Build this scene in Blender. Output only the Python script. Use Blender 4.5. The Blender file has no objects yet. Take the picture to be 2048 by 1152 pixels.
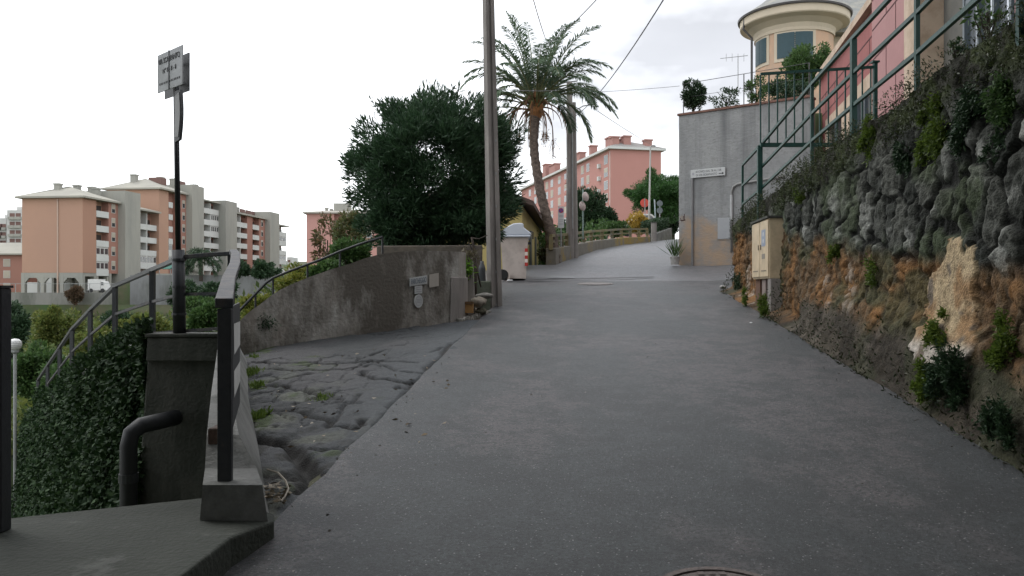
import bpy, math, random
import numpy as np
from mathutils import Vector, Matrix
PI = math.pi
C = bpy.context.scene.collection
sc = bpy.context.scene
F = 1650.0
# ------------------------------------------------------------------ camera, sky, sun, exposure
cam = bpy.data.cameras.new('camera'); cam.sensor_width = 36; cam.lens = F / 2048 * 36
cam.clip_start = 0.05; cam.clip_end = 4000
co = bpy.data.objects.new('camera', cam); C.objects.link(co)
co.location = (0, 0, 0); co.rotation_euler = (PI / 2, 0, 0)
sc.camera = co
SUN_EL, SUN_AZ = math.radians(52), math.radians(-50)      # azimuth from +Y towards +X
w = bpy.data.worlds.new('World'); sc.world = w; w.use_nodes = True
nt = w.node_tree; N = nt.nodes; L = nt.links
N.clear()
out = N.new('ShaderNodeOutputWorld'); bg = N.new('ShaderNodeBackground')
sky = N.new('ShaderNodeTexSky'); sky.sky_type = 'NISHITA'; sky.sun_disc = False
sky.sun_elevation = SUN_EL; sky.sun_rotation = SUN_AZ
tc = N.new('ShaderNodeTexCoord'); mp = N.new('ShaderNodeMapping'); mp.inputs['Scale'].default_value = (1, 1, 2.2)
nz = N.new('ShaderNodeTexNoise'); nz.inputs['Scale'].default_value = 2.1; nz.inputs['Detail'].default_value = 6
nz.inputs['Roughness'].default_value = .5
rp = N.new('ShaderNodeValToRGB'); e = rp.color_ramp.elements
e[0].position = .36; e[0].color = (4.6, 4.72, 4.9, 1); e[1].position = .56; e[1].color = (10.6, 10.8, 11.2, 1)
sx = N.new('ShaderNodeSeparateXYZ'); hr = N.new('ShaderNodeValToRGB'); e = hr.color_ramp.elements
e[0].position = .04; e[0].color = (1, 1, 1, 1); e[1].position = .24; e[1].color = (0, 0, 0, 1)
m2 = N.new('ShaderNodeMixRGB'); m2.inputs['Color2'].default_value = (10.6, 10.9, 10.9, 1)
mx = N.new('ShaderNodeMixRGB'); mx.inputs['Fac'].default_value = .94
L.new(tc.outputs['Generated'], mp.inputs['Vector']); L.new(mp.outputs['Vector'], nz.inputs['Vector'])
L.new(nz.outputs['Fac'], rp.inputs['Fac']); L.new(tc.outputs['Generated'], sx.inputs[0]); L.new(sx.outputs['Z'], hr.inputs['Fac'])
L.new(hr.outputs['Color'], m2.inputs['Fac']); L.new(rp.outputs['Color'], m2.inputs['Color1'])
# a heavier grey cloud bank to the right of the street
vd = N.new('ShaderNodeVectorMath'); vd.operation = 'DOT_PRODUCT'; nm = N.new('ShaderNodeVectorMath'); nm.operation = 'NORMALIZE'
vd.inputs[1].default_value = tuple(Vector((.30, .84, .42)).normalized()); L.new(tc.outputs['Generated'], nm.inputs[0]); L.new(nm.outputs[0], vd.inputs[0])
n2 = N.new('ShaderNodeTexNoise'); n2.inputs['Scale'].default_value = 3.5; n2.inputs['Detail'].default_value = 5; L.new(mp.outputs['Vector'], n2.inputs['Vector'])
am = N.new('ShaderNodeMath'); am.operation = 'MULTIPLY_ADD'; am.inputs[1].default_value = .22; L.new(n2.outputs['Fac'], am.inputs[0]); L.new(vd.outputs['Value'], am.inputs[2])
br = N.new('ShaderNodeValToRGB'); e = br.color_ramp.elements; e[0].position = .955; e[0].color = (0, 0, 0, 1); e[1].position = 1.0; e[1].color = (1, 1, 1, 1)
sc1 = N.new('ShaderNodeMath'); sc1.operation = 'MULTIPLY_ADD'; sc1.inputs[1].default_value = 1.0; sc1.inputs[2].default_value = -.085; L.new(am.outputs[0], sc1.inputs[0]); L.new(sc1.outputs[0], br.inputs['Fac'])
m3 = N.new('ShaderNodeMixRGB'); m3.inputs['Color2'].default_value = (3.5, 3.56, 3.78, 1); mf = N.new('ShaderNodeMath'); mf.operation = 'MULTIPLY'; mf.inputs[1].default_value = .85
L.new(br.outputs['Color'], mf.inputs[0]); L.new(mf.outputs[0], m3.inputs['Fac']); L.new(m2.outputs['Color'], m3.inputs['Color1'])
L.new(sky.outputs['Color'], mx.inputs['Color1']); L.new(m3.outputs['Color'], mx.inputs['Color2'])
L.new(mx.outputs['Color'], bg.inputs['Color']); bg.inputs['Strength'].default_value = 0.1
L.new(bg.outputs['Background'], out.inputs['Surface'])
sd = bpy.data.lights.new('sun', 'SUN'); sd.energy = 0.6; sd.angle = math.radians(25); sd.color = (1, .97, .93)
so = bpy.data.objects.new('sun', sd); C.objects.link(so)
v = Vector((math.sin(SUN_AZ) * math.cos(SUN_EL), math.cos(SUN_AZ) * math.cos(SUN_EL), math.sin(SUN_EL)))
so.rotation_euler = v.to_track_quat('Z', 'Y').to_euler(); so.location = v * 60
vs = sc.view_settings; vs.view_transform = 'Standard'; vs.look = 'None'; vs.gamma = 1; vs.exposure = 0.95
try: vs.use_curve_mapping = False
except Exception: pass
sc.display_settings.display_device = 'sRGB'
sc.cycles.max_bounces = 6; sc.cycles.transparent_max_bounces = 8

# ------------------------------------------------------------------ helpers
def P(x, y, Y): return Vector(((x - 1024) / F * Y, Y, -(y - 576) / F * Y))
def lin(a, b, t): return a + (b - a) * t
def interp(x, xs, ys): return float(np.interp(x, xs, ys))

_MX = {}
def mat(name, c1, c2=None, scale=6, rough=.8, bump=0, detail=5, c3=None, s3=.6, stretch=(1, 1, 1), metal=0, spec=.5, w3=(.45, .62), bscale=None):
    if name in _MX: return _MX[name]
    m = bpy.data.materials.new(name); m.use_nodes = True; nt = m.node_tree; N = nt.nodes; L = nt.links
    b = N['Principled BSDF']; b.inputs['Roughness'].default_value = rough; b.inputs['Metallic'].default_value = metal
    b.inputs['Specular IOR Level'].default_value = spec
    c2 = c2 or tuple(x * .8 for x in c1)
    g = N.new('ShaderNodeNewGeometry'); mp = N.new('ShaderNodeMapping'); mp.inputs['Scale'].default_value = stretch
    L.new(g.outputs['Position'], mp.inputs['Vector'])
    n = N.new('ShaderNodeTexNoise'); n.inputs['Scale'].default_value = scale; n.inputs['Detail'].default_value = detail
    n.inputs['Roughness'].default_value = .65
    L.new(mp.outputs['Vector'], n.inputs['Vector'])
    r = N.new('ShaderNodeValToRGB'); r.color_ramp.elements[0].position = .35; r.color_ramp.elements[1].position = .65
    r.color_ramp.elements[0].color = (*c1, 1); r.color_ramp.elements[1].color = (*c2, 1)
    L.new(n.outputs['Fac'], r.inputs['Fac']); col = r.outputs['Color']
    if c3:
        n3 = N.new('ShaderNodeTexNoise'); n3.inputs['Scale'].default_value = s3; n3.inputs['Detail'].default_value = 6
        n3.inputs['Roughness'].default_value = .7
        L.new(mp.outputs['Vector'], n3.inputs['Vector'])
        r3 = N.new('ShaderNodeValToRGB'); r3.color_ramp.elements[0].position = w3[0]; r3.color_ramp.elements[1].position = w3[1]
        r3.color_ramp.elements[0].color = (0, 0, 0, 1); r3.color_ramp.elements[1].color = (1, 1, 1, 1)
        L.new(n3.outputs['Fac'], r3.inputs['Fac'])
        x = N.new('ShaderNodeMixRGB'); L.new(r3.outputs['Color'], x.inputs['Fac']); L.new(col, x.inputs['Color1'])
        x.inputs['Color2'].default_value = (*c3, 1); col = x.outputs['Color']
    L.new(col, b.inputs['Base Color'])
    if bump:
        bn = N.new('ShaderNodeTexNoise'); bn.inputs['Scale'].default_value = bscale or scale * 3; bn.inputs['Detail'].default_value = 8
        L.new(g.outputs['Position'], bn.inputs['Vector'])
        bu = N.new('ShaderNodeBump'); bu.inputs['Strength'].default_value = min(1, bump); bu.inputs['Distance'].default_value = .02
        L.new(bn.outputs['Fac'], bu.inputs['Height']); L.new(bu.outputs['Normal'], b.inputs['Normal'])
    _MX[name] = m; return m

def leafmat(name, cols, trans=.25, rough=.5):
    if name in _MX: return _MX[name]
    m = bpy.data.materials.new(name); m.use_nodes = True; nt = m.node_tree; N = nt.nodes; L = nt.links
    b = N['Principled BSDF']; b.inputs['Roughness'].default_value = rough; b.inputs['Specular IOR Level'].default_value = .35
    g = N.new('ShaderNodeNewGeometry'); r = N.new('ShaderNodeValToRGB')
    el = r.color_ramp.elements
    el[0].position = 0; el[0].color = (*cols[0], 1); el[1].position = 1; el[1].color = (*cols[-1], 1)
    for i, c in enumerate(cols[1:-1]):
        q = el.new((i + 1) / (len(cols) - 1)); q.color = (*c, 1)
    L.new(g.outputs['Random Per Island'], r.inputs['Fac']); L.new(r.outputs['Color'], b.inputs['Base Color'])
    if trans:
        t = N.new('ShaderNodeBsdfTranslucent'); L.new(r.outputs['Color'], t.inputs['Color'])
        s = N.new('ShaderNodeMixShader'); s.inputs['Fac'].default_value = trans
        L.new(b.outputs[0], s.inputs[1]); L.new(t.outputs[0], s.inputs[2]); L.new(s.outputs[0], N['Material Output'].inputs['Surface'])
    _MX[name] = m; return m

def colmat(name, rough=.9, bump=.6, bscale=60, mixs=18, mixamt=.35, spec=.3):
    """reads the mesh's own stone colours (attribute Col), with fine mottling"""
    m = bpy.data.materials.new(name); m.use_nodes = True; nt = m.node_tree; N = nt.nodes; L = nt.links
    b = N['Principled BSDF']; b.inputs['Roughness'].default_value = rough; b.inputs['Specular IOR Level'].default_value = spec
    a = N.new('ShaderNodeAttribute'); a.attribute_name = 'Col'
    g = N.new('ShaderNodeNewGeometry')
    n = N.new('ShaderNodeTexNoise'); n.inputs['Scale'].default_value = mixs; n.inputs['Detail'].default_value = 8; n.inputs['Roughness'].default_value = .7
    L.new(g.outputs['Position'], n.inputs['Vector'])
    r = N.new('ShaderNodeMapRange'); r.inputs['From Min'].default_value = .3; r.inputs['From Max'].default_value = .7
    r.inputs['To Min'].default_value = 1 - mixamt; r.inputs['To Max'].default_value = 1 + mixamt
    L.new(n.outputs['Fac'], r.inputs['Value'])
    x = N.new('ShaderNodeVectorMath'); x.operation = 'SCALE'; L.new(a.outputs['Color'], x.inputs[0]); L.new(r.outputs[0], x.inputs['Scale'])
    L.new(x.outputs[0], b.inputs['Base Color'])
    bn = N.new('ShaderNodeTexNoise'); bn.inputs['Scale'].default_value = bscale; bn.inputs['Detail'].default_value = 8
    L.new(g.outputs['Position'], bn.inputs['Vector'])
    bu = N.new('ShaderNodeBump'); bu.inputs['Strength'].default_value = bump; bu.inputs['Distance'].default_value = .02
    L.new(bn.outputs['Fac'], bu.inputs['Height']); L.new(bu.outputs['Normal'], b.inputs['Normal'])
    return m

W = {}          # object name -> world matrix of its thing
def tag(o, label=None, cat=None, group=None, kind=None):
    if label: o['label'] = label
    if cat: o['category'] = cat
    if group: o['group'] = group
    if kind: o['kind'] = kind
    return o
def thing(name, label, cat, loc=(0, 0, 0), rz=0, group=None):
    o = bpy.data.objects.new(name, None); C.objects.link(o); o.empty_display_size = .2
    o.location = loc; o.rotation_euler = (0, 0, rz)
    W[o.name] = Matrix.Translation(Vector(loc)) @ Matrix.Rotation(rz, 4, 'Z')
    return tag(o, label, cat, group)
def link(name, me, mats, parent=None, smooth=False):
    o = bpy.data.objects.new(name, me); C.objects.link(o)
    for m in (mats if isinstance(mats, (list, tuple)) else [mats]): me.materials.append(m)
    if parent is not None:
        M = W[parent.name]; me.transform(M.inverted()); o.parent = parent; W[o.name] = M
    else: W[o.name] = Matrix.Identity(4)
    if smooth: me.shade_smooth()
    return o

class Fr:
    def __init__(s, o, u, n): s.o = Vector(o); s.u = Vector(u).normalized(); s.n = Vector(n).normalized()
    def p(s, a, b, z): return s.o + s.u * a + s.n * b + Vector((0, 0, z))
WF = Fr((0, 0, 0), (1, 0, 0), (0, 1, 0))

class MB:
    def __init__(s): s.v = []; s.f = []; s.m = []
    def face(s, pts, m=0):
        i = len(s.v); s.v += [tuple(p) for p in pts]; s.f.append(tuple(range(i, i + len(pts)))); s.m.append(m); return s
    def hexa(s, p, m=0):      # 4 bottom, 4 top
        i = len(s.v); s.v += [tuple(q) for q in p]
        for f in ((3, 2, 1, 0), (4, 5, 6, 7), (0, 1, 5, 4), (1, 2, 6, 5), (2, 3, 7, 6), (3, 0, 4, 7)):
            s.f.append(tuple(i + k for k in f)); s.m.append(m)
        return s
    def fb(s, fr, a0, a1, b0, b1, z0, z1, m=0):
        q = fr.p
        return s.hexa([q(a0, b0, z0), q(a1, b0, z0), q(a1, b1, z0), q(a0, b1, z0), q(a0, b0, z1), q(a1, b0, z1), q(a1, b1, z1), q(a0, b1, z1)], m)
    def box(s, x0, x1, y0, y1, z0, z1, m=0): return s.fb(WF, x0, x1, y0, y1, z0, z1, m)
    def prism(s, poly, vec, m=0):
        vec = Vector(vec); n = len(poly); i = len(s.v)
        s.v += [tuple(p) for p in poly] + [tuple(Vector(p) + vec) for p in poly]
        s.f.append(tuple(i + k for k in range(n))); s.f.append(tuple(i + n + k for k in reversed(range(n)))); s.m += [m, m]
        for k in range(n):
            j = (k + 1) % n; s.f.append((i + k, i + n + k, i + n + j, i + j)); s.m.append(m)
        return s
    def tube(s, pts, r, seg=8, m=0, cap=True, sq=None):
        pts = [Vector(p) for p in pts]; n = len(pts); rs = r if isinstance(r, (list, tuple)) else [r] * n
        base = len(s.v); up = Vector((0, 0, 1)); pa = None
        for k, p in enumerate(pts):
            d = (pts[min(k + 1, n - 1)] - pts[max(k - 1, 0)]).normalized()
            if sq or pa is None:
                a = d.cross(up)
                if a.length < .05: a = d.cross(Vector((0, 1, 0)))
            else: a = pa - d * pa.dot(d)
            a.normalize(); pa = a; b = a.cross(d).normalized()
            if sq:   # rectangular bar: width sq[0] sideways, sq[1] up
                for sx_, sy_ in ((-1, -1), (1, -1), (1, 1), (-1, 1)):
                    s.v.append(tuple(p + a * sx_ * sq[0] / 2 + b * sy_ * sq[1] / 2))
            else:
                for j in range(seg):
                    t = 2 * PI * j / seg; s.v.append(tuple(p + (a * math.cos(t) + b * math.sin(t)) * rs[k]))
        sg = 4 if sq else seg
        for k in range(n - 1):
            for j in range(sg):
                j2 = (j + 1) % sg
                s.f.append((base + k * sg + j, base + k * sg + j2, base + (k + 1) * sg + j2, base + (k + 1) * sg + j)); s.m.append(m)
        if cap:
            s.f.append(tuple(base + j for j in reversed(range(sg)))); s.m.append(m)
            s.f.append(tuple(base + (n - 1) * sg + j for j in range(sg))); s.m.append(m)
        return s
    def lathe(s, c, prof, seg=24, m=0, a0=0, a1=2 * PI, ax=(0, 0, 1)):
        c = Vector(c); base = len(s.v); full = abs(a1 - a0 - 2 * PI) < 1e-6; ns = seg if full else seg + 1
        rot = Vector((0, 0, 1)).rotation_difference(Vector(ax))
        for (r, z) in prof:
            for j in range(ns):
                t = a0 + (a1 - a0) * j / seg
                s.v.append(tuple(c + rot @ Vector((r * math.cos(t), r * math.sin(t), z))))
        for k in range(len(prof) - 1):
            for j in range(seg):
                j2 = (j + 1) % ns
                s.f.append((base + k * ns + j, base + k * ns + j2, base + (k + 1) * ns + j2, base + (k + 1) * ns + j)); s.m.append(m)
        return s
    def build(s, name, mats, parent=None, bevel=0, smooth=False, sub=0):
        me = bpy.data.meshes.new(name); me.from_pydata(s.v, [], s.f); me.update()
        o = link(name, me, mats, parent, smooth)
        me.polygons.foreach_set('material_index', s.m)
        if bevel:
            b = o.modifiers.new('bevel', 'BEVEL'); b.width = bevel; b.segments = 2; b.limit_method = 'ANGLE'
        return o

def npmesh(name, V, Fq, mats, parent=None, smooth=False, col=None):
    """fast quad mesh from arrays"""
    me = bpy.data.meshes.new(name); nv = len(V); nf = len(Fq)
    me.vertices.add(nv); me.vertices.foreach_set('co', np.asarray(V, np.float32).ravel())
    me.loops.add(nf * 4); me.loops.foreach_set('vertex_index', np.asarray(Fq, np.int32).ravel())
    me.polygons.add(nf); me.polygons.foreach_set('loop_start', np.arange(0, nf * 4, 4, dtype=np.int32))
    try: me.polygons.foreach_set('loop_total', np.full(nf, 4, np.int32))
    except Exception: pass
    me.update(calc_edges=True); me.validate()
    if col is not None:
        a = me.color_attributes.new('Col', 'FLOAT_COLOR', 'POINT')
        c4 = np.ones((nv, 4), np.float32); c4[:, :3] = col; a.data.foreach_set('color', c4.ravel())
    return link(name, me, mats, parent, smooth)

def gridfaces(nu, nv):
    i = np.arange(nu * nv).reshape(nu, nv)
    return np.stack([i[:-1, :-1], i[1:, :-1], i[1:, 1:], i[:-1, 1:]], -1).reshape(-1, 4)

def vnoise(x, y, seed=0):
    x = np.asarray(x, float); y = np.asarray(y, float)
    xi = np.floor(x).astype(np.int64); yi = np.floor(y).astype(np.int64); fx = x - xi; fy = y - yi
    fx = fx * fx * (3 - 2 * fx); fy = fy * fy * (3 - 2 * fy)
    def h(a, b):
        n = (a * 374761393 + b * 668265263 + seed * 1274126177) & 0xffffffff
        n = ((n ^ (n >> 13)) * 1274126177) & 0xffffffff
        return ((n ^ (n >> 16)) & 0xffffff) / float(0xffffff)
    return (h(xi, yi) * (1 - fx) + h(xi + 1, yi) * fx) * (1 - fy) + (h(xi, yi + 1) * (1 - fx) + h(xi + 1, yi + 1) * fx) * fy
def fbm(x, y, seed=0, o=4):
    s = 0; a = .5; t = 0
    for k in range(o):
        s = s + a * vnoise(x * 2 ** k, y * 2 ** k, seed + k); t += a; a *= .5
    return s / t
def sstep(a, b, x):
    t = np.clip((np.asarray(x, float) - a) / (b - a), 0, 1); return t * t * (3 - 2 * t)

def voro(s, z, cell, seed, jit=.85):
    gi = np.floor(s / cell).astype(int); gj = np.floor(z / cell).astype(int); best = np.full(s.shape, 9.); sec_ = np.full(s.shape, 9.); bid = np.zeros(s.shape, int); ox = np.zeros(s.shape); oz = np.zeros(s.shape)
    def h(a, b, k): 
        n = (a * 73856093 ^ b * 19349663 ^ (seed + k) * 83492791) & 0xffffffff; n = ((n ^ (n >> 15)) * 2246822519) & 0xffffffff; return ((n ^ (n >> 13)) & 0xffff) / 65535.
    for di_ in (-1, 0, 1):
        for dj in (-1, 0, 1):
            a, b_ = gi + di_, gj + dj
            cx_ = (a + .5 + jit * (h(a, b_, 1) - .5)) * cell; cz_ = (b_ + .5 + jit * (h(a, b_, 2) - .5)) * cell
            d_ = np.hypot((s - cx_), (z - cz_)) / (.8 + .5 * h(a, b_, 3)); up_ = d_ < best
            sec_ = np.where(up_, best, np.minimum(sec_, d_)); bid = np.where(up_, (a * 7919 + b_ * 104729) & 0xfffff, bid); best = np.where(up_, d_, best); ox = np.where(up_, s - cx_, ox); oz = np.where(up_, z - cz_, oz)
    return best, sec_, bid, ox, oz

def leaves(name, pts, dirs, ln, wd, mats, parent=None, rng=None, jitter=.6, fold=.25, lvar=.35):
    """one small folded leaf per point"""
    rng = rng or np.random.default_rng(1); n = len(pts); pts = np.asarray(pts, float)
    d = np.asarray(dirs, float) + rng.normal(0, jitter, (n, 3)); d /= np.linalg.norm(d, axis=1)[:, None] + 1e-9
    r = rng.normal(0, 1, (n, 3)); s = np.cross(d, r); s /= np.linalg.norm(s, axis=1)[:, None] + 1e-9
    nn = np.cross(d, s)
    l = (ln * (1 + lvar * rng.uniform(-1, 1, n)))[:, None]; w_ = (wd * (1 + lvar * rng.uniform(-1, 1, n)))[:, None]
    b = pts; t = pts + d * l; mid = pts + d * l * .45
    V = np.empty((n, 4, 3)); V[:, 0] = b; V[:, 1] = mid + s * w_ / 2 + nn * w_ * fold; V[:, 2] = t; V[:, 3] = mid - s * w_ / 2 + nn * w_ * fold
    return npmesh(name, V.reshape(-1, 3), np.arange(n * 4).reshape(-1, 4), mats, parent)

def crown(rng, c, r, n, nc=40, cr=.28, inner=.35, squash=1.0, zmin=None):
    """leaf points grouped in clumps through an ellipsoid; returns points, outward directions"""
    c = np.array(c, float); r = np.array(r, float)
    u = rng.normal(0, 1, (nc, 3)); u /= np.linalg.norm(u, axis=1)[:, None]
    rad = rng.uniform(inner, 1, nc) ** .6
    cc = u * rad[:, None] * (1 - cr * .5) * rng.uniform(.82, 1.05, (nc, 1))
    k = rng.integers(0, nc, n); q = rng.normal(0, 1, (n, 3)); q /= np.linalg.norm(q, axis=1)[:, None]
    q *= (rng.uniform(.2, 1, n) ** .5)[:, None] * cr * rng.uniform(.6, 1.15, nc)[k][:, None]
    p = cc[k] + q; d = q / (cr + 1e-6) * .7 + p * .8
    P_ = p * r + c
    if zmin is not None:
        keep = P_[:, 2] > zmin; P_ = P_[keep]; d = d[keep]
    return P_, d

def bush(name, label, cat, x, y, Y, rx, ry, mats, n=3000, ln=.1, wd=.05, nc=30, cr=.32, seed=0, up=.2, trunk=None, gz=None, depth=1.0, group=None, inner=.35, bark=None, jitter=.6):
    """bush or tree: crown centre at pixel x,y on depth Y; rx, ry in pixels"""
    rng = np.random.default_rng(seed + 17); c = P(x, y, Y); R = (rx / F * Y, rx / F * Y * depth, ry / F * Y)
    base = gz if gz is not None else c.z - R[2]
    t = thing(name, label, cat, (c.x, c.y, base), 0, group)
    p, d = crown(rng, c, R, n, nc, cr, inner); d[:, 2] += up
    leaves('crown', p, d, ln, wd, mats, t, rng, jitter)
    tr = trunk or .03 * R[0] + .02
    b = MB(); top = Vector((c.x, c.y, c.z))
    b.tube([(c.x, c.y, base - .1), (c.x + .05 * R[0], c.y, lin(base, c.z, .5)), top], [tr, tr * .75, tr * .5], 7)
    for k in range(6):
        a = k * 1.05 + rng.uniform(0, .6); z0 = lin(base, c.z, rng.uniform(.3, .8) if c.z - base > R[2] * .8 else .5)
        e_ = Vector((c.x + math.cos(a) * R[0] * .7, c.y + math.sin(a) * R[1] * .7, c.z + rng.uniform(-.2, .6) * R[2]))
        s_ = Vector((c.x, c.y, z0)); b.tube([s_, s_.lerp(e_, .5) + Vector((0, 0, .1 * R[2])), e_], [tr * .55, tr * .35, tr * .12], 5)
    b.build('trunk', bark or M['bark'], t)
    return t

def text(s, size, m, parent, origin, right, up, depth=.002, align='CENTER', name='lettering', sx=1.0):
    cu = bpy.data.curves.new('txt', 'FONT'); cu.body = s; cu.size = size; cu.align_x = align; cu.align_y = 'CENTER'; cu.extrude = depth
    cu.space_line = 1.0
    o = bpy.data.objects.new('txt', cu); C.objects.link(o)
    dg = bpy.context.evaluated_depsgraph_get(); me = bpy.data.meshes.new_from_object(o.evaluated_get(dg))
    bpy.data.objects.remove(o); 
    r = Vector(right).normalized(); u = Vector(up); u = (u - r * 0).normalized(); n = r.cross(u).normalized()
    Mx = Matrix(((r.x * sx, u.x, n.x, origin[0]), (r.y * sx, u.y, n.y, origin[1]), (r.z * sx, u.z, n.z, origin[2]), (0, 0, 0, 1)))
    me.transform(Mx); me.materials.clear()
    return link(name, me, m, parent)

# ------------------------------------------------------------------ materials
M = {}
M['concrete'] = mat('concrete', (.20, .20, .19), (.145, .148, .14), 3, .9, .5, c3=(.07, .075, .065), s3=1.6, bscale=30, w3=(.48, .66))
M['wallconc'] = mat('wall_concrete', (.38, .37, .34), (.24, .215, .185), 3.2, .92, .7, c3=(.11, .098, .082), s3=.9, stretch=(1, 1, .45), bscale=25, w3=(.46, .57))
M['darkconc'] = mat('dark_concrete', (.07, .07, .06), (.045, .047, .04), 3, .9, .6, c3=(.03, .034, .026), s3=1.5, stretch=(1, 1, .4), bscale=30)
M['poleconc'] = mat('pole_concrete', (.27, .245, .225), (.21, .195, .18), 7, .85, .3, stretch=(1, 1, .2), c3=(.15, .135, .125), s3=2, bscale=60)
M['black'] = mat('black_painted_steel', (.012, .014, .017), (.02, .022, .026), 20, .5, .15, c3=(.045, .035, .03), s3=9, w3=(.62, .75))
M['railtop'] = mat('grey_worn_rail', (.05, .053, .06), (.03, .033, .038), 14, .62, .3, c3=(.09, .08, .075), s3=6, spec=.3)
M['green'] = mat('green_painted_steel', (.008, .058, .046), (.006, .042, .034), 14, .5, .15, c3=(.03, .05, .035), s3=7, w3=(.6, .7))
M['white'] = mat('white_paint', (.62, .62, .6), (.52, .52, .5), 8, .6)
M['dirtwhite'] = mat('dirty_white', (.42, .41, .39), (.33, .32, .3), 5, .6, c3=(.22, .2, .18), s3=3)
M['bark'] = mat('bark', (.06, .045, .035), (.035, .028, .022), 12, .9, .8)
M['ink'] = mat('black_ink', (.02, .02, .022), (.03, .03, .03), 5, .6)
M['earth'] = mat('earth', (.07, .06, .04), (.045, .045, .03), 2, .95, .7, c3=(.035, .06, .02), s3=.8)
M['steel'] = mat('galvanised_steel', (.32, .33, .33), (.25, .26, .26), 12, .45, metal=.3)
M['glass'] = mat('dark_glass', (.03, .035, .04), (.05, .055, .06), 1.5, .08, spec=.8)
M['olean'] = leafmat('oleander_leaf', [(.022, .05, .024), (.035, .075, .035), (.05, .10, .045), (.028, .06, .032)], .2)
M['ivy'] = leafmat('ivy_leaf', [(.010, .026, .009), (.016, .042, .012), (.03, .062, .016), (.012, .03, .011)], .1, .75)
M['yel'] = leafmat('yellow_green_leaf', [(.16, .19, .035), (.22, .22, .04), (.10, .16, .035), (.26, .24, .06)], .35)
M['mid'] = leafmat('mid_green_leaf', [(.05, .10, .03), (.08, .14, .04), (.06, .12, .035), (.035, .075, .025)], .3)
M['dark'] = leafmat('dark_green_leaf', [(.02, .045, .022), (.032, .065, .03), (.045, .085, .035)], .15)
M['pine'] = leafmat('pine_needle', [(.025, .075, .02), (.04, .11, .025), (.055, .13, .03)], .15)
M['gold'] = leafmat('golden_leaf', [(.42, .27, .04), (.5, .34, .07), (.32, .24, .05)], .35)
M['palm'] = leafmat('palm_leaflet', [(.07, .12, .07), (.11, .17, .10), (.16, .22, .14), (.08, .13, .08)], .3, .4)
M['deadp'] = mat('dry_palm_stalk', (.20, .10, .045), (.12, .065, .035), 9, .8)
M['redleaf'] = leafmat('reddish_leaf', [(.16, .085, .05), (.12, .10, .04), (.08, .09, .035), (.2, .11, .07)], .3)
M['moss'] = leafmat('moss_plant', [(.07, .12, .018), (.13, .19, .028), (.05, .085, .018)], .35)
M['terra'] = mat('terracotta', (.20, .10, .075), (.14, .08, .06), 6, .85, .2)
# ================================================================== SETTING: terrain, road, side ramp
_ys = [-30, 0, 12.5, 14, 16, 19, 21, 23, 26, 30, 45, 52, 58, 64, 75, 100]
_zs = [-4.42, -1.6, -.425, -.29, -.13, .05, .19, .37, .72, 1.12, 2.64, 3.26, 3.66, 3.8, 3.6, 2.5]
def zR(y): return np.interp(y, _ys, _zs)
def XLs(y): return -1.28 + .095 * (np.asarray(y, float) - 3.6)
def XL(y): return np.interp(y, [-2, 15.2, 17, 19, 25.6, 26.2, 34.4, 39.5, 42.7, 50, 62], [-1.81, -.18, -.6, -1.6, -1.9, 1.38, 3.46, 5.4, 7.3, 11.5, 19])
def XRe(y): return np.interp(y, [-2, 15.5, 17.0, 17.4, 25, 26, 30, 45, 62], [2.46, 4.12, 4.75, 8.8, 8.8, 5.4, 7.5, 17, 27])
def zroad(x, y):
    side = sstep(0, 5, np.asarray(x) - np.interp(y, [16, 20, 25], [4.8, 4.6, 5.2])) * sstep(17, 19, y) * sstep(27, 24.5, y)
    return zR(y) + side * .55
def za(x, y):
    d = np.maximum(0, XLs(y) - np.asarray(x, float))
    return zR(y) - .03 * d - .15 * np.maximum(0, d - 2.2)
WL = [(-.77, 12.0), (-3.264, 9.9), (-4.15, 9.82)]
def ywall(x): return np.interp(x, [-12, -6, -3.264, -.77], [12.0, 9.75, 9.9, 12.0])
def parx(y): return -1.40 + (np.asarray(y, float) - 4.0) * (-3.12 + 1.40) / 5.2
GC = Vector((5.26, 26, 0)); GU = Vector((.787, -.617, 0)); GN = Vector((.617, .787, 0))   # plaster wall corner, run, backwards
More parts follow.
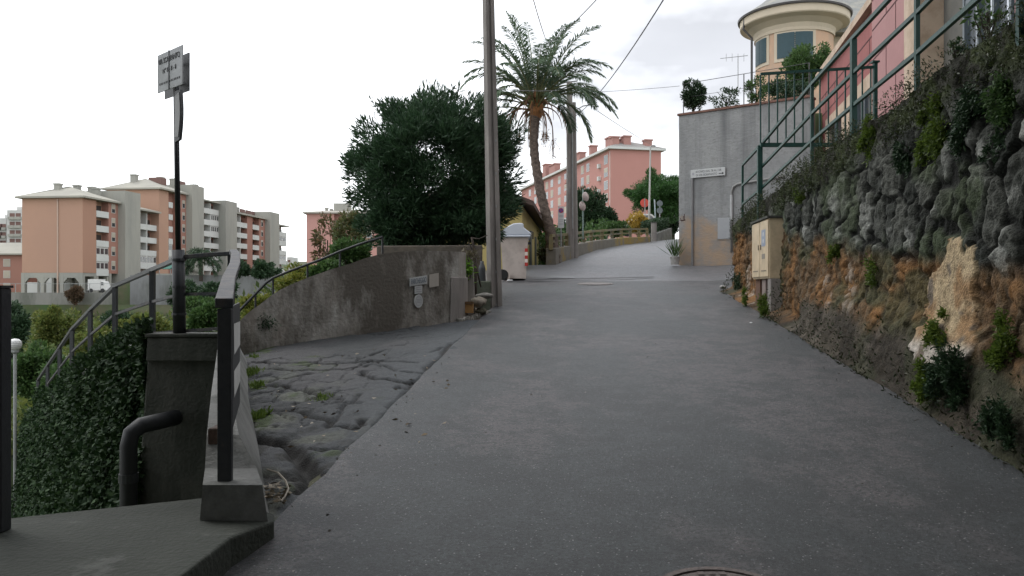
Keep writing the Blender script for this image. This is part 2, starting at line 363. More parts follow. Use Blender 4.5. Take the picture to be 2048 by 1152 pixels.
def G(x, y):
    x = np.asarray(x, float); y = np.asarray(y, float)
    g = zroad(x, y) - .06
    # left: ground falls away from the road
    vall = np.interp(y, [-50, 0, 12, 25, 60, 120, 149, 150.5, 400, 520, 3000], [-4.5, -4.5, -4.0, -5.0, -9.5, -8, -7, -1.05, 0, 17, 14])
    vall = np.where((y > 150) & (x > -74), np.where(y > 157.5, np.interp(y, [157.5, 400, 520, 3000], [2.25, 2.5, 16, 14]), -6.5), vall)
    far = sstep(0, 14, (XL(np.minimum(y, 62)) - .3) - x)
    gl = zR(np.minimum(y, 62)) * (1 - far) + vall * far
    gl = gl - .06 - .25 * sstep(0, 1.0, XL(np.minimum(y, 62)) - .3 - x)
    gl = np.where(y > 62, vall + sstep(-30, 20, x) * (np.interp(y, [60, 70, 200, 400], [3.6, 3.0, 3, 0]) - vall), gl)
    g = np.where((x < XL(np.minimum(y, 62)) - .3) | (y > 62), gl, g)
    gard = np.interp(x, [-14, -6.5, -3.5, -2.2, -.85], [-4.6, -2.3, -.6, .2, .45]) + .0 * y
    isg = (y > ywall(x) + .33) & (x < -1.15) & (y < 17)
    g = np.where(isg, gard, g)
    mid = (y >= 17) & (y < 25) & (x < -2.2)
    t = sstep(17, 25, y)
    g = np.where(mid, gard * (1 - t) + gl * t, g)
    low = (y <= ywall(x) + .33) & (x < XLs(y) - .1)
    pit = np.interp(x, [-20, -9, -4.2, -2], [-9, -6.5, -3.9, -3.4]) + .0 * y
    isp = low & ((x < parx(y) + .05) & (y < 9.3))
    g = np.where(low & ~isp, np.minimum(g, za(x, y) - .22), g)
    g = np.where(isp, pit, g)
    g = np.where((x < -4.3) & (y < 16) & (y > 8) & (y < 9.3 + (-4.3 - x) * 1.25), np.interp(x, [-13, -4.3], [-8, -3.9]), g)
    yst = np.interp(x, [-12.8, -9.1, -6.9, -5.75, -4.62, -4.12], [22.2, 16.6, 13.5, 11.95, 10.6, 9.85])
    g = np.where((x < -4.15) & (x > -14) & (y < yst + .3) & (y > 4), np.minimum(g, np.interp(x, [-14, -9, -4.2], [-9, -6.8, -4.6])), g)
    g = np.where((y < 4.4) & (x < XLs(y) - .12) & (x > -3.4), -1.45, g)
    # right: terraces behind the stone wall and the plaster wall
    ter = np.interp(y, [-10, 3, 16.5], [2.2, 1.75, 1.3])
    g = np.where((x > 3.55 + .095 * y) & (y < 16.6), ter, g)
    d = (x - GC.x) * GN.x + (y - GC.y) * GN.y; a = (x - GC.x) * GU.x + (y - GC.y) * GU.y
    g = np.where((d > .8) & (a > .8), 5.15 + .02 * np.minimum(d, 60), g)
    g = np.where((y > 17.4) & (x > 8.8) & (d < .8), 1.2, g)
    g = g + (fbm(x * .35, y * .35, 3) - .5) * .10 * sstep(2, 20, np.abs(x)) * sstep(0, 3, np.where(x < 0, XL(np.minimum(y, 62)) - x, x - XRe(np.minimum(y, 62)))) + (fbm(x * .02, y * .02, 9) - .5) * 3 * sstep(170, 600, y)
    return g
def axis(parts):
    r = []
    for a, b, s in parts: r += list(np.arange(a, b, s))
    return np.array(sorted(set(np.round(r, 4))))
gx = axis([(-3000, -300, 150), (-300, -60, 6), (-60, -14, 1), (-14, 14, .2), (14, 60, 1.5), (60, 300, 12), (300, 3001, 150)])
gy = axis([(-40, 0, 2), (0, 18, .2), (18, 34, .4), (34, 70, 1), (70, 148, 3), (148, 162, .5), (162, 600, 12), (600, 3001, 150)])
GX, GY = np.meshgrid(gx, gy, indexing='ij')
V = np.stack([GX, GY, G(GX, GY)], -1).reshape(-1, 3)
tag(npmesh('ground', V, gridfaces(len(gx), len(gy)), mat('soil_and_grass', (.075, .07, .04), (.05, .06, .025), .8, .95, .6, c3=(.04, .075, .022), s3=.12, bscale=12), smooth=False), kind='structure')

def asphalt(name, base, dark, purple, speck, rough, bump):
    m = bpy.data.materials.new(name); m.use_nodes = True; nt = m.node_tree; N = nt.nodes; L = nt.links
    b = N['Principled BSDF']; b.inputs['Roughness'].default_value = rough; b.inputs['Specular IOR Level'].default_value = .5
    g = N.new('ShaderNodeNewGeometry')
    def noise(s, d=5, r=.6, st=None):
        n = N.new('ShaderNodeTexNoise'); n.inputs['Scale'].default_value = s; n.inputs['Detail'].default_value = d; n.inputs['Roughness'].default_value = r
        src = g.outputs['Position']
        if st:
            q = N.new('ShaderNodeMapping'); q.inputs['Scale'].default_value = st; q.inputs['Rotation'].default_value = (0, 0, .095); L.new(src, q.inputs['Vector']); src = q.outputs['Vector']
        L.new(src, n.inputs['Vector']); return n.outputs['Fac']
    def ramp(f, a, b_, c0=(0, 0, 0), c1=(1, 1, 1)):
        r = N.new('ShaderNodeValToRGB'); e = r.color_ramp.elements; e[0].position = a; e[1].position = b_; e[0].color = (*c0, 1); e[1].color = (*c1, 1)
        L.new(f, r.inputs['Fac']); return r.outputs['Color']
    def mixc(f, a, b_):
        x = N.new('ShaderNodeMixRGB'); L.new(f, x.inputs['Fac'])
        if isinstance(a, tuple): x.inputs['Color1'].default_value = (*a, 1)
        else: L.new(a, x.inputs['Color1'])
        if isinstance(b_, tuple): x.inputs['Color2'].default_value = (*b_, 1)
        else: L.new(b_, x.inputs['Color2'])
        return x.outputs['Color']
    c = mixc(ramp(noise(.7, 4, .6, (1, .45, 1)), .46, .54), base, purple)
    c = mixc(ramp(noise(1.7, 6, .7), .5, .6), c, dark)
    c = mixc(ramp(noise(5, 7, .8), .46, .60), c, tuple(x * .6 for x in base)); c = mixc(ramp(noise(38, 4, .8), .48, .58), c, tuple(x * .42 for x in base)); c = mixc(ramp(noise(55, 3, .8), .56, .68), c, tuple(min(1, x * 1.9) for x in base))
    vo = N.new('ShaderNodeTexVoronoi'); vo.inputs['Scale'].default_value = 38; L.new(g.outputs['Position'], vo.inputs['Vector'])
    c = mixc(ramp(vo.outputs['Distance'], .10, .22, (1, 1, 1), (0, 0, 0)), c, mixc(ramp(noise(21, 2), .50, .56), c, speck))
    L.new(c, b.inputs['Base Color'])
    bu = N.new('ShaderNodeBump'); bu.inputs['Strength'].default_value = bump; bu.inputs['Distance'].default_value = .012
    L.new(noise(45, 6, .85), bu.inputs['Height']); L.new(bu.outputs['Normal'], b.inputs['Normal'])
    return m
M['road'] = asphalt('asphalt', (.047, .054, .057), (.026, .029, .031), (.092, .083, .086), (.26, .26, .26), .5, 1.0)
M['apron'] = None

ry = axis([(-6, 3, .5), (3, 27, .2), (27, 62.1, .5)]); nu = 45
RY = np.repeat(ry[:, None], nu, 1); U = np.linspace(0, 1, nu)[None, :]
RX = XL(RY) * (1 - U) + XRe(RY) * U
edge = np.minimum(U, 1 - U)
RZ = zroad(RX, RY) + (fbm(RX * .7, RY * .7, 5) - .5) * .035 + (fbm(RX * 2.5, RY * 2.5, 6) - .5) * .008
RX = RX + (fbm(RY * 2.2, RX * 0, 8) - .5) * .05 * (edge < .001)
FR = gridfaces(len(ry), nu); fy = RY.ravel()[FR].mean(1); M['road2'] = asphalt('pale_far_lit_asphalt', (.155, .16, .168), (.12, .124, .13), (.165, .158, .165), (.3, .3, .3), .5, .5)  # paler surface past the drain; base also lifted to carry the brighter far light
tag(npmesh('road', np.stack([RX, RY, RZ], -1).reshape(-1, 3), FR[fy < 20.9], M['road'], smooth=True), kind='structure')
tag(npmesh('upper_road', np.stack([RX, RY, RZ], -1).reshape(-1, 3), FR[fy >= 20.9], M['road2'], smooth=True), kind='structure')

# ---- cracked old asphalt of the side ramp: heights and cracks are real relief
def on_apron(px, py):
    lo, hi = 2.5, 16.0
    f = lambda Y: -(py - 576) / F * Y - float(za((px - 1024) / F * Y, Y))
    for _ in range(40):
        m_ = (lo + hi) / 2
        if f(m_) > 0: lo = m_
        else: hi = m_
    return ((px - 1024) / F * lo, lo)
cr = [([(130, 378), (300, 385), (480, 382), (600, 378), (650, 370), (720, 372), (860, 378)], .022, .05),
      ([(530, 362), (640, 350), (720, 320)], .02, .04), ([(180, 455), (300, 435), (370, 428)], .018, .04),
      ([(610, 425), (620, 445), (700, 460), (790, 470), (860, 462)], .03, .06), ([(660, 385), (730, 400), (770, 422), (900, 430)], .02, .05),
      ([(100, 410), (300, 412), (500, 412), (590, 405), (650, 385)], .024, .05), ([(130, 470), (240, 480), (330, 500), (400, 520), (440, 545), (480, 545)], .035, .06),
      ([(180, 590), (320, 600), (450, 640), (480, 670), (580, 680), (620, 640)], .03, .05), ([(130, 710), (220, 730), (300, 760), (350, 820), (370, 900), (330, 950)], .06, .10),
      ([(1020, 290), (930, 400), (830, 500), (740, 590), (700, 660), (590, 760), (480, 900), (440, 1000)], .035, .035), ([(760, 490), (800, 495)], .03, .05),
      ([(150, 860), (230, 870), (330, 880)], .04, .04), ([(300, 500), (420, 505), (520, 560), (600, 560)], .018, .03), ([(930, 330), (1040, 290), (1110, 240)], .02, .03),
      ([(370, 760), (520, 780), (600, 740)], .02, .04), ([(500, 640), (520, 580), (600, 520)], .018, .03)]
rngc = np.random.default_rng(4); segs = []
for pl, wd_, dp in cr:
    pts = [on_apron(460 + a / 2.304, 560 + b / 2.304) for a, b in pl]; fine = []
    for (a, b) in zip(pts[:-1], pts[1:]):
        for k in range(5):
            t = k / 5; fine.append((lin(a[0], b[0], t) + rngc.normal(0, .018), lin(a[1], b[1], t) + rngc.normal(0, .022)))
    fine.append(pts[-1])
    for a, b in zip(fine[:-1], fine[1:]): segs.append((a, b, wd_, dp))
ax_ = np.arange(-4.2, -.1, .0165); ay_ = np.arange(3.85, 12.6, .022)
AX, AY = np.meshgrid(ax_, ay_, indexing='ij')
dep = np.zeros_like(AX)
for (a, b, wd_, dp) in segs:
    m_ = (AX > min(a[0], b[0]) - .25) & (AX < max(a[0], b[0]) + .25) & (AY > min(a[1], b[1]) - .3) & (AY < max(a[1], b[1]) + .3)
    if not m_.any(): continue
    X_, Y_ = AX[m_], AY[m_]; dx, dy = b[0] - a[0], b[1] - a[1]; l2 = dx * dx + dy * dy + 1e-9
    t = np.clip(((X_ - a[0]) * dx + (Y_ - a[1]) * dy) / l2, 0, 1); dd = np.hypot(X_ - a[0] - t * dx, Y_ - a[1] - t * dy)
    dep[m_] = np.maximum(dep[m_], dp * np.exp(-(dd / wd_) ** 2))
dl = XLs(AY) - AX
rough_zone = sstep(1.0, .1, AX - parx(AY) - .3) * sstep(9.4, 7.5, AY)      # broken ground by the parapet
AZ = za(AX, AY) + (fbm(AX * 1.6, AY * 1.6, 21) - .5) * .05 * sstep(0, .3, dl) + (fbm(AX * 6, AY * 6, 22) - .5) * .02 - dep
wx_ = AX * 1.6 + (fbm(AX * 4, AY * 4, 24) - .5) * .25; wy_ = AY + (fbm(AX * 4, AY * 4, 25) - .5) * .25
q1, q2, qid, qx, qy = voro(wx_, wy_, .42, 77); qr = ((qid * 2654435761) & 0xffff) / 65535.; qr2 = ((qid * 40503) & 0xfff) / 4095.
slabz = sstep(.42, .56, fbm(AX * .9, AY * .9, 26) + .22 * rough_zone) * sstep(.2, .9, dl)
gap = sstep(.022, .006, q2 - q1) * slabz
AZ += slabz * ((qr - .5) * .014 + qx * (qr - .5) * .05 + qy * (qr2 - .5) * .05) - gap * .03 + rough_zone * ((fbm(AX * 7, AY * 7, 23) - .55) * .06 - .015) - .012 * sstep(.02, -.05, dl); dep = np.maximum(dep, gap * .03)
old = np.array((.046, .049, .051)); pal = np.array((.125, .12, .115)); cc = np.array((.10, .105, .088)); mo = np.array((.045, .065, .022)); di = np.array((.022, .021, .02))
t1 = sstep(.42, .62, fbm(AX * 1.1, AY * 1.1, 31))[..., None]
col = old * (1 - t1) + np.array((.062, .062, .064)) * t1
ne = sstep(.9, .0, dl)[..., None]; col = col * (1 - ne) + np.array((.066, .072, .077)) * ne
t2 = (sstep(.5, .62, fbm(AX * 2.2, AY * 2.2, 33)) * rough_zone)[..., None]; col = col * (1 - t2) + cc * t2
t3 = (sstep(.64, .74, fbm(AX * 3.1, AY * 3.1, 35)) * sstep(1.6, .4, AX - parx(AY)) * .9)[..., None]; col = col * (1 - t3) + mo * t3
t4 = sstep(.012, .035, dep)[..., None]; col = col * (1 - t4) + di * t4
t5 = (sstep(.52, .6, fbm(AX * 4, AY * 4, 36)) * rough_zone * sstep(7.5, 5.5, AY))[..., None]; col = col * (1 - t5) + np.array((.03, .03, .028)) * t5
Fq = gridfaces(len(ax_), len(ay_)); cx = AX.ravel()[Fq].mean(1); cy = AY.ravel()[Fq].mean(1)
keep = (cx < XLs(cy) + .10) & (cy < ywall(cx) + .1) & ((cx > parx(cy)) | (cy > 9.1)) & (cx > -4.1)
tag(npmesh('side_path', np.stack([AX, AY, AZ], -1).reshape(-1, 3), Fq[keep], colmat('old_cracked_asphalt', .8, .7, 90, 30, .35), smooth=True, col=col.reshape(-1, 3)), kind='structure')

# ---- soil verge round the concrete pole
vx = np.arange(-2.2, .3, .05); vy = np.arange(11.6, 17.2, .06); VX, VY = np.meshgrid(vx, vy, indexing='ij')
VZ = zR(VY) + .05 * sstep(0, .5, XL(VY) - VX) + (fbm(VX * 3, VY * 3, 41) - .5) * .10 - .03 + .35 * sstep(.55, 1.3, XL(VY) - VX) * sstep(12.4, 13.2, VY)
Fq = gridfaces(len(vx), len(vy)); cx = VX.ravel()[Fq].mean(1); cy = VY.ravel()[Fq].mean(1)
keep = (cx < XL(cy) + .04) & (cx > -2.1) & ((cy > ywall(cx) + .25) | (cx > -.66))
tag(npmesh('verge', np.stack([VX, VY, VZ], -1).reshape(-1, 3), Fq[keep], mat('verge_soil', (.085, .06, .042), (.05, .038, .028), 5, .95, .8, c3=(.13, .125, .105), s3=2.2, w3=(.55, .7)), smooth=True), kind='structure')

# ---- landing slab bottom left
b = MB()
b.prism([(-3.2, .3, -1.12), (-1.2, .3, -1.12), (-1.29, 3.13, -1.12), (-1.26, 3.7, -1.12), (-1.16, 4.02, -1.135), (-1.20, 4.16, -1.135), (-1.63, 4.42, -1.12), (-2.45, 4.02, -1.12), (-3.2, 3.85, -1.12)], (0, 0, -.6))
o = b.build('concrete_landing', mat('landing_concrete', (.042, .047, .038), (.030, .035, .027), 3, .9, .6, c3=(.085, .09, .08), s3=2.6, w3=(.58, .68), bscale=40), bevel=.012); tag(o, 'low concrete landing slab in the left foreground beside the road', 'landing')

# ---- parapet beside the road
t = thing('concrete_parapet', 'battered concrete parapet beside the cracked ramp carrying the black railing', 'parapet', (-1.4, 4.05, -1.13))
b = MB()
S = [(4.0, -1.545, -1.50, -1.21, -1.17, -.955), (4.30, -1.63, -1.60, -1.33, -1.26, -.94), (4.50, -1.69, -1.665, -1.49, -1.335, -.80), (5.6, -2.06, -2.04, -1.91, -1.72, -.70), (7.2, -2.61, -2.58, -2.45, -2.30, -.60), (9.1, -3.26, -3.23, -3.08, -2.92, -.51)]
pv = []
for (Y, lb, lt, rt, rb, zt) in S:
    zb = float(zR(Y)) - .55
    zg = float(za(rb, Y)) + (.0 if Y > 4.3 else -.0); pv.append([(lb - .03, Y, zb - (2.6 if Y > 4.3 else .1)), (lt, Y, zt), (rt, Y, zt), (rb, Y, zg), (rb + .02, Y, zb)])
for A, B in zip(pv[:-1], pv[1:]):
    for k in range(4): b.face([A[k], A[k + 1], B[k + 1], B[k]][::-1])
b.face(pv[0]); b.face(pv[-1][::-1])
o = b.build('wall_body', M['concrete'], t)
m_ = o.modifiers.new('bevel', 'BEVEL'); m_.width = .012; m_.segments = 2; m_.limit_method = 'ANGLE'
b = MB(); b.box(-1.64, -1.575, 4.44, 4.62, -1.0, -.755); b.build('rusty_bracket', mat('rusty_steel', (.12, .07, .05), (.07, .045, .035), 14, .8, .5), t, bevel=.01)
t = thing('retaining_wall', 'dark stained concrete retaining wall under the railing corner by the ivy', 'retaining wall', (-3.6, 9.1, -3.9))
b = MB()
b.hexa([(-4.22, 8.98, -4.3), (-3.2, 8.98, -4.3), (-3.2, 9.32, -4.3), (-4.22, 9.32, -4.3), (-3.99, 9.06, -.53), (-3.2, 9.06, -.53), (-3.2, 9.3, -.53), (-3.99, 9.3, -.53)])
b.build('wall_body', M['darkconc'], t, bevel=.02)
b = MB(); b.box(-4.02, -3.19, 9.02, 9.36, -.54, -.50); b.hexa([(-4.0, 9.015, -.80), (-3.2, 9.015, -.80), (-3.2, 9.06, -.80), (-4.0, 9.06, -.80), (-3.995, 9.03, -.545), (-3.2, 9.03, -.545), (-3.2, 9.06, -.545), (-3.995, 9.06, -.545)])
b.build('coping', M['darkconc'], t, bevel=.01)
t = thing('drain_pipe', 'black plastic drain pipe with an elbow in front of the dark retaining wall', 'pipe', (-3.86, 8.55, -4))
b = MB(); pts = [(-3.95, 8.5, -4.2), (-3.95, 8.5, -1.62), (-3.93, 8.52, -1.5), (-3.86, 8.58, -1.43), (-3.72, 8.75, -1.41), (-3.66, 8.99, -1.41)]
b.tube(pts, .085, 14); b.build('pipe_run', mat('black_plastic_pipe', (.006, .007, .009), (.009, .01, .012), 6, .6), t, smooth=True)
for z in (-2.0, -2.5): b = MB(); b.tube([(-3.95, 8.5, z), (-3.95, 8.5, z + .09)], .097, 14); b.build('collar', M['black'], t, smooth=False)

# ---- railing: from the road post round the corner and down the stairs
t = thing('black_railing', 'black steel railing bending round the corner and down the stairs', 'railing', (-1.417, 4.1, -.95))
R0 = (-1.417, 4.06, -.075); R1 = (-3.04, 9.0, .395); R2 = (-3.68, 9.15, .34)
st = [(-4.12, 9.85, .29), (-4.62, 10.6, .235), (-5.75, 11.95, .03), (-6.9, 13.5, -.36), (-8.0, 15.0, -.75), (-9.1, 16.6, -1.2), (-10.3, 18.3, -1.72), (-11.6, 20.2, -2.25), (-12.8, 22.2, -2.85)]
bot = .9
b = MB(); b.tube([R0, (-1.86, 5.42, .055), (-2.35, 7.0, .195), (-2.78, 8.3, .33), R1], 0, sq=(.085, .05)); b.tube([(-3.0, 9.02, .38), (-3.35, 9.08, .365), R2], 0, sq=(.06, .045)); b.build('top_rail', M['railtop'], t, bevel=.006)
b = MB(); b.tube([R2] + st, 0, sq=(.055, .05)); b.build('top_rail', M['black'], t)
for dz in (.41, .82):
    b = MB(); b.tube([Vector(p) - Vector((0, 0, dz * (1 if i > 0 else .93))) for i, p in enumerate([(-3.2, 9.0, .32), R2] + st)], 0, sq=(.03, .035))
    b.tube([Vector((-1.46, 4.2, -.075 - dz * .85)), Vector((-3.16, 9.0, .36 - dz))], 0, sq=(.03, .035)); b.build('middle_rail', M['railtop'], t)
b = MB(); b.box(-1.452, -1.383, 4.06, 4.095, -.96, -.102); b.build('post', M['black'], t, bevel=.005)
b = MB(); b.box(-1.905, -1.845, 5.4, 5.45, -.74, .05); b.build('post', M['black'], t, bevel=.004)
for p in [(-3.07, 9.02, .38)] + [q for q in st if q[0] != -4.12 or True][1:]:
    b = MB(); b.box(p[0] - .03, p[0] + .03, p[1] - .03, p[1] + .03, p[2] - bot - .25, p[2] - .02); b.build('post', M['black'], t)
# striped marker board
b = MB(); d = (Vector((-3.04, 9.0, 0)) - Vector((-1.417, 4.06, 0))).normalized(); fr = Fr((-1.398, 4.105, 0), d, (d.y, -d.x, 0))
fr = Fr((-1.392, 4.115, 0), (-.262, .9, 0), (.9, .262, 0))
b.fb(fr, .0, .95, -.012, .0, -.70, -.09); 
o = b.build('marker_board', M['black'], t)
b = MB()
for (a0, z0, a1, z1) in ((.04, -.18, .9, -.34), (.04, -.42, .9, -.56)):
    b.face([fr.p(a0, .003, z0), fr.p(a1, .003, z0 - .02), fr.p(a1, .003, z1), fr.p(a0 + .05, .003, z1 + .0)])
o2 = b.build('white_stripes', M['white'], o)
# near post at the left edge
t = thing('black_post', 'black square railing post at the very left edge of the foreground', 'post', (-2.37, 3.8, -1.12))
b = MB(); b.box(-2.41, -2.328, 3.76, 3.84, -1.12, .0); b.build('upright', M['black'], t, bevel=.006)
b = MB(); b.box(-2.415, -2.323, 3.755, 3.845, .0, .012); b.tube([(-2.41, 3.8, -.08), (-3.2, 3.75, -.1)], 0, sq=(.05, .04)); b.tube([(-2.41, 3.8, -.5), (-3.2, 3.75, -.5)], 0, sq=(.03, .03)); b.build('rails', M['black'], t)

# ---- hidden stairs that the railing follows
b = MB(); n = 34
for k in range(n):
    t_ = k / (n - 1) * (len(st) - 1); i = min(int(t_), len(st) - 2); f = t_ - i
    p = Vector(st[i]).lerp(Vector(st[i + 1]), f); q = (Vector(st[i + 1]) - Vector(st[i])); q.z = 0; q.normalize(); nn = Vector((q.y, -q.x, 0)); nn = nn if nn.y > 0 else -nn
    fr = Fr((p.x, p.y, 0), q, nn); b.fb(fr, -.02, .62, .06, 1.5, p.z - 1.6, p.z - .95 - .0005 * k)
tag(b.build('stairs', M['concrete']), 'concrete steps descending to the left behind the black railing', 'steps')

# ---- ivy on the stair wall
rng = np.random.default_rng(5); n = 120000
line = np.array([(-3.95, 9.3, -.52), (-4.62, 10.45, -.62), (-5.75, 11.8, -.85), (-6.9, 13.35, -1.24), (-8.0, 14.85, -1.63), (-9.1, 16.4, -2.1), (-10.3, 18.1, -2.6), (-11.6, 20.0, -3.1), (-12.8, 22, -3.7), (-14.5, 24.5, -4.6)])
cum = np.r_[0, np.cumsum(np.linalg.norm(np.diff(line, axis=0), axis=1))]
s_ = rng.uniform(0, 1, n) ** 1.6 * cum[-1]
lp = np.stack([np.interp(s_, cum, line[:, k]) for k in range(3)], 1)
h_ = rng.uniform(0, 1, n) ** .9 * 4.6
bul = (fbm(s_ * 1.1, h_ * 1.1, 51) - .3) * .55 + .55 * sstep(0, 4, h_) + .12
off = np.array((-.80, -.60, 0)) * (bul * rng.uniform(.55, 1.05, n) ** .5)[:, None] * -1
off = np.array((-.35, -.93, 0)) * (bul * rng.uniform(.5, 1.05, n))[:, None]
pts = lp + off; pts[:, 2] = lp[:, 2] - h_ + .12 * rng.uniform(0, 1, n) + (fbm(s_ * 1.5, s_ * 0, 52) - .4) * .25
dirs = np.tile(np.array((-.2, -.6, -.55)), (n, 1)); dirs[h_ < .25] = (-.1, -.3, .7)
t = thing('ivy_hedge', 'dark ivy blanketing the wall of the stairs in the left foreground', 'ivy', (-6, 12, -5))
leaves('foliage', pts, dirs, .066, .05, M['ivy'], t, rng, .55, .12, .55)
b = MB()
for (p, q) in zip(line[:-1], line[1:]):
    b.hexa([(p[0] - .12, p[1] - .2, p[2] - 5), (q[0] - .12, q[1] - .2, q[2] - 5), (q[0] + .15, q[1] + .1, q[2] - 5), (p[0] + .15, p[1] + .1, p[2] - 5), (p[0], p[1] - .05, p[2] - .1), (q[0], q[1] - .05, q[2] - .1), (q[0] + .15, q[1] + .1, q[2] - .1), (p[0] + .15, p[1] + .1, p[2] - .1)])
b.build('wall_core', mat('dark_gap_core', (.018, .022, .014), (.012, .014, .01), 9, .95, .6), t)  # core coloured near-black so gaps between the leaves look shaded

# ---- sign pole at the railing corner
t = thing('street_sign_post', 'tall black pole carrying two name plates above the railing corner', 'sign pole', (-3.68, 9.12, -.5))
b = MB(); b.tube([(-3.675, 9.12, -.5), (-3.69, 9.12, .42)], .068, 12); b.tube([(-3.69, 9.12, .42), (-3.72, 9.12, 2.62)], .03, 10); b.build('pole', M['black'], t, smooth=True)
for z in (-.3, .0, .3): 
    b = MB(); b.tube([(-3.68, 9.12, z), (-3.68, 9.12, z + .025)], .078, 12); b.build('clamp', M['black'], t)
A = P(317, 150, 9.30); B = P(366.5, 127, 8.88); d = (B - A); d.z = 0; wdt = d.length; d.normalize(); nn = Vector((d.y, -d.x, 0)); nn = nn if nn.y < 0 else -nn
fr = Fr((A.x, A.y, 0), d, nn); zt = P(317, 112, 9.30).z; zb = P(317, 187, 9.30).z
b = MB(); b.fb(fr, 0, wdt, 0, .012, zb, zt); pl = b.build('name_plate', mat('grey_enamel_plate', (.42, .43, .44), (.36, .37, .38), 3, .6, 0, c3=(.28, .29, .29), s3=2), t)
up = Vector((0, 0, 1)); cxp = wdt / 2
def lab(s, a, z, size, sx=1, par=None, f=None, m='ink', dd=.0155): return text(s, size, M[m], par, (f or fr).p(a, dd, z), (f or fr).u, up, .0015, sx=sx)
lab('VIA SCARPANTO', cxp - .01, zt - .09, .088, .80, pl); lab('N° 8 - 8ᴬ - 8ᴮ' if False else 'N° 8 - 8 - 8', cxp, zt - .205, .075, .95, pl)
b = MB()
rr = random.Random(3); a = .05
while a < wdt - .06:
    l = rr.uniform(.02, .07); b.fb(fr, a, min(a + l, wdt - .05), .0125, .014, zb + .075, zb + .098); a += l + .014
b.build('small_line', M['ink'], pl)
b = MB(); b.fb(fr, wdt * .475, wdt * .495, .0125, .02, zb - .005, zt + .004); b.build('clamp', M['black'], pl)
o2 = P(331, 118, 9.55); fr2 = Fr((o2.x, o2.y, 0), d, nn)
b = MB(); b.fb(fr2, 0, wdt, 0, .012, zb - .01, zt - .01); b.build('rear_plate', M['black'], t)
for z in (zb + .1, zt - .1): b = MB(); b.tube([fr.p(wdt * .6, .0, z), fr2.p(wdt * .55, 0, z)], .015, 6); b.build('bracket', M['black'], t)
lx = Fr((-3.70, 9.10, 0), d, nn); b = MB(); po = []
for k in range(9):
    z = lin(1.62, 2.16, k / 8); w_ = .15 + .035 * math.sin(PI * k / 8) - .02 * (1 - k / 8); po.append((w_, z))
b.prism([lx.p(.02, 0, 1.60)] + [lx.p(a, 0, z) for a, z in po] + [lx.p(.02, 0, 2.16)], nn * .03); bl = b.build('curved_panel_frame', M['black'], t)
b = MB(); b.prism([lx.p(.035, .032, 1.66)] + [lx.p(a - .015, .032, lin(z, 1.9, .1)) for a, z in po] + [lx.p(.035, .032, 2.10)], nn * .006); b.build('panel', mat('milky_panel', (.3, .3, .3), (.25, .25, .25), 4, .6), bl)

# ---- concrete wall of the side ramp
t = thing('ramp_wall', 'stained concrete wall curving up beside the side ramp', 'wall', (-2, 11, -.8))
tops = [(380, 715), (420, 690), (450, 664), (480, 640), (500, 622), (520, 608), (540, 592), (560, 579), (590, 565), (620, 553), (660, 539), (700, 527), (730, 516), (760, 508), (800, 503), (860, 501), (930, 500)]
def wall_at(px):      # where the sight line of pixel column px meets the wall face
    k = (px - 1024) / F
    for (p, q) in zip(WL[:-1], WL[1:]):
        dx, dy = q[0] - p[0], q[1] - p[1]; den = dx - k * dy
        s = (k * p[1] - p[0]) / den
        if -.05 <= s <= 1.0001: return (p[0] + dx * s, p[1] + dy * s)
    return WL[-1][:2]
prof = []
for px, py in tops:
    x_, y_ = wall_at(px); prof.append((x_, y_, -(py - 576) / F * y_))
prof = sorted(prof); 
prof = [(-4.15, 9.82, -.95)] + [p for p in prof if p[0] > -4.0]
prof[-1] = (-.77, 12.0, .53)
na = 260; xs_ = np.linspace(-4.15, -.77, na); zt_ = np.interp(xs_, [p[0] for p in prof], [p[2] for p in prof]); yf = ywall(xs_); nz_ = 40
zbt = np.where(xs_ > -6, za(xs_, yf), -4.6) - .35
Tt = np.linspace(0, 1, nz_)[None, :]; WX = np.repeat(xs_[:, None], nz_, 1); WZ = zbt[:, None] * (1 - Tt) + zt_[:, None] * Tt
WY = np.repeat(yf[:, None], nz_, 1) + .05 * (WZ - zbt[:, None]) * .4 + (fbm(WX * 2, WZ * 2, 61) - .5) * .03
b = MB()
npmesh('wall_face', np.stack([WX, WY, WZ], -1).reshape(-1, 3), gridfaces(na, nz_), M['wallconc'], t, smooth=True)
for i in range(na - 1):
    a_, c_ = i, i + 1
    b.face([(xs_[a_], WY[a_, -1], zt_[a_]), (xs_[c_], WY[c_, -1], zt_[c_]), (xs_[c_], yf[c_] + .40, zt_[c_]), (xs_[a_], yf[a_] + .40, zt_[a_])])
b.face([(-.77, 12.0, -1), (-.69, 12.38, -1), (-.69, 12.38, .53), (-.77, WY[-1, -1], .53)])
b.face([(-.69, 12.38, -1), (-.69, 12.38, .53), (-3.2, 10.3, -.4), (-4.15, 10.2, -.95), (-4.15, 10.2, -2.5)])
b.build('wall_top', M['wallconc'], t)
b = MB(); b.hexa([(-.90, 11.84, -.9), (-.76, 11.96, -.9), (-.66, 12.42, -.9), (-.9, 12.3, -.9), (-.88, 11.90, .16), (-.76, 12.0, .16), (-.66, 12.42, .16), (-.9, 12.3, .16)]); b.build('end_post', M['poleconc'], t, bevel=.015)
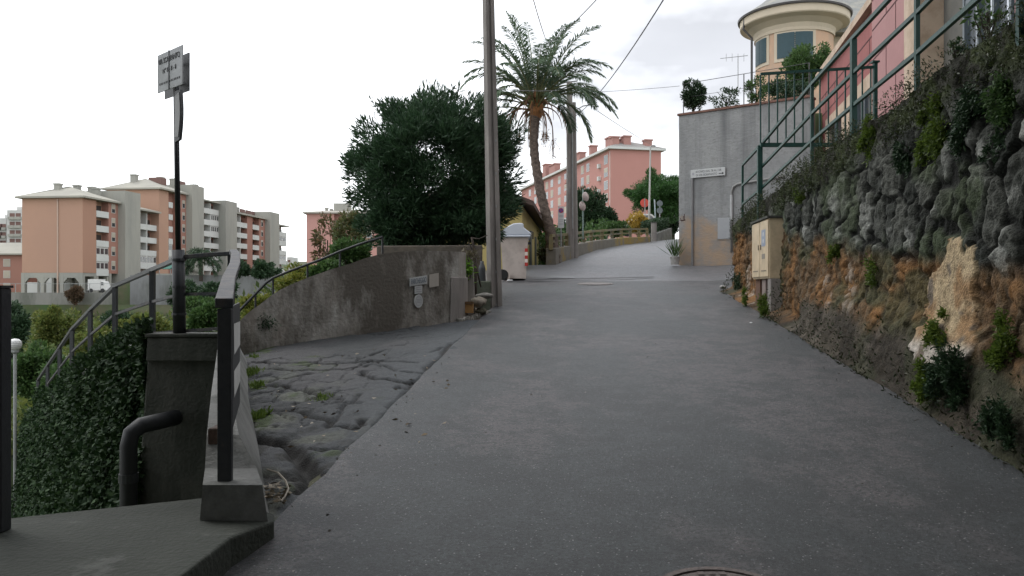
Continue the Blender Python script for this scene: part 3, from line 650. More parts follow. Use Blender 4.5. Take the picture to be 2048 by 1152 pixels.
# plates on it
wd_ = Vector((-.77 + 3.264, 2.1, 0)).normalized(); wn = Vector((wd_.y, -wd_.x, 0)) 
def wplate(px0, px1, y0a, y0b, y1a, y1b, dd=.02, th=.012):
    A_ = wall_at(px0); B_ = wall_at(px1)
    f = lambda q, py: Vector((q[0], q[1], -(py - 576) / F * q[1])) + wn * dd
    return [f(A_, y1a), f(B_, y1b), f(B_, y0b), f(A_, y0a)]
def plate_thing(name, label, cat, quad, m):
    t_ = thing(name, label, cat, sum(quad, Vector()) / 4 - Vector((0, 0, .0)))
    b = MB(); b.prism(quad, -wn * .012); o = b.build('plate', m, t_); return t_, o
q = wplate(818, 852.5, 556.5, 550.5, 573, 567.5)
M['plate'] = mat('white_enamel_plate', (.5, .51, .5), (.42, .43, .43), 6, .5)
t1_, o1_ = plate_thing('parking_sign', 'wide white sign reading PARCHEGGIO on the ramp wall', 'sign', q, M['plate'])
r_ = (q[1] - q[0]).normalized(); c_ = sum(q, Vector()) / 4 + wn * .012
text('PARCHEGGIO', .105, mat('blue_grey_ink', (.10, .13, .16), (.13, .16, .2), 5, .6), o1_, c_, r_, up, .001, sx=(q[1] - q[0]).length / .105 / 7.0)
q = wplate(828, 843, 572.5, 571, 588, 586.5, .018)
t1_, o1_ = plate_thing('small_sign', 'small white sign hanging under the PARCHEGGIO sign', 'sign', q, M['plate'])
r_ = (q[1] - q[0]).normalized(); c_ = sum(q, Vector()) / 4 + wn * .012
b = MB()
for k in range(3): 
    cz = c_ + Vector((0, 0, .03 - .03 * k)); b.face([cz - r_ * .045, cz + r_ * .045, cz + r_ * .045 + up * .009, cz - r_ * .045 + up * .009])
b.build('faint_lines', mat('faint_ink', (.3, .3, .32), (.34, .34, .36), 5, .6), o1_)
A_ = wall_at(835); c_ = Vector((A_[0], A_[1], -(602 - 576) / F * A_[1])) + wn * .02
t1_ = thing('oval_sign', 'round white sign below the small sign on the ramp wall', 'sign', c_)
ov = lambda rx, rz, dd: [c_ + wn * dd + wd_ * rx * math.cos(a) + up * rz * math.sin(a) for a in [2 * PI * k / 28 for k in range(28)]]
b = MB(); b.prism(ov(.073, .094, 0), wn * .008); o1_ = b.build('plate', M['plate'], t1_)
b = MB()
A1, A2 = ov(.052, .066, .010), ov(.046, .060, .010)
for k in range(28): j = (k + 1) % 28; b.face([A1[k], A1[j], A2[j], A2[k]])
for k in (-1, 0, 1): b.face([c_ + wn * .0102 + wd_ * s1 * .034 + up * (k * .022 + s2 * .005) for s1, s2 in ((-1, -1), (1, -1), (1, 1), (-1, 1))])
b.build('faint_marks', mat('faint_ink', (.3, .3, .32)), o1_)
q = wplate(857, 876, 549.5, 546, 575.5, 572)
plate_thing('blank_plate', 'square beige plate beside the PARCHEGGIO sign', 'plate', q, mat('beige_plate', (.42, .38, .34), (.37, .34, .3), 4, .7))
# small weed growing out of the wall
A_ = wall_at(535); c_ = np.array((A_[0], A_[1] - .03, -(647 - 576) / F * A_[1])); rng = np.random.default_rng(8)
p = c_ + rng.normal(0, 1, (260, 3)) * np.array((.06, .03, .045)); t = thing('wall_weed', 'small dark weed growing out of the ramp wall face', 'plant', c_)
leaves('foliage', p, rng.normal(0, 1, (260, 3)) + np.array((0, -.5, 0)), .035, .014, M['dark'], t, rng)

# thin rail beyond the wall
t = thing('stair_handrail', 'thin dark handrail climbing beyond the curved ramp wall', 'handrail', P(546, 596, 12.6))
pr = [(470, 632), (483, 617), (511, 588), (532, 566), (546, 556), (580, 542), (615, 529), (640, 520), (680, 503), (721, 488), (765, 474)]
rl = [P(x, y, 12.8 + .0005 * (x - 470)) for x, y in pr]
b = MB(); b.tube(rl, .022, 6); b.build('top_rail', M['black'], t, smooth=True)
b = MB(); b.tube([q - Vector((0, 0, .3)) for q in rl[3:]], .013, 6); b.build('middle_rail', M['black'], t, smooth=True)
for i in (2, 4, 6, 8, 10):
    b = MB(); b.tube([rl[i], rl[i] - Vector((0, 0, 1.3))], .017, 6); b.build('post', M['black'], t)
# ================================================================== MIDDLE OF THE STREET
# ---- near concrete utility pole (channel section)
t = thing('utility_pole', 'tall grey concrete utility pole with a channel down its face beside the road', 'pole', (-.29, 13.9, -.35))
fr = Fr((-.29, 13.9, 0), Vector((math.cos(.45), math.sin(.45), 0)), Vector((math.sin(.45), -math.cos(.45), 0)))
def sec(z):
    k = 1 - .042 * (z + .3); w_ = .098 * k; dpt = .09 * k; lean = -.021 * (z + .3)
    pts = [(-w_, -dpt), (-w_, dpt), (-w_ * .45, dpt), (-w_ * .35, dpt - .045 * k), (w_ * .1, dpt - .045 * k), (w_ * .2, dpt), (w_, dpt), (w_, -dpt)]
    return [fr.p(a, b_, z) + Vector((lean, 0, 0)) for a, b_ in pts]
b = MB(); zs = [-.6, 1, 3, 5, 7.5]
for z0, z1 in zip(zs[:-1], zs[1:]):
    A, B = sec(z0), sec(z1)
    for k in range(8): j = (k + 1) % 8; b.face([A[k], A[j], B[j], B[k]][::-1])
b.face(sec(7.5)); b.build('shaft', M['poleconc'], t, bevel=.008)
b = MB(); rr = random.Random(2)
for k in range(9):
    z = -.3 + k * .55; b.tube([fr.p(-.01, .082 - .003 * k, z), fr.p(-.01, .082 - .003 * k, z + .04)], .008, 5)
b.tube([fr.p(-.1, -.02, 7.2), fr.p(.5, -.1, 7.25)], .03, 6); b.build('fittings', M['steel'], t)

# ---- stone post, planter things by the wall end
def rough_box(b, x0, x1, y0, y1, z0, z1, j=.02, seed=1):
    r = random.Random(seed); q = lambda: r.uniform(-j, j)
    b.hexa([(x0 + q(), y0 + q(), z0), (x1 + q(), y0 + q(), z0), (x1 + q(), y1 + q(), z0), (x0 + q(), y1 + q(), z0), (x0 + q(), y0 + q(), z1 + q()), (x1 + q(), y0 + q(), z1 + q()), (x1 + q(), y1 + q(), z1 + q()), (x0 + q(), y1 + q(), z1 + q())])
c_ = P(937, 600, 12.7)
t = thing('stone_post', 'weathered pale stone post standing beside the end of the ramp wall', 'post', (c_.x, 12.7, -.4))
b = MB(); x0, x1 = P(934, 0, 12.7).x, P(947, 0, 12.7).x; b.hexa([(x0, 12.65, -.45), (x1 + .03, 12.65, -.45), (x1 + .03, 12.85, -.45), (x0, 12.85, -.45), (x0 - .01, 12.67, P(0, 517, 12.7).z), (x1 - .01, 12.67, P(0, 517, 12.7).z), (x1 - .01, 12.83, P(0, 517, 12.7).z), (x0 - .01, 12.83, P(0, 517, 12.7).z)])
b.build('shaft', M['poleconc'], t, bevel=.012)
t = thing('stone_slab', 'mossy upright concrete slab between the ramp wall and the stone post', 'slab', (P(926, 0, 12.75).x, 12.75, -.4))
b = MB(); rough_box(b, P(919, 0, 12.8).x, P(934, 0, 12.8).x, 12.75, 12.9, -.45, P(0, 520, 12.8).z, .012, 3); b.build('slab_body', M['concrete'], t, bevel=.012)
rng = np.random.default_rng(11)
c_ = P(930, 540, 12.65); p = np.array(c_) + rng.normal(0, 1, (240, 3)) * np.array((.05, .03, .075)); t = thing('fern', 'bright green fern sprouting on the slab by the ramp wall', 'fern', c_)
leaves('foliage', p, rng.normal(0, .4, (240, 3)) + np.array((0, -.4, .5)), .11, .022, leafmat('bright_fern', [(.16, .32, .03), (.2, .4, .05)], .3), t, rng)
for (px, py, s_, sd_) in ((922, 560, 1.0, 12), (938, 512, 1.3, 13)):
    c_ = P(px, py, 12.6); rng = np.random.default_rng(sd_); p = np.array(c_) + rng.normal(0, 1, (200, 3)) * np.array((.05, .04, .04)) * s_
    t = thing('dry_weed', 'dry brown weed clump beside the bright fern' if sd_ == 12 else 'dry dark weed crowning the stone slab top', 'weed', c_)
    leaves('foliage', p, rng.normal(0, .6, (200, 3)) + np.array((0, -.2, .3)), .06, .018, leafmat('dry_leaf', [(.13, .10, .06), (.09, .08, .04), (.07, .06, .03)], .2), t, rng)
# orange crate
t = thing('orange_crate', 'small orange wooden crate on the verge under the stone post', 'crate', P(936, 625, 12.25))
x0, x1 = P(926, 0, 12.25).x, P(946, 0, 12.25).x; zb, zt = P(0, 626, 12.25).z, P(0, 604, 12.25).z
m_ = mat('orange_wood', (.36, .20, .07), (.28, .15, .05), 9, .8, .3)
b = MB(); b.box(x0, x1, 12.25, 12.265, zb, zt); b.box(x0, x1, 12.45, 12.465, zb, zt); b.box(x0, x0 + .012, 12.267, 12.448, zb, zt); b.box(x1 - .012, x1, 12.267, 12.448, zb, zt); b.box(x0 + .013, x1 - .013, 12.267, 12.448, zb, zb + .012); b.build('box_body', m_, t)
b = MB(); b.box(x0 - .008, x1 + .008, 12.238, 12.25, zt - .03, zt + .006); b.build('rim', mat('brown_wood', (.16, .09, .04), (.12, .07, .035), 9, .8), t)
# stones
SM = colmat('rock', .92, .8, 40, 12, .35)
def rock(name, label, c, r, seed, colr, parent=None, squash=(1, .9, .6)):
    rng = np.random.default_rng(seed); nu_, nv_ = 18, 12
    th = np.linspace(0, 2 * PI, nu_)[:, None]; ph = np.linspace(.02, PI - .02, nv_)[None, :]
    x = np.cos(th) * np.sin(ph); y = np.sin(th) * np.sin(ph); z = np.cos(ph) + 0 * th
    R = 1 + .35 * (fbm(x * 1.7 + seed, y * 1.7 + z * 1.3, seed) - .5) * 2
    R[-1] = R[0]
    V = np.stack([x * R * r * squash[0] + c[0], y * R * r * squash[1] + c[1], z * R * r * squash[2] + c[2]], -1).reshape(-1, 3)
    o = npmesh(name, V, gridfaces(nu_, nv_), SM, parent, col=np.tile(np.array(colr), (len(V), 1)))
    if parent is None: tag(o, label, 'stone')
    return o
rock('stone', 'large pale stone on the verge beside the orange crate', P(957, 604, 12.6), .13, 5, (.25, .22, .18))
rock('stone', 'flat grey stone between the pale stone and the concrete pole', P(968, 592, 13.0), .11, 6, (.22, .21, .19), squash=(1.3, .8, .45))
rock('stone', 'dark mossy stone low on the verge by the pole foot', P(962, 622, 12.6), .09, 7, (.09, .085, .06))
# pale rubble kerb
rr = random.Random(9); V = []
b = MB()
for k in range(46):
    s_ = k / 45; px = lin(921, 976, s_) + rr.uniform(-3, 3); Y = lin(11.95, 12.9, s_); x = (px - 1024) / F * Y; z = float(zR(Y)) - .0; r = rr.uniform(.018, .045)
    rough_box(b, x - r, x + r, Y - r, Y + r, z - .04, z + r * .7, r * .35, k)
tag(b.build('rubble', mat('pale_rubble', (.27, .26, .23), (.2, .19, .17), 14, .9, .4)), 'strip of pale broken rubble along the asphalt edge below the crate', 'rubble', kind='stuff')
# dry sapling leaning by the pole
t = thing('bare_sapling', 'bare dead sapling between the stone post and the pole', 'sapling', P(950, 605, 13.0))
b = MB(); Q = lambda x, y: P(x, y, 13.05)
b.tube([Q(951, 606), Q(950, 560), Q(949, 520), Q(946, 485), Q(943, 474)], [.035, .03, .028, .02, .012], 7); b.tube([Q(950, 520), Q(955, 545), Q(962, 575)], [.02, .016, .012], 6)
b.tube([Q(944, 476), Q(958, 478), Q(975, 470)], [.012, .01, .006], 5); b.tube([Q(949, 510), Q(940, 490), Q(936, 484)], [.012, .009, .005], 5); b.build('trunk', M['bark'], t, smooth=True)
# low garden block behind
t = thing('garden_block', 'low mossy concrete block behind the bare sapling', 'block', P(970, 590, 13.6))
b = MB(); rough_box(b, P(950, 0, 13.7).x, P(982, 0, 13.7).x, 13.55, 13.95, -.45, P(0, 562, 13.7).z, .01, 4); b.build('block_body', mat('mossy_concrete', (.10, .11, .085), (.07, .08, .055), 6, .9, .5), t, bevel=.015)
t = thing('low_garden_wall', 'low stone garden wall under the big dark bush', 'wall', P(940, 520, 14.6))
b = MB(); rough_box(b, -2.4, -.52, 14.6, 14.9, -.4, P(0, 492, 14.7).z, .02, 8); b.build('wall_body', mat('garden_stone', (.12, .10, .08), (.075, .065, .055), 5, .9, .7), t, bevel=.02)
t = thing('grey_jug', 'dark grey container standing on the garden block', 'container', P(964, 566, 13.7))
b = MB(); c_ = P(964, 567, 13.7); b.lathe(c_, [(0, 0), (.06, 0), (.065, .05), (.055, .2), (.06, .24), (.045, .3), (.03, .33), (.03, .37), (0, .37)], 14); b.build('body', mat('dark_plastic', (.04, .045, .05), (.05, .055, .06), 7, .5), t, smooth=True)

# ---- wheeled waste container
t = thing('waste_container', 'cream and grey street waste container with a domed lid and red white strip', 'waste container', P(1028, 558, 20.8))
Yb = 20.8; X = lambda px: (px - 1024) / F * Yb; Z = lambda py: -(py - 576) / F * Yb
mb_ = mat('cream_plastic', (.60, .53, .48), (.55, .48, .43), 2, .55, .1, c3=(.46, .40, .36), s3=2.5); ml = mat('grey_lid_plastic', (.60, .64, .70), (.54, .58, .64), 2, .5, .1)
b = MB()
def ringbox(x0, x1, z, y0, y1): return [(x0, y0, z), (x1, y0, z), (x1, y1, z), (x0, y1, z)]
lv = [ringbox(X(1006), X(1052), Z(557), Yb + .08, Yb + 1.35), ringbox(X(1003), X(1055), Z(500), Yb + .03, Yb + 1.5), ringbox(X(1000), X(1057), Z(474), Yb, Yb + 1.6)]
for A, B in zip(lv[:-1], lv[1:]):
    for k in range(4): j = (k + 1) % 4; b.face([A[k], A[j], B[j], B[k]])
b.face(lv[0][::-1]); b.face(lv[-1]); b.build('container_body', mb_, t, bevel=.03)
b = MB(); b.box(X(998), X(1061), Yb - .05, Yb + 1.66, Z(474.5), Z(470)); b.build('rim', ml, t, bevel=.02)
po = [(998, 470), (1001, 463), (1010, 457), (1019, 451), (1027, 447), (1040, 446), (1047, 447), (1047.5, 455), (1054, 460), (1062, 466), (1063, 470)]
b = MB(); b.prism([(X(a), Yb - .03, Z(c)) for a, c in po], (0, 1.66, 0)); b.build('lid', ml, t, bevel=.025)
b = MB(); 
for k in range(6): b.face([(X(1051.6) + .0 + (.0 if k < 9 else 0), Yb - .012, 0)] * 3) if False else None
zz = [Z(532), Z(497)]
for k in range(5):
    za0 = lin(zz[0], zz[1], k / 5); za1 = lin(zz[0], zz[1], (k + 1) / 5); b.fb(Fr((X(1049.6), Yb, 0), (1, 0, 0), (0, -1, 0)), 0, .075, -.03, .02, za0 + .001, za1, m=k % 2)
b.build('warning_strip', [mat('red_strip', (.5, .04, .03), (.45, .04, .03)), mat('white_strip', (.8, .72, .65), (.75, .68, .6))], t)
b = MB(); b.lathe((X(1006), Yb + .1, Z(549)), [(.0, -.05), (.12, -.05), (.14, -.02), (.14, .02), (.12, .05), (0, .05)], 18, ax=(0, 1, 0)); w1 = b.build('wheel', mat('rubber', (.015, .015, .015), (.02, .02, .02)), t, smooth=False)
b = MB(); b.lathe((X(1006), Yb + .02, Z(549)), [(.17, -.03), (.2, -.03), (.2, .06), (.17, .06)], 18, a0=0, a1=PI, ax=(0, 1, 0)); b.build('wheel_arch', mb_, t)
b = MB(); b.tube([(X(1059), Yb + .05, Z(462)), (X(1066), Yb + .05, Z(464)), (X(1066), Yb + .05, Z(478))], .018, 6); b.box(X(1056), X(1062), Yb + .0, Yb + .1, Z(489), Z(484)); b.build('handle', M['black'], t)
rock('litter', 'x', P(1020, 561, 20.4), .06, 31, (.6, .6, .6), squash=(1.3, .6, .35)); tag(C.objects['litter'], 'crumpled white litter at the foot of the waste container', 'litter')

# ---- big oleander
rng = np.random.default_rng(21); Yc = 16.6
t = thing('oleander_bush', 'huge dark green oleander bush overhanging the ramp wall', 'bush', (P(870, 0, Yc).x, Yc, .3))
n = 62000; p, d = crown(rng, P(872, 352, Yc), (186 / F * Yc, 1.75, 180 / F * Yc), n, 330, .15, .42)
c0 = np.array(P(872, 360, Yc)); low = p[:, 2] < c0[2] - .1
p[low, 0] = c0[0] + (p[low, 0] - c0[0]) * 1.0
kk_ = ~((p[:, 0] > P(985, 0, 16.6).x) & (p[:, 2] < P(0, 425, 16.6).z)); p = p[kk_]; d = d[kk_]; d[:, 2] += .45; leaves('crown', p, d, .15, .026, M['olean'], t, rng, .45)
p2, d2 = crown(rng, P(790, 450, Yc - .9), (78 / F * Yc, .8, 58 / F * Yc), 8000, 30, .3); d2[:, 2] += .3; leaves('crown', p2, d2, .15, .026, M['olean'], t, rng, .45)
p2, d2 = crown(rng, P(935, 440, Yc - .6), (105 / F * Yc, .8, 50 / F * Yc), 9000, 30, .3); d2[:, 2] += .3; leaves('crown', p2, d2, .15, .026, M['olean'], t, rng, .45)
tips = [(742, 200), (760, 205), (725, 240), (905, 175), (918, 172), (870, 182), (800, 200), (702, 320), (712, 285), (1025, 265), (1035, 300), (1010, 240), (1050, 365), (1046, 400), (960, 195), (840, 190)]
b = MB(); P3 = []; D3 = []
for i, (px, py) in enumerate(tips):
    e_ = P(px, py, Yc + rng.uniform(-.6, .6)); c1 = Vector(c0); s_ = c1.lerp(e_, .72); s_ = s_ - Vector((0, 0, .1)); b.tube([s_, e_], [.012, .005], 4)
    for k in range(26):
        tt = rng.uniform(.45, 1.0); P3.append(s_.lerp(e_, tt)); D3.append((e_ - s_).normalized())
leaves('sprigs', np.array([tuple(q) for q in P3]), np.array([tuple(q) for q in D3]), .15, .028, M['olean'], t, rng, .5)
for k in range(11):
    a = rng.uniform(0, 2 * PI); r_ = rng.uniform(.5, 1.4); base = Vector((c0[0] + rng.uniform(-.5, .5), Yc + rng.uniform(-.3, .3), .2)); e_ = Vector((c0[0] + math.cos(a) * r_, Yc + math.sin(a) * r_, c0[2] + rng.uniform(-.6, .8)))
    b.tube([base, base.lerp(e_, .5) + Vector((0, 0, .2)), e_], [.05, .035, .015], 6)
b.build('stems', M['bark'], t)

# ---- palm
t = thing('palm_tree', 'tall leaning date palm with arching fronds and an orange heart', 'palm tree', P(1106, 526, 27))
Yp = 27.0; ctr = [(1107, 530, 38), (1106, 505, 36), (1102, 470, 31), (1095, 440, 27), (1087, 410, 25.5), (1080, 380, 25), (1074, 345, 24), (1069, 310, 23), (1067, 280, 24), (1068, 255, 25), (1070, 238, 27), (1071, 225, 24)]
rows = []; nr = 120
for k in range(nr):
    s_ = k / (nr - 1) * (len(ctr) - 1); i = min(int(s_), len(ctr) - 2); f = s_ - i; rows.append([lin(ctr[i][j], ctr[i + 1][j], f) for j in range(3)])
segn = 20; V = []; CO = []
for k, (px, py, wpx) in enumerate(rows):
    c_ = P(px, py, Yp); 
    for j in range(segn):
        a = 2 * PI * (j / (segn - 1)); ph = (k / 3.0 + ((j * 5 / (segn - 1)) % 1)) % 1.0
        r = wpx * .77 / 2 / F * Yp * (1 + .14 * (ph - .5)) + .012 * math.sin(j * 7 + k)
        V.append((c_.x + r * math.cos(a), c_.y + r * math.sin(a), c_.z)); q = .085 + .10 * ph * (1 if k > 30 else .6); CO.append((q * 1.05, q * .82, q * .68))
npmesh('trunk', np.array(V), gridfaces(nr, segn), colmat('palm_bark', .95, .9, 30, 10, .5), t, col=np.array(CO))
b = MB(); cc_ = P(1073, 212, Yp); b.lathe(cc_ - Vector((0, 0, .42)), [(.14, 0), (.24, .2), (.22, .45), (.15, .7), (.08, .95)], 12); b.build('heart', mat('orange_fibre', (.34, .15, .05), (.22, .11, .05), 16, .9, .9, stretch=(1, 1, .3)), t)
rng = np.random.default_rng(77); LP = []; LD = []; LL = []; b = MB()
def frond(az, el, ln_, droop, leafl=.46, live=True, start=.22, n=66):
    d0 = Vector((math.cos(az) * math.cos(el), math.sin(az) * math.cos(el), math.sin(el))); pts = []; p_ = Vector(cc_) + Vector((math.cos(az), math.sin(az), 0)) * .12 + Vector((0, 0, rng.uniform(-.2, .25)))
    ns = 16; cur = d0.copy(); pts.append(p_.copy())
    for k in range(ns):
        cur = (cur + Vector((0, 0, -droop * (.35 + 1.6 * k / ns) / ns * 2.2))).normalized(); p_ = p_ + cur * ln_ / ns; pts.append(p_.copy())
    b.tube(pts, [lin(.032, .006, k / ns) for k in range(ns + 1)], 5, m=0 if live else 1)
    if live:
        for k in range(n):
            s_ = start + (1 - start) * k / n; f = s_ * ns; i = min(int(f), ns - 1); q = pts[i].lerp(pts[i + 1], f - i); ax = (pts[i + 1] - pts[i]).normalized()
            sd_ = ax.cross(Vector((0, 0, 1))); sd_ = sd_.normalized() if sd_.length > .05 else Vector((1, 0, 0)); u_ = sd_.cross(ax).normalized()
            prof_ = math.sin(PI * min(1, .18 + .80 * (s_ - start) / (1 - start))) ** .6
            for sg in (-1, 1):
                dd_ = (ax * .75 + sd_ * sg * .75 + u_ * .25 + Vector((0, 0, -.25)) + Vector(rng.normal(0, .12, 3))).normalized()
                LP.append(tuple(q)); LD.append(tuple(dd_)); LL.append(leafl * prof_ * rng.uniform(.8, 1.1))
for k in range(19): frond(k * 2.4 + rng.uniform(-.2, .2), rng.uniform(.98, 1.42), rng.uniform(2.7, 3.3), rng.uniform(.45, .75))
for k in range(19): frond(k / 19 * 2 * PI + rng.uniform(-.1, .1), rng.uniform(.65, 1.0), rng.uniform(2.5, 3.0), rng.uniform(.5, .8))
for k in range(9): frond(k / 9 * 2 * PI + rng.uniform(-.2, .2), rng.uniform(.3, .55), rng.uniform(2.3, 2.7), rng.uniform(.5, .9), start=.5)
for az, el, l_, dr in ((.05, .62, 2.9, .75), (-.15, .45, 2.9, .75), (.2, .35, 2.5, 1.25), (PI, .8, 2.6, 1.1), (PI - .2, .5, 2.9, .9), (PI + .2, .45, 2.8, .8)): frond(az, el, l_, dr, n=60)
for k in range(14): frond(rng.uniform(0, 2 * PI), rng.uniform(.1, .6), rng.uniform(1.0, 1.9), rng.uniform(.9, 1.8), live=False)
for k in range(12): frond(rng.uniform(0, 2 * PI), rng.uniform(-.3, .2), rng.uniform(.7, 1.5), rng.uniform(2.2, 3.5), live=False)
b.build('frond_stalks', [mat('palm_rib', (.16, .17, .07), (.12, .14, .06), 6, .7), M['deadp']], t)
LP, LD, LL = np.array(LP), np.array(LD), np.array(LL)
nL = len(LP); s_ = np.cross(LD, np.array((0, 0, 1.)) + rng.normal(0, .3, (nL, 3))); s_ /= np.linalg.norm(s_, axis=1)[:, None]; V = np.empty((nL, 4, 3)); mid = LP + LD * (LL * .4)[:, None]; tip = LP + LD * LL[:, None]; tip[:, 2] -= LL * .18
V[:, 0] = LP; V[:, 1] = mid + s_ * .021; V[:, 2] = tip; V[:, 3] = mid - s_ * .021
npmesh('fronds', V.reshape(-1, 3), np.arange(nL * 4).reshape(-1, 4), M['palm'], t)
# hanging fruit stalks
b = MB(); P3 = []
for az, l_ in ((.3, 1.35), (PI + .1, .9), (-1.2, 1.0), (.9, .7)):
    s0 = Vector(cc_) + Vector((0, 0, -.3)); o_ = Vector((math.cos(az), math.sin(az), 0)); pts = [s0, s0 + o_ * .35 + Vector((0, 0, .05)), s0 + o_ * .55 + Vector((0, 0, -.35)), s0 + o_ * .58 + Vector((0, 0, -l_))]
    b.tube(pts, .012, 5)
    for k in range(26):
        q = pts[2].lerp(pts[3], rng.uniform(.4, 1.1)) + Vector(rng.normal(0, .07, 3)); P3.append(tuple(q)); b.tube([pts[2].lerp(pts[3], .4), q], .004, 3)
b.build('fruit_stalks', M['deadp'], t); leaves('fruit', np.array(P3), np.tile((0, 0, -1.), (len(P3), 1)), .06, .05, leafmat('date_fruit', [(.2, .11, .06), (.14, .08, .05)], 0), t, rng)

# ---- low wall with rail on the left of the upper street
fl = [P(1112, 0, 26.3), (3.46, 34.4), (5.4, 39.5), (7.3, 42.7)]
fl = [(1.40, 26.3), (2.1, 29.2), (3.46, 34.4), (5.4, 39.5), (7.1, 42.3)]
t = thing('roadside_wall', 'low concrete wall with an ochre concrete rail curving up the street past the palm', 'wall', (1.4, 26.3, .7))
b = MB(); b2 = MB()
hw = .52
for i in range(len(fl) - 1):
    a_, c_ = fl[i], fl[i + 1]; z0, z1 = float(zR(a_[1])), float(zR(c_[1])); h0 = hw * (1 - .12 * i); h1 = hw * (1 - .12 * (i + 1))
    b.hexa([(a_[0], a_[1], z0 - .4), (c_[0], c_[1], z1 - .4), (c_[0] - .32, c_[1] + .1, z1 - .4), (a_[0] - .32, a_[1] + .1, z0 - .4), (a_[0], a_[1], z0 + h0), (c_[0], c_[1], z1 + h1), (c_[0] - .32, c_[1] + .1, z1 + h1), (a_[0] - .32, a_[1] + .1, z0 + h0)])
b.build('wall_body', mat('lichen_concrete', (.17, .155, .13), (.13, .12, .10), 3, .9, .5, c3=(.24, .17, .045), s3=.45, w3=(.52, .6)), t, bevel=.02)
M['ochre'] = mat('ochre_lichen_concrete', (.20, .16, .07), (.14, .125, .07), 3, .9, .4, c3=(.12, .12, .1), s3=.6)
ra = [(x - .16, y + .05, float(zR(y)) + hw * (1 - .12 * i) + .40) for i, (x, y) in enumerate(fl)]
b = MB(); b.tube(ra, 0, sq=(.10, .09)); b.build('top_rail', M['ochre'], t)
b = MB(); b.tube([(x, y, z - .20) for x, y, z in ra], 0, sq=(.07, .06)); b.build('middle_rail', M['ochre'], t)
for k in range(13):
    s_ = k / 12 * (len(ra) - 1); i = min(int(s_), len(ra) - 2); q = Vector(ra[i]).lerp(Vector(ra[i + 1]), s_ - i)
    b = MB(); b.box(q.x - .065, q.x + .065, q.y - .06, q.y + .06, q.z - .46, q.z - .03); b.build('post', M['ochre'], t, bevel=.008)
# end post with hedge and small railing
c_ = (7.45, 42.9); zz = float(zR(42.9))
t = thing('gate_pillar', 'weathered concrete pillar at the upper end of the roadside wall', 'pillar', (c_[0], c_[1], zz)); b = MB(); b.box(c_[0] - .2, c_[0] + .05, c_[1] - .15, c_[1] + .15, zz - .3, zz + .95); b.build('shaft', M['poleconc'], t, bevel=.02)
b = MB(); b.box(c_[0] - .23, c_[0] + .08, c_[1] - .18, c_[1] + .18, zz + .952, zz + 1.0); b.build('cap', M['darkconc'], t)
t = thing('hedge_kerb', 'low grey wall under the trimmed hedge at the bend', 'kerb wall', (8, 45, 2.5)); b = MB(); b.hexa([(7.6, 43.1, 2.0), (9.6, 49.5, 2.6), (9.2, 49.6, 2.6), (7.2, 43.2, 2.0), (7.6, 43.1, 2.85), (9.6, 49.5, 3.6), (9.2, 49.6, 3.6), (7.2, 43.2, 2.85)]); b.build('wall_body', M['concrete'], t)
rng = np.random.default_rng(31); n = 9000; s_ = rng.uniform(0, 1, n); hp = np.stack([lin(7.15, 9.2, s_) + rng.uniform(-.45, .25, n), lin(43.3, 49.6, s_), lin(2.85, 3.6, s_) + rng.uniform(0, .62, n)], 1)
t = thing('hedge', 'trimmed dark hedge on the bend beyond the gate pillar', 'hedge', (8.2, 46, 2.8)); leaves('foliage', hp, rng.normal(0, .5, (n, 3)) + np.array((.2, -.3, .5)), .09, .06, M['dark'], t, rng)
# parked white car beyond the hedge, only its roof shows
t = thing('parked_car', 'white parked car half hidden beyond the hedge', 'car', (7.9, 50, 3.0)); b = MB()
xx = 6.6; zc = float(zR(51)) ; pr_ = [(0, .35), (.05, .75), (.9, .9), (1.4, 1.38), (2.7, 1.42), (3.4, .95), (3.9, .85), (3.95, .35)]
b.prism([(xx + a * .75, 51.0, zc + z_) for a, z_ in pr_], (0, 1.6, 0)); b.build('body', M['white'], t, bevel=.05)
b = MB(); b.prism([(xx + a * .75, 50.98, zc + z_) for a, z_ in [(1.0, .92), (1.45, 1.3), (2.6, 1.33), (3.2, .95)]], (0, .015, 0)); b.build('window', M['glass'], t)
for a in (.7, 3.2): b = MB(); b.lathe((xx + a * .75, 50.97, zc + .3), [(0, -.05), (.27, -.05), (.3, 0), (.27, .1), (0, .1)], 16, ax=(0, 1, 0)); b.build('wheel', C.objects['wheel'].data.materials[0], t)

# ---- street poles
t = thing('utility_pole', 'grey concrete utility pole standing on the roadside wall right of the palm', 'pole', (2.0, 29.3, 1.0))
b = MB(); x0 = P(1140, 0, 29.3).x; b.tube([(x0, 29.3, .9), (x0 - .02, 29.3, P(0, 165, 29.3).z)], [.14, .10], 8); b.build('shaft', M['poleconc'], t)
b = MB(); b.tube([(x0 - .25, 29.3, 7.3), (x0 + .25, 29.3, 7.35)], .025, 6); b.tube([(x0, 29.15, 5.6), (x0, 29.15, 5.75)], .05, 8)
b.tube([(x0 + .09, 29.2, 2.1), (x0 + .07, 29.2, 6.2)], .02, 6); b.build('fittings', M['steel'], t)
t = thing('street_lamp', 'grey street lamp with a curved arm beside the twin utility pole', 'street lamp', (2.3, 29.6, 1.0))
x1 = P(1149, 0, 29.6).x; Q = lambda a, c: P(a, c, 29.6)
b = MB(); b.tube([(x1, 29.6, 1.0), (x1 - .02, 29.6, P(0, 205, 29.6).z)], [.14, .07], 10); b.build('shaft', M['poleconc'], t)
b = MB(); b.tube([Q(1149, 240), Q(1151, 228), Q(1156, 218), Q(1166, 212), Q(1185, 209), Q(1194, 209)], .022, 6); b.build('arm', M['steel'], t, smooth=True)
b = MB(); c_ = Q(1193, 211); b.lathe(c_ - Vector((0, 0, .06)), [(0, 0), (.09, .01), (.08, .05), (.03, .09), (0, .1)], 12); b.build('lamp_head', M['steel'], t, smooth=True)
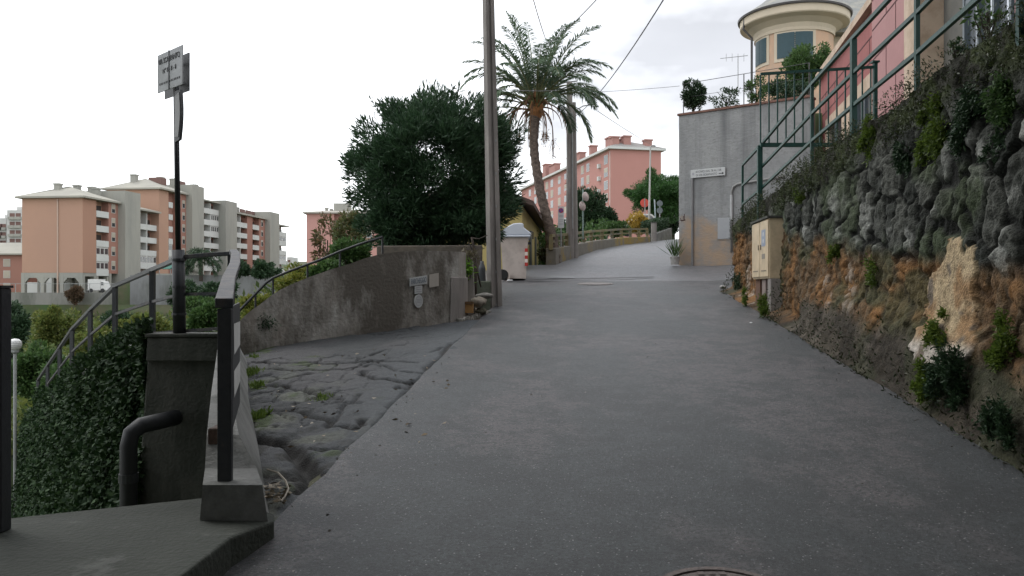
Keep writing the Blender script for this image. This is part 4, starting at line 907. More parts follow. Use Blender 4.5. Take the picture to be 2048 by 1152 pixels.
# no parking sign
t = thing('no_parking_sign', 'white no parking sign board on a thin post by the palm', 'sign', P(1122, 500, 27.6)); Ys = 27.6
b = MB(); b.tube([P(1122, 500, Ys), P(1122, 415, Ys)], .025, 8); b.build('post', M['steel'], t)
b = MB(); b.prism([P(1116, 456, Ys - .03), P(1128, 456, Ys - .03), P(1128, 413, Ys - .03), P(1116, 413, Ys - .03)], (0, .012, 0)); pl = b.build('board', mat('sign_white', (.55, .56, .55), (.5, .5, .5), 4, .5), t)
c_ = P(1122, 421, Ys - .035); b = MB(); b.lathe(c_, [(0, 0), (.085, 0), (.085, .004), (0, .004)], 24, ax=(0, -1, 0)); b.build('red_ring', mat('sign_red', (.45, .04, .05), (.4, .04, .05)), pl)
b = MB(); b.lathe(c_ + Vector((0, -.006, 0)), [(0, 0), (.062, 0), (.062, .004), (0, .004)], 24, ax=(0, -1, 0)); b.build('blue_disc', mat('sign_blue', (.04, .08, .35), (.04, .08, .3)), pl)
b = MB(); d1 = Vector((.05, 0, -.05)); n1 = Vector((.01, 0, .01)); c2 = c_ + Vector((0, -.012, 0)); b.face([c2 - d1 - n1, c2 + d1 - n1, c2 + d1 + n1, c2 - d1 + n1]); b.build('red_bar', mat('sign_red', (.45, .04, .05)), pl)
b = MB()
for py in (431.5, 434, 440, 443, 447, 450): b.face([P(1118, py, Ys - .035), P(1126, py, Ys - .035), P(1126, py - 1.1, Ys - .035), P(1118, py - 1.1, Ys - .035)])
b.build('text_lines', mat('faint_ink', (.3, .3, .32)), pl)
# mirror
t = thing('traffic_mirror', 'pair of round traffic mirrors seen edge-on on a thin green post', 'mirror', P(1166, 480, 31)); Ys = 31
b = MB(); b.tube([P(1166, 478, Ys), P(1166, 378, Ys)], .03, 8); b.build('post', mat('pale_green_post', (.2, .27, .25), (.16, .22, .2), 5, .6), t)
for (px, py, rz_) in ((1172.5, 393, .5), (1166, 412, -.6)):
    b = MB(); c_ = P(px, py, Ys - .1); b.lathe(c_, [(0, .03), (.16, .0), (.18, -.02), (.17, -.05), (0, -.1)], 20, ax=(math.cos(rz_) * .75, -.6, .1)); b.build('mirror_disc', mat('pinkish_back', (.42, .33, .31), (.36, .3, .28), 3, .4), t, smooth=True)
# far signs
t = thing('round_sign', 'red round sign on a thin pole in front of the pine', 'sign', P(1290, 465, 50)); b = MB(); b.lathe(P(1289, 406, 50), [(0, 0), (.26, 0), (.26, .03), (0, .03)], 24, ax=(0, -1, 0)); b.build('disc', mat('bright_red_sign', (.62, .09, .06), (.56, .08, .06), 4, .6), t)
b = MB(); b.tube([P(1291, 470, 49.95), P(1289.5, 397, 49.95)], .03, 6); b.build('post', M['steel'], t)
t = thing('street_lamp', 'slim pale lamp post rising beyond the bend in front of the pine', 'lamp post', P(1299, 465, 48)); b = MB(); b.tube([P(1297.5, 470, 48), P(1301, 292, 48)], [.07, .04], 8); b.build('shaft', mat('pale_post', (.42, .42, .4), (.38, .38, .36), 4, .5), t)
b = MB(); b.tube([P(1301, 293, 48), P(1306, 291, 48), P(1311, 292, 48)], [.03, .04, .05], 6); b.build('lamp_head', M['steel'], t)
t = thing('double_sign', 'two grey round sign backs one above the other beyond the bend', 'sign', P(1320, 465, 52)); b = MB()
for py in (407, 421): b.lathe(P(1319.5, py, 52), [(0, 0), (.19, 0), (.19, .02), (0, .02)], 20, ax=(0, -1, 0))
b.build('discs', mat('sign_back', (.13, .16, .17), (.11, .13, .14), 4, .5), t); b = MB(); b.tube([P(1319.5, 470, 52.05), P(1319.5, 400, 52.05)], .03, 6); b.build('post', M['steel'], t)
t = thing('leaning_post', 'thin leaning post with a pale blue top beyond the hedge', 'post', P(1312, 462, 48.5)); b = MB(); b.tube([P(1312, 462, 48.5), P(1309, 399, 48.5)], .04, 6); b.build('shaft', mat('pale_blue_post', (.3, .42, .45), (.5, .5, .5), .8, .5), t)

# ---- drain grate across the road, manholes, patch
t = thing('drain_grate', 'dark steel drain grate running across the road before the bend', 'drain'
, (1, 20.6, .15)); b = MB(); bb = MB()
A_ = Vector((.35, 20.55, float(zR(20.55)))); B_ = Vector((3.75, 21.7, float(zR(21.7)))); d = (B_ - A_); ln_ = d.length; d.normalize(); nn = Vector((-d.y, d.x, 0)).normalized()
zo = .028
bb.face([A_ + Vector((0, 0, zo)), B_ + Vector((0, 0, zo)), B_ + nn * .13 + Vector((0, 0, zo + .02)), A_ + nn * .13 + Vector((0, 0, zo + .02))]); bb.build('channel', M['black'], t)
for k in range(60):
    q = A_ + d * (ln_ * k / 59) + Vector((0, 0, zo + .008)); b.face([q, q + d * .028, q + d * .028 + nn * .125 + Vector((0, 0, .022)), q + nn * .125 + Vector((0, 0, .022))])
b.build('bars', mat('worn_iron', (.10, .10, .10), (.07, .07, .07), 12, .6), t)
def manhole(label, x, y, r, m):
    z = float(zroad(x, y)); sl = float(zR(y + .5) - zR(y - .5)); t_ = thing('manhole_cover', label, 'manhole cover', (x, y, z)); ax = Vector((0, -sl, 1)).normalized()
    b = MB(); b.lathe((x, y, z + .002), [(0, .012), (r * .86, .012), (r * .86, .004), (r * .9, .004), (r * .9, .016), (r, .016), (r * 1.02, -.03)], 36, ax=ax); b.build('cover', m, t_)
    b = MB(); rot = Vector((0, 0, 1)).rotation_difference(ax)
    for i in range(-5, 6):
        for j in range(-5, 6):
            if math.hypot(i, j) < 5.2: 
                q = Vector((x, y, z + .002)) + rot @ Vector((i * r * .155, j * r * .155, .0165)); e1 = rot @ Vector((r * .05, 0, 0)); e2 = rot @ Vector((0, r * .05, 0)); b.face([q - e1 - e2, q + e1 - e2, q + e1 + e2, q - e1 + e2])
    b.build('studs', m, t_)
mi = mat('iron_cover', (.24, .22, .21), (.17, .16, .155), 18, .7, .5)
manhole('round worn iron manhole cover in the road just before the drain grate', 1.98, 19.6, .42, mi)
b = MB(); x0 = float((1432 - 1024) / F * 3.52)
manhole('pinkish round manhole cover cut by the bottom edge of the picture', x0 - .0, 3.37, .30, mat('rusty_cover', (.15, .12, .11), (.10, .085, .08), 16, .8, .6))
for (px, py, rx, ry_, lab_) in ((1122, 555.5, 27, 1.6, 'long pale concrete patch in the asphalt near the waste container'),):
    k_ = [P(px + rx * sx_, py + ry_ * sy_, 21.6) for sx_, sy_ in ((-1, 1), (1, 1), (1, -1), (-1, -1))]
    q = [(p_.x, 21.6 + (.0 if i < 2 else .28)) for i, p_ in enumerate(k_)]; b = MB(); b.face([(x_, y_, float(zroad(x_, y_)) + .03) for x_, y_ in q]); tag(b.build('road_patch', mat('pale_patch', (.26, .27, .28), (.2, .21, .22), 8, .8)), kind='structure')

# ---- yellow house, left of the palm
t = thing('yellow_house', 'yellow house with a brown eave seen edge-on behind the waste container', 'house', (-2, 30, 0))
fr = Fr((.30, 24.2, 0), (.085, 1, 0), (1, -.085, 0)); HD = 3.0; my = mat('yellow_plaster', (.42, .34, .13), (.37, .30, .12), 1.5, .9, .2)
b = MB(); b.fb(fr, 0, 12.2, -HD, 0, -2.5, 2.42); b.build('wall', my, t)
b = MB(); b.hexa([fr.p(-.35, .35, 2.38), fr.p(12.4, .35, 2.38), fr.p(12.4, -1.5, 3.1), fr.p(-.35, -1.5, 3.1), fr.p(-.35, .35, 2.52), fr.p(12.4, .35, 2.52), fr.p(12.4, -1.5, 3.24), fr.p(-.35, -1.5, 3.24)])
b.hexa([fr.p(-.35, -3.3, 2.38), fr.p(12.4, -3.3, 2.38), fr.p(12.4, -1.5, 3.1), fr.p(-.35, -1.5, 3.1), fr.p(-.35, -3.3, 2.52), fr.p(12.4, -3.3, 2.52), fr.p(12.4, -1.501, 3.241), fr.p(-.35, -1.501, 3.241)]); b.build('roof', mat('brown_roof', (.09, .055, .045), (.07, .045, .04), 5, .9), t)
b = MB(); b.face([fr.p(0, -.02, 2.4), fr.p(0, -2.95, 2.4), fr.p(0, -1.5, 3.05)]); b.build('gable', my, t)
for a in (3.3, 6.3, 9.3):
    b = MB(); b.fb(fr, a, a + .9, 0, .03, .7, 1.9); w_ = b.build('window', mat('dark_shutter', (.05, .06, .05), (.04, .05, .04), 8, .6), t)
# ---- wires
def wire(label, a, b_, sag, r=.011):
    pts = [Vector(a).lerp(Vector(b_), k / 14) - Vector((0, 0, sag * 4 * (k / 14) * (1 - k / 14))) for k in range(15)]
    b = MB(); b.tube(pts, r, 4); tag(b.build('overhead_wire', mat('grey_wire', (.16, .16, .17), (.14, .14, .15), 4, .6)), label, 'wire')
wire('overhead wire dropping to the palm crown from above, leftmost of the wires', P(1060, -25, 14), P(1092, 80, 28), .05)
wire('overhead wire crossing behind the top of the palm to the right', P(1215, -25, 12), P(1085, 92, 28), .12)
wire('overhead wire slanting down towards the street lamp from the top edge', P(1345, -30, 13), P(1151, 232, 29.5), .25, .013)
wire('level wire from the utility pole to the terrace fence', P(1141, 186, 29.3), P(1359, 172, 26.2), .03, .007)
wire('lower faint wire running from the lamp to the pink apartment block', P(1195, 222, 29.6), P(1335, 300, 120), .3, .014)
wire('wire passing between the concrete pole and the far utility pole', P(985, 178, 14.2), P(1139, 178, 29.3), .05, .005)
# ================================================================== RIGHT SIDE
# ---- rubble stone wall: real relief, stones with joints
ys = np.concatenate([np.arange(2.6, 9, .024), np.arange(9, 17.05, .036)]); nv_ = 150; hs = np.linspace(0, 1, nv_)
SY = np.repeat(ys[:, None], nv_, 1)
ztop = np.interp(SY, [2.6, 5.7, 6.9, 8, 9.7, 13, 16.5, 17], [1.92, 1.86, 1.86, 1.78, 1.72, 1.52, 1.38, 1.25]) + (fbm(SY * 1.3, SY * 0, 71) - .5) * .12
zbase = zR(SY) - .12
H = hs[None, :] * (ztop - zbase); SZ = zbase + H; hh = H - .12       # height over the road
px_ = np.interp(hh, [-.2, 0, .06, .35, .62, .75, 3.2], [-.06, -.03, .03, .09, .20, .26, .36]) 
pf_ = np.interp(hh, [-.2, 0, .02, .08, .12, 3.2], [-.06, -.03, .05, .24, .28, .36]); kf = sstep(10.6, 11.8, SY); px_ = px_ * (1 - kf) + pf_ * kf
S_ = SY * 1.0; T_ = SZ
ws = S_ * 1.15 + (fbm(S_ * 2.5, T_ * 2.5, 72) - .5) * .22; wz = T_ * .78 + (fbm(S_ * 2.5, T_ * 2.5, 73) - .5) * .22
f1, f2, bid, vx_, vz_ = voro(ws, wz, .34, 5); g1, g2, bid2, _a, _b = voro(ws, wz, .13, 9)
rnd = ((bid * 2654435761) & 0xffff) / 65535.; rnd2 = ((bid * 40503) & 0xfff) / 4095.
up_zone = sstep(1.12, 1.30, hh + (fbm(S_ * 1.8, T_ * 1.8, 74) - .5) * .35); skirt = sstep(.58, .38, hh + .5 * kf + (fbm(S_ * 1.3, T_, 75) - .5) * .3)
stone = sstep(.030, .060, f2 - f1); stone2 = sstep(.01, .05, g2 - g1)
rel = stone * (.030 + .025 * rnd) * (up_zone * 1.0 + (1 - up_zone) * .45) * (1 - skirt) + stone2 * .022 * (1 - skirt) + (fbm(S_ * 9, T_ * 9, 76) - .5) * .04 + (fbm(S_ * 24, T_ * 24, 78, 2) - .5) * .018 + (fbm(S_ * 2.2, T_ * 2.2, 77) - .5) * .03 + stone * (1 - skirt) * (vx_ * (rnd - .5) + vz_ * (rnd2 - .5)) * .20
# light plaster patch
pc = 6.62 + (T_ - .0) * .0; pw = np.interp(T_, [-.75, -.5, .05, .33, .42], [.1, .50, .42, .22, .0]); pat = (np.abs(S_ - pc - (fbm(T_ * 3, S_ * 0, 78) - .5) * .25) < pw + (fbm(S_ * 7, T_ * 7, 79) - .5) * .38) & (T_ < .36 + (fbm(S_ * 6, T_ * 3, 80) - .5) * .25) & (T_ > -.62)
crest = sstep(.40, .16, (ztop - T_) + (fbm(S_ * 2.2, T_ * 2.2, 96) - .5) * .5); rel = rel * (1 - .7 * crest) + crest * (.05 + (fbm(S_ * 8, T_ * 8, 97) - .5) * .08)
rel = np.where(pat, .06 + (fbm(S_ * 5, T_ * 5, 81) - .5) * .06, rel)
SX = 2.65 + .095 * SY + px_ - rel + .03
def C3(*c): return np.array(c)
def mixa(a, b_, t): return a * (1 - t[..., None]) + b_ * t[..., None]
joint = C3(.009, .010, .008); g_ = rnd[..., None]
st_up = C3(.022, .025, .021) * (1 - g_) + C3(.085, .088, .076) * g_; st_up = mixa(st_up, C3(.22, .225, .205), sstep(.58, .68, fbm(S_ * 3, T_ * 3, 82)) * (rnd2 > .45)); st_up = mixa(st_up, C3(.05, .07, .03), sstep(.52, .7, fbm(S_ * 1.4, T_ * 1.4, 83)) * .6)
up_c = mixa(np.broadcast_to(joint, st_up.shape), st_up, stone)
gg = (((bid2 * 2654435761) & 0xffff) / 65535.)[..., None]
lo_c = C3(.135, .075, .033) * (1 - gg) + C3(.10, .072, .042) * gg; lo_c = mixa(lo_c, C3(.20, .10, .036), sstep(.5, .7, fbm(S_ * 2, T_ * 2, 84))); lo_c = mixa(lo_c, C3(.30, .25, .20), (rnd > .88) * stone * stone2 * .8); lo_c = mixa(lo_c, C3(.05, .06, .03), sstep(.55, .68, fbm(S_ * 1.1, T_ * 2, 85)) * .75); lo_c = mixa(lo_c * .5, lo_c, stone * .9 + .1)
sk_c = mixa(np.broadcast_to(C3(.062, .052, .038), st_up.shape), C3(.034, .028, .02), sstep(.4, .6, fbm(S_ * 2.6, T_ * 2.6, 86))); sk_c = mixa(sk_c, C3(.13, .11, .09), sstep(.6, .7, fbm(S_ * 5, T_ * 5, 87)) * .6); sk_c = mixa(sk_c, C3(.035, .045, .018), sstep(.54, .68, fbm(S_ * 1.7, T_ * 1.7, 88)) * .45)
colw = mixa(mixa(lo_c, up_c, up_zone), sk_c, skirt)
pcx = mixa(np.broadcast_to(C3(.40, .31, .19), st_up.shape), C3(.26, .16, .08), sstep(.4, .6, fbm(S_ * 4, T_ * 4, 89))); pcx = mixa(pcx, C3(.42, .38, .33), sstep(-.38, -.5, T_)); pcx = mixa(pcx, C3(.16, .13, .10), sstep(.62, .68, fbm(S_ * 6, T_ * 6, 90)))
colw = mixa(colw, mixa(np.broadcast_to(C3(.020, .020, .013), colw.shape), C3(.035, .045, .014), sstep(.45, .6, fbm(S_ * 5, T_ * 5, 98))), crest); colw = np.where(pat[..., None], pcx, colw)
SMm = colmat('rubble_masonry', .93, .95, 55, 22, .55)
t = thing('stone_wall', 'tall rubble stone retaining wall, dark stones above and orange earth below, along the road', 'stone wall', (3.8, 10, -.7))
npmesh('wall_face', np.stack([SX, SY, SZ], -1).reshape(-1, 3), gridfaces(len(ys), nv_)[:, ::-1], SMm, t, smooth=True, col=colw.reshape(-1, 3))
# rounded cap and far end of the wall
cu_ = np.linspace(0, 1, 26); CY = np.repeat(ys[:, None], 26, 1); Uc = np.repeat(cu_[None, :], len(ys), 0); x0 = SX[:, -1:]; z0 = SZ[:, -1:]
CX = x0 + Uc * .75; CZ = z0 + .05 * np.sin(Uc * PI) + (fbm(CY * 3, CX * 3, 91) - .5) * .09 * np.minimum(1, Uc * 6)
ccap = mixa(np.broadcast_to(C3(.045, .05, .035), CX.shape + (3,)), C3(.05, .075, .02), sstep(.45, .6, fbm(CY * 2, CX * 2, 92)))
npmesh('wall_cap', np.stack([CX, CY, CZ], -1).reshape(-1, 3), gridfaces(len(ys), 26)[:, ::-1], SMm, t, smooth=True, col=ccap.reshape(-1, 3))
EX = np.repeat(SX[-1:, :], 30, 0) + np.linspace(0, 1, 30)[:, None] ** 1.2 * 2.6; EZ = np.repeat(SZ[-1:, :], 30, 0); EY = 17.03 - np.linspace(0, 1, 30)[:, None] * .1 + 0 * EX + (fbm(EX * 4, EZ * 4, 93) - .5) * .12 * np.minimum(1, np.linspace(0, 30, 30)[:, None] / 2); EY[0] = ys[-1]
npmesh('wall_end', np.stack([EX, EY, EZ], -1).reshape(-1, 3), gridfaces(30, nv_)[:, ::-1], SMm, t, smooth=True, col=np.repeat(colw[-1:], 30, 0).reshape(-1, 3))
def wallpt(px, py, off=0.0):
    k = (px - 1024) / F; X0 = 3.05; 
    for _ in range(6):
        Y = X0 / (k - .095); z = -(py - 576) / F * Y; h = z - float(zR(Y)); kf_ = float(sstep(10.6, 11.8, Y)); X0 = 2.68 + (1 - kf_) * float(np.interp(h, [0, .35, .62, .75, 3.2], [-.03, .09, .20, .26, .36])) + kf_ * float(np.interp(h, [0, .08, .12, 3.2], [-.03, .24, .28, .36])) - .06
    return np.array(((px - 1024) / F * Y - off, Y, z))

# ---- plants on and along the stone wall
def wallplant(label, px, py, r, n, m, ln=.06, wd=.02, seed=0, dz=.3, sq=(.45, 1, .8), name='wall_plant'):
    rng = np.random.default_rng(seed + 300); c = wallpt(px, py, .03); R = r / F * c[1]
    nc_ = 11; a_ = rng.uniform(0, 2 * PI, nc_); rr_ = rng.uniform(.1, 1.25, nc_) * R; cc2 = c + np.stack([rng.uniform(-.05, .05, nc_), np.cos(a_) * rr_, np.sin(a_) * rr_ * .9 - (.5 * R if dz < 0 else 0)], 1); cr_ = rng.uniform(.12, .42, nc_) * R
    k_ = rng.choice(nc_, n, p=cr_ / cr_.sum()); p = cc2[k_] + rng.normal(0, .55, (n, 3)) * cr_[k_][:, None] * np.array((.45, 1, 1.25)); p[:, 0] += .02 - .10 * (p[:, 2] - c[2]) * 0; d = rng.normal(0, .6, (n, 3)) + np.array((-.5, -.3, dz))
    t = thing(name, label, 'plant', c); leaves('foliage', p, d, ln, wd, M[m], t, rng, .3, .3)
WP = [('broad yellow-green moss plant hanging over the wall top below the second tall railing post', 1850, 235, 62, 8000, 'moss', -.3), ('small bright moss tuft on the wall top below the white window box', 1740, 262, 30, 2500, 'moss', -.2), ('leafy weed cascade high on the stone wall at the right edge', 2015, 165, 45, 1500, 'mid', -.3),
      ('dark creeper spilling from the wall top right of the hanging moss', 1935, 215, 50, 2600, 'dark', -.5), ('dark tuft hanging under the yellow-green moss plant', 1810, 300, 40, 1300, 'dark', -.5), ('little green tuft growing near the top of the wall above the cabinet', 1602, 392, 20, 500, 'moss', .1),
      ('green weed rooted in the orange band left of the pale patch', 1672, 505, 22, 500, 'moss', .1), ('grassy weed left of the foot of the pale patch', 1880, 668, 36, 1300, 'moss', .3), ('bushy weed low on the wall at the right edge', 2005, 690, 46, 1700, 'moss', .3),
      ('dark green weed cluster at the wall foot below the pale patch', 1905, 775, 60, 2600, 'dark', .4), ('mossy green weed beside the dark cluster at the wall foot', 1850, 770, 36, 1200, 'moss', .3), ('grass tuft at the foot of the cabinet stand', 1530, 618, 22, 900, 'moss', .6), ('low weeds at the bottom right corner of the wall', 2010, 850, 50, 1500, 'dark', .3),
      ('small weed at the far end foot of the stone wall', 1474, 560, 15, 500, 'dark', .5), ('weed patch between the cabinet and the far wall end', 1492, 595, 16, 500, 'moss', .5), ('dry weed in the middle of the orange band', 1745, 545, 20, 350, 'moss', 0), ('creeping weed on the wall face above the orange band at right', 2000, 270, 40, 700, 'dark', -.4)]
for i, (lb, px, py, r, n, m, dz) in enumerate(WP): wallplant(lb, px, py, r, int(n * 1.3), m, .042, .013, i, dz)
# growth along the whole wall crest
rng = np.random.default_rng(99); n = 42000; yy = rng.uniform(4, 16.8, n); keep = fbm(yy * 1.2, yy * 0, 94) > .34; yy = yy[keep]; n = len(yy)
zz = np.interp(yy, ys, SZ[:, -1]); xx_ = np.interp(yy, ys, SX[:, -1]) + rng.uniform(-.12, .35, n) ; p = np.stack([xx_, yy, zz + rng.uniform(-.30, .10, n) * np.where(xx_ < np.interp(yy, ys, SX[:, -1]) + .03, 1.3, .8)], 1)
d = rng.normal(0, .5, (n, 3)) + np.array((-.3, -.2, .4)); o = leaves('crest_growth', p, d, .036, .011, leafmat('crest_leaf', [(.02, .028, .011), (.03, .045, .014), (.05, .07, .02), (.035, .03, .018)], .2), None, rng, .3)
tag(o, 'low moss and weeds growing along the crest of the stone wall', 'wall growth', kind='stuff')
rng = np.random.default_rng(98); n = 2600; yy = rng.uniform(3, 16.5, n); keep = fbm(yy * 1.6, yy * 0, 95) > .45; yy = yy[keep]; n = len(yy)
hh_ = rng.uniform(0, 1, n) ** 1.6 * .55; p = np.stack([2.63 + .095 * yy + np.interp(hh_, [0, .35, .6], [0, .12, .27]) - .02, yy, zR(yy) + hh_], 1)
o = leaves('foot_weeds', p, rng.normal(0, .5, (n, 3)) + np.array((-.5, -.2, .5)), .045, .014, leafmat('foot_leaf', [(.03, .028, .014), (.03, .05, .014), (.02, .035, .012), (.05, .042, .024)], .2), None, rng, .3)
tag(o, 'scattered weeds and dry leaves along the foot of the stone wall', 'weeds', kind='stuff')

# ---- green railing on the wall
M['post'] = M['green']
t = thing('green_railing', 'green painted railing rising along the top of the stone wall', 'railing', (4.3, 14.6, 1.5))
rp = [P(1485, 330, 16.1), P(1521, 291, 14.55), P(1624, 168, 11.2), P(1707, 75, 9.38), P(1834, -62, 7.55), P(2040, -300, 5.7)]
b = MB(); b.tube([p for p in rp], 0, sq=(.04, .045)); b.build('top_rail', M['green'], t)
for dz in (.40, .77):
    b = MB(); b.tube([p - Vector((0, 0, dz + (0 if i else 0))) for i, p in enumerate(rp)], 0, sq=(.035, .04)); b.build('middle_rail', M['green'], t)
for i, p in enumerate(rp):
    b = MB(); w_ = .03 if i in (1, 3) else .02; b.box(p.x - w_, p.x + w_, p.y - w_, p.y + w_, float(np.interp(p.y, [5.7, 6.9, 8, 9.7, 13, 16.5], [1.86, 1.86, 1.78, 1.72, 1.52, 1.30])) - .2, p.z - .02); b.build('post', M['green'], t)
t = thing('green_balcony_fence', 'green fence of upright bars crossing above the end of the stone wall', 'fence', (5.3, 14.35, 2.4)); Yf = 14.3
x0, x1 = P(1521, 0, Yf).x, P(1750, 0, Yf).x; zt0, zt1 = P(0, 148, Yf).z, P(0, 134, Yf).z; zb0 = P(0, 290, Yf).z
b = MB(); b.tube([(x0, Yf, zt0), (x1, Yf, zt1)], 0, sq=(.04, .045)); b.build('top_rail', M['green'], t); b = MB(); b.tube([(x0, Yf, zb0), (x1 - .2, Yf, zb0)], 0, sq=(.05, .07)); b.build('bottom_rail', M['green'], t)
for k in range(14):
    x = lin(x0, x1, k / 13.5); b = MB(); b.box(x - .011, x + .011, Yf - .011, Yf + .011, zb0 + .03, lin(zt0, zt1, k / 13.5) - .02); b.build('bar', M['green'], t)
b = MB(); b.box(x1 - .03, x1 + .03, Yf - .04, Yf + .04, zb0 - .9, zt1 + .07); b.box(x1 - .06, x1 + .06, Yf - .06, Yf + .06, zt1 + .071, zt1 + .10); b.build('post', M['green'], t)
b = MB(); b.box(x0 - .035, x0 + .045, Yf + .03, Yf + .10, 1.1, zb0); b.build('post', M['green'], t)

# ---- meter cabinet
cA = wallpt(1525, 500, .16); cB = wallpt(1560, 500, .16)
d = Vector((cB[0] - cA[0], cB[1] - cA[1], 0)); ln_ = d.length; d.normalize(); nn = Vector((d.y, -d.x, 0)); nn = nn if nn.x < 0 else -nn
t = thing('meter_cabinet', 'cream two-door meter cabinet fixed on the stone wall above concrete legs', 'cabinet', (cA[0], cA[1], 0)); fr = Fr((cA[0], cA[1], 0), d, nn)
zb = -(558 - 576) / F * (cA[1] + cB[1]) / 2; ztA = -(452 - 576) / F * cA[1]; ztB = -(432 - 576) / F * cB[1]; ztM = (ztA + ztB) / 2
mcab = mat('cream_cabinet', (.60, .48, .32), (.54, .43, .28), 3, .5, .08, c3=(.45, .36, .24), s3=4)
b = MB(); b.hexa([fr.p(0, -.25, zb), fr.p(ln_, -.25, zb), fr.p(ln_, 0, zb), fr.p(0, 0, zb), fr.p(0, -.25, ztM), fr.p(ln_, -.25, ztM), fr.p(ln_, 0, ztM), fr.p(0, 0, ztM)]); b.build('cabinet_body', mcab, t, bevel=.01)
b = MB(); b.fb(fr, -.03, ln_ + .03, -.27, .04, ztM + .001, ztM + .035); b.build('top', M['darkconc'], t)
for k in (0, 1):
    b = MB(); a0 = .02 + k * ln_ / 2; b.fb(fr, a0, a0 + ln_ / 2 - .035, .001, .022, zb + .03, ztM - .02); dr = b.build('door', mcab, t, bevel=.006)
    b = MB(); b.fb(fr, a0 + .12, a0 + ln_ / 2 - .15, .023, .027, zb + .12, zb + .135); b.fb(fr, a0 + (.08 if k else ln_ / 2 - .1), a0 + (.1 if k else ln_ / 2 - .08), .023, .035, (zb + ztM) / 2, (zb + ztM) / 2 + .08); b.build('handle', mat('cabinet_dull_metal', (.2, .17, .13), (.16, .14, .11)), dr)  # dull metal strip and handle on each door
b = MB(); b.fb(fr, ln_ * .62, ln_ * .85, .0225, .0245, ztM - .42, ztM - .16); pl = b.build('sticker', mat('blue_grey_sticker', (.22, .27, .36), (.28, .32, .40), 9, .5), t)
b = MB()
for z in (ztM - .23, ztM - .34): b.lathe(fr.p(ln_ * .73, .0250, z), [(0, 0), (.035, 0), (.035, .002), (0, .002)], 14, ax=tuple(nn))
b.build('sticker_marks', M['white'], pl)
b = MB(); b.fb(fr, ln_ * .64, ln_ * .82, .0225, .0245, ztM - .62, ztM - .54); b.build('sticker', mat('grey_sticker', (.2, .18, .15), (.26, .23, .19), 30, .6), t)
for k, (a0, a1, m__) in enumerate(((.0, ln_ * .28, mat('brick_leg', (.15, .075, .045), (.10, .055, .035), 9, .9, .5)), (ln_ * .4, ln_ * .62, mat('pinkish_render', (.24, .19, .17), (.2, .16, .14), 5, .9, .3)), (ln_ * .84, ln_ * 1.02, M['poleconc']))):
    b = MB(); b.fb(fr, a0, a1, -.22, -.04 + .03 * (k == 2), zb - .85, zb - .002); b.build('leg', m__, t, bevel=.01)

# ---- plaster terrace wall
t = thing('plaster_wall', 'tall grey plastered terrace wall with a peeling peach base facing the street', 'wall', (GC.x, GC.y, .7))
fr = Fr((GC.x, GC.y, 0), GU, -GN); zt = 5.42
m = bpy.data.materials.new('weathered_plaster'); m.use_nodes = True; nt = m.node_tree; N = nt.nodes; L = nt.links; bs = N['Principled BSDF']; bs.inputs['Roughness'].default_value = .92
g = N.new('ShaderNodeNewGeometry')
def _n(s, d=6, st=(1, 1, 1), r=.65):
    q = N.new('ShaderNodeMapping'); q.inputs['Scale'].default_value = st; L.new(g.outputs['Position'], q.inputs['Vector']); n_ = N.new('ShaderNodeTexNoise'); n_.inputs['Scale'].default_value = s; n_.inputs['Detail'].default_value = d; n_.inputs['Roughness'].default_value = r; L.new(q.outputs['Vector'], n_.inputs['Vector']); return n_.outputs['Fac']
def _r(f, a, b_, c0=(0, 0, 0), c1=(1, 1, 1)):
    r = N.new('ShaderNodeValToRGB'); e = r.color_ramp.elements; e[0].position = a; e[1].position = b_; e[0].color = (*c0, 1); e[1].color = (*c1, 1); L.new(f, r.inputs['Fac']); return r.outputs['Color']
def _m(f, a, b_):
    x = N.new('ShaderNodeMixRGB'); L.new(f, x.inputs['Fac'])
    for v_, s_ in ((a, 'Color1'), (b_, 'Color2')):
        if isinstance(v_, tuple): x.inputs[s_].default_value = (*v_, 1)
        else: L.new(v_, x.inputs[s_])
    return x.outputs['Color']
base = _m(_r(_n(1.2), .4, .65), (.30, .305, .30), (.235, .24, .24)); base = _m(_r(_n(.9, 6, (2.2, 2.2, .12)), .5, .72), base, (.15, .155, .155)); base = _m(_r(_n(9), .5, .75), base, (.2, .2, .195))
sz = N.new('ShaderNodeSeparateXYZ'); L.new(g.outputs['Position'], sz.inputs[0]); ad = N.new('ShaderNodeMath'); ad.operation = 'MULTIPLY_ADD'; L.new(_n(1.1, 7), ad.inputs[0]); ad.inputs[1].default_value = 1.6; L.new(sz.outputs['Z'], ad.inputs[2])
peach = _m(_r(_n(2.2), .42, .6), (.36, .265, .185), (.27, .24, .21)); base = _m(_r(ad.outputs[0], 2.45 / 10 if 0 else .0, 1.0) if 0 else _r((lambda q: (setattr(q, 'operation', 'MULTIPLY_ADD'), L.new(ad.outputs[0], q.inputs[0]), q.inputs[1].__setattr__('default_value', -2.2), q.inputs[2].__setattr__('default_value', 6.6), q.outputs[0])[-1])(N.new('ShaderNodeMath')), .0, 1.0), base, peach)
L.new(base, bs.inputs['Base Color']); bu = N.new('ShaderNodeBump'); bu.inputs['Strength'].default_value = .6; bu.inputs['Distance'].default_value = .03; L.new(_n(7, 8, (1, 1, 2.5)), bu.inputs['Height']); L.new(bu.outputs['Normal'], bs.inputs['Normal'])
M['plaster'] = m
b = MB(); b.fb(fr, 0, 4.1, -.4, 0, -.2, zt); b.hexa([fr.p(0, -.401, .2), fr.p(.4, -.401, .2), fr.p(.4, -14, .2), fr.p(0, -14, .2), fr.p(0, -.401, zt - .001), fr.p(.4, -.401, zt - .001), fr.p(.4, -14, zt - .001), fr.p(0, -14, zt - .001)]); b.build('wall_body', m, t)
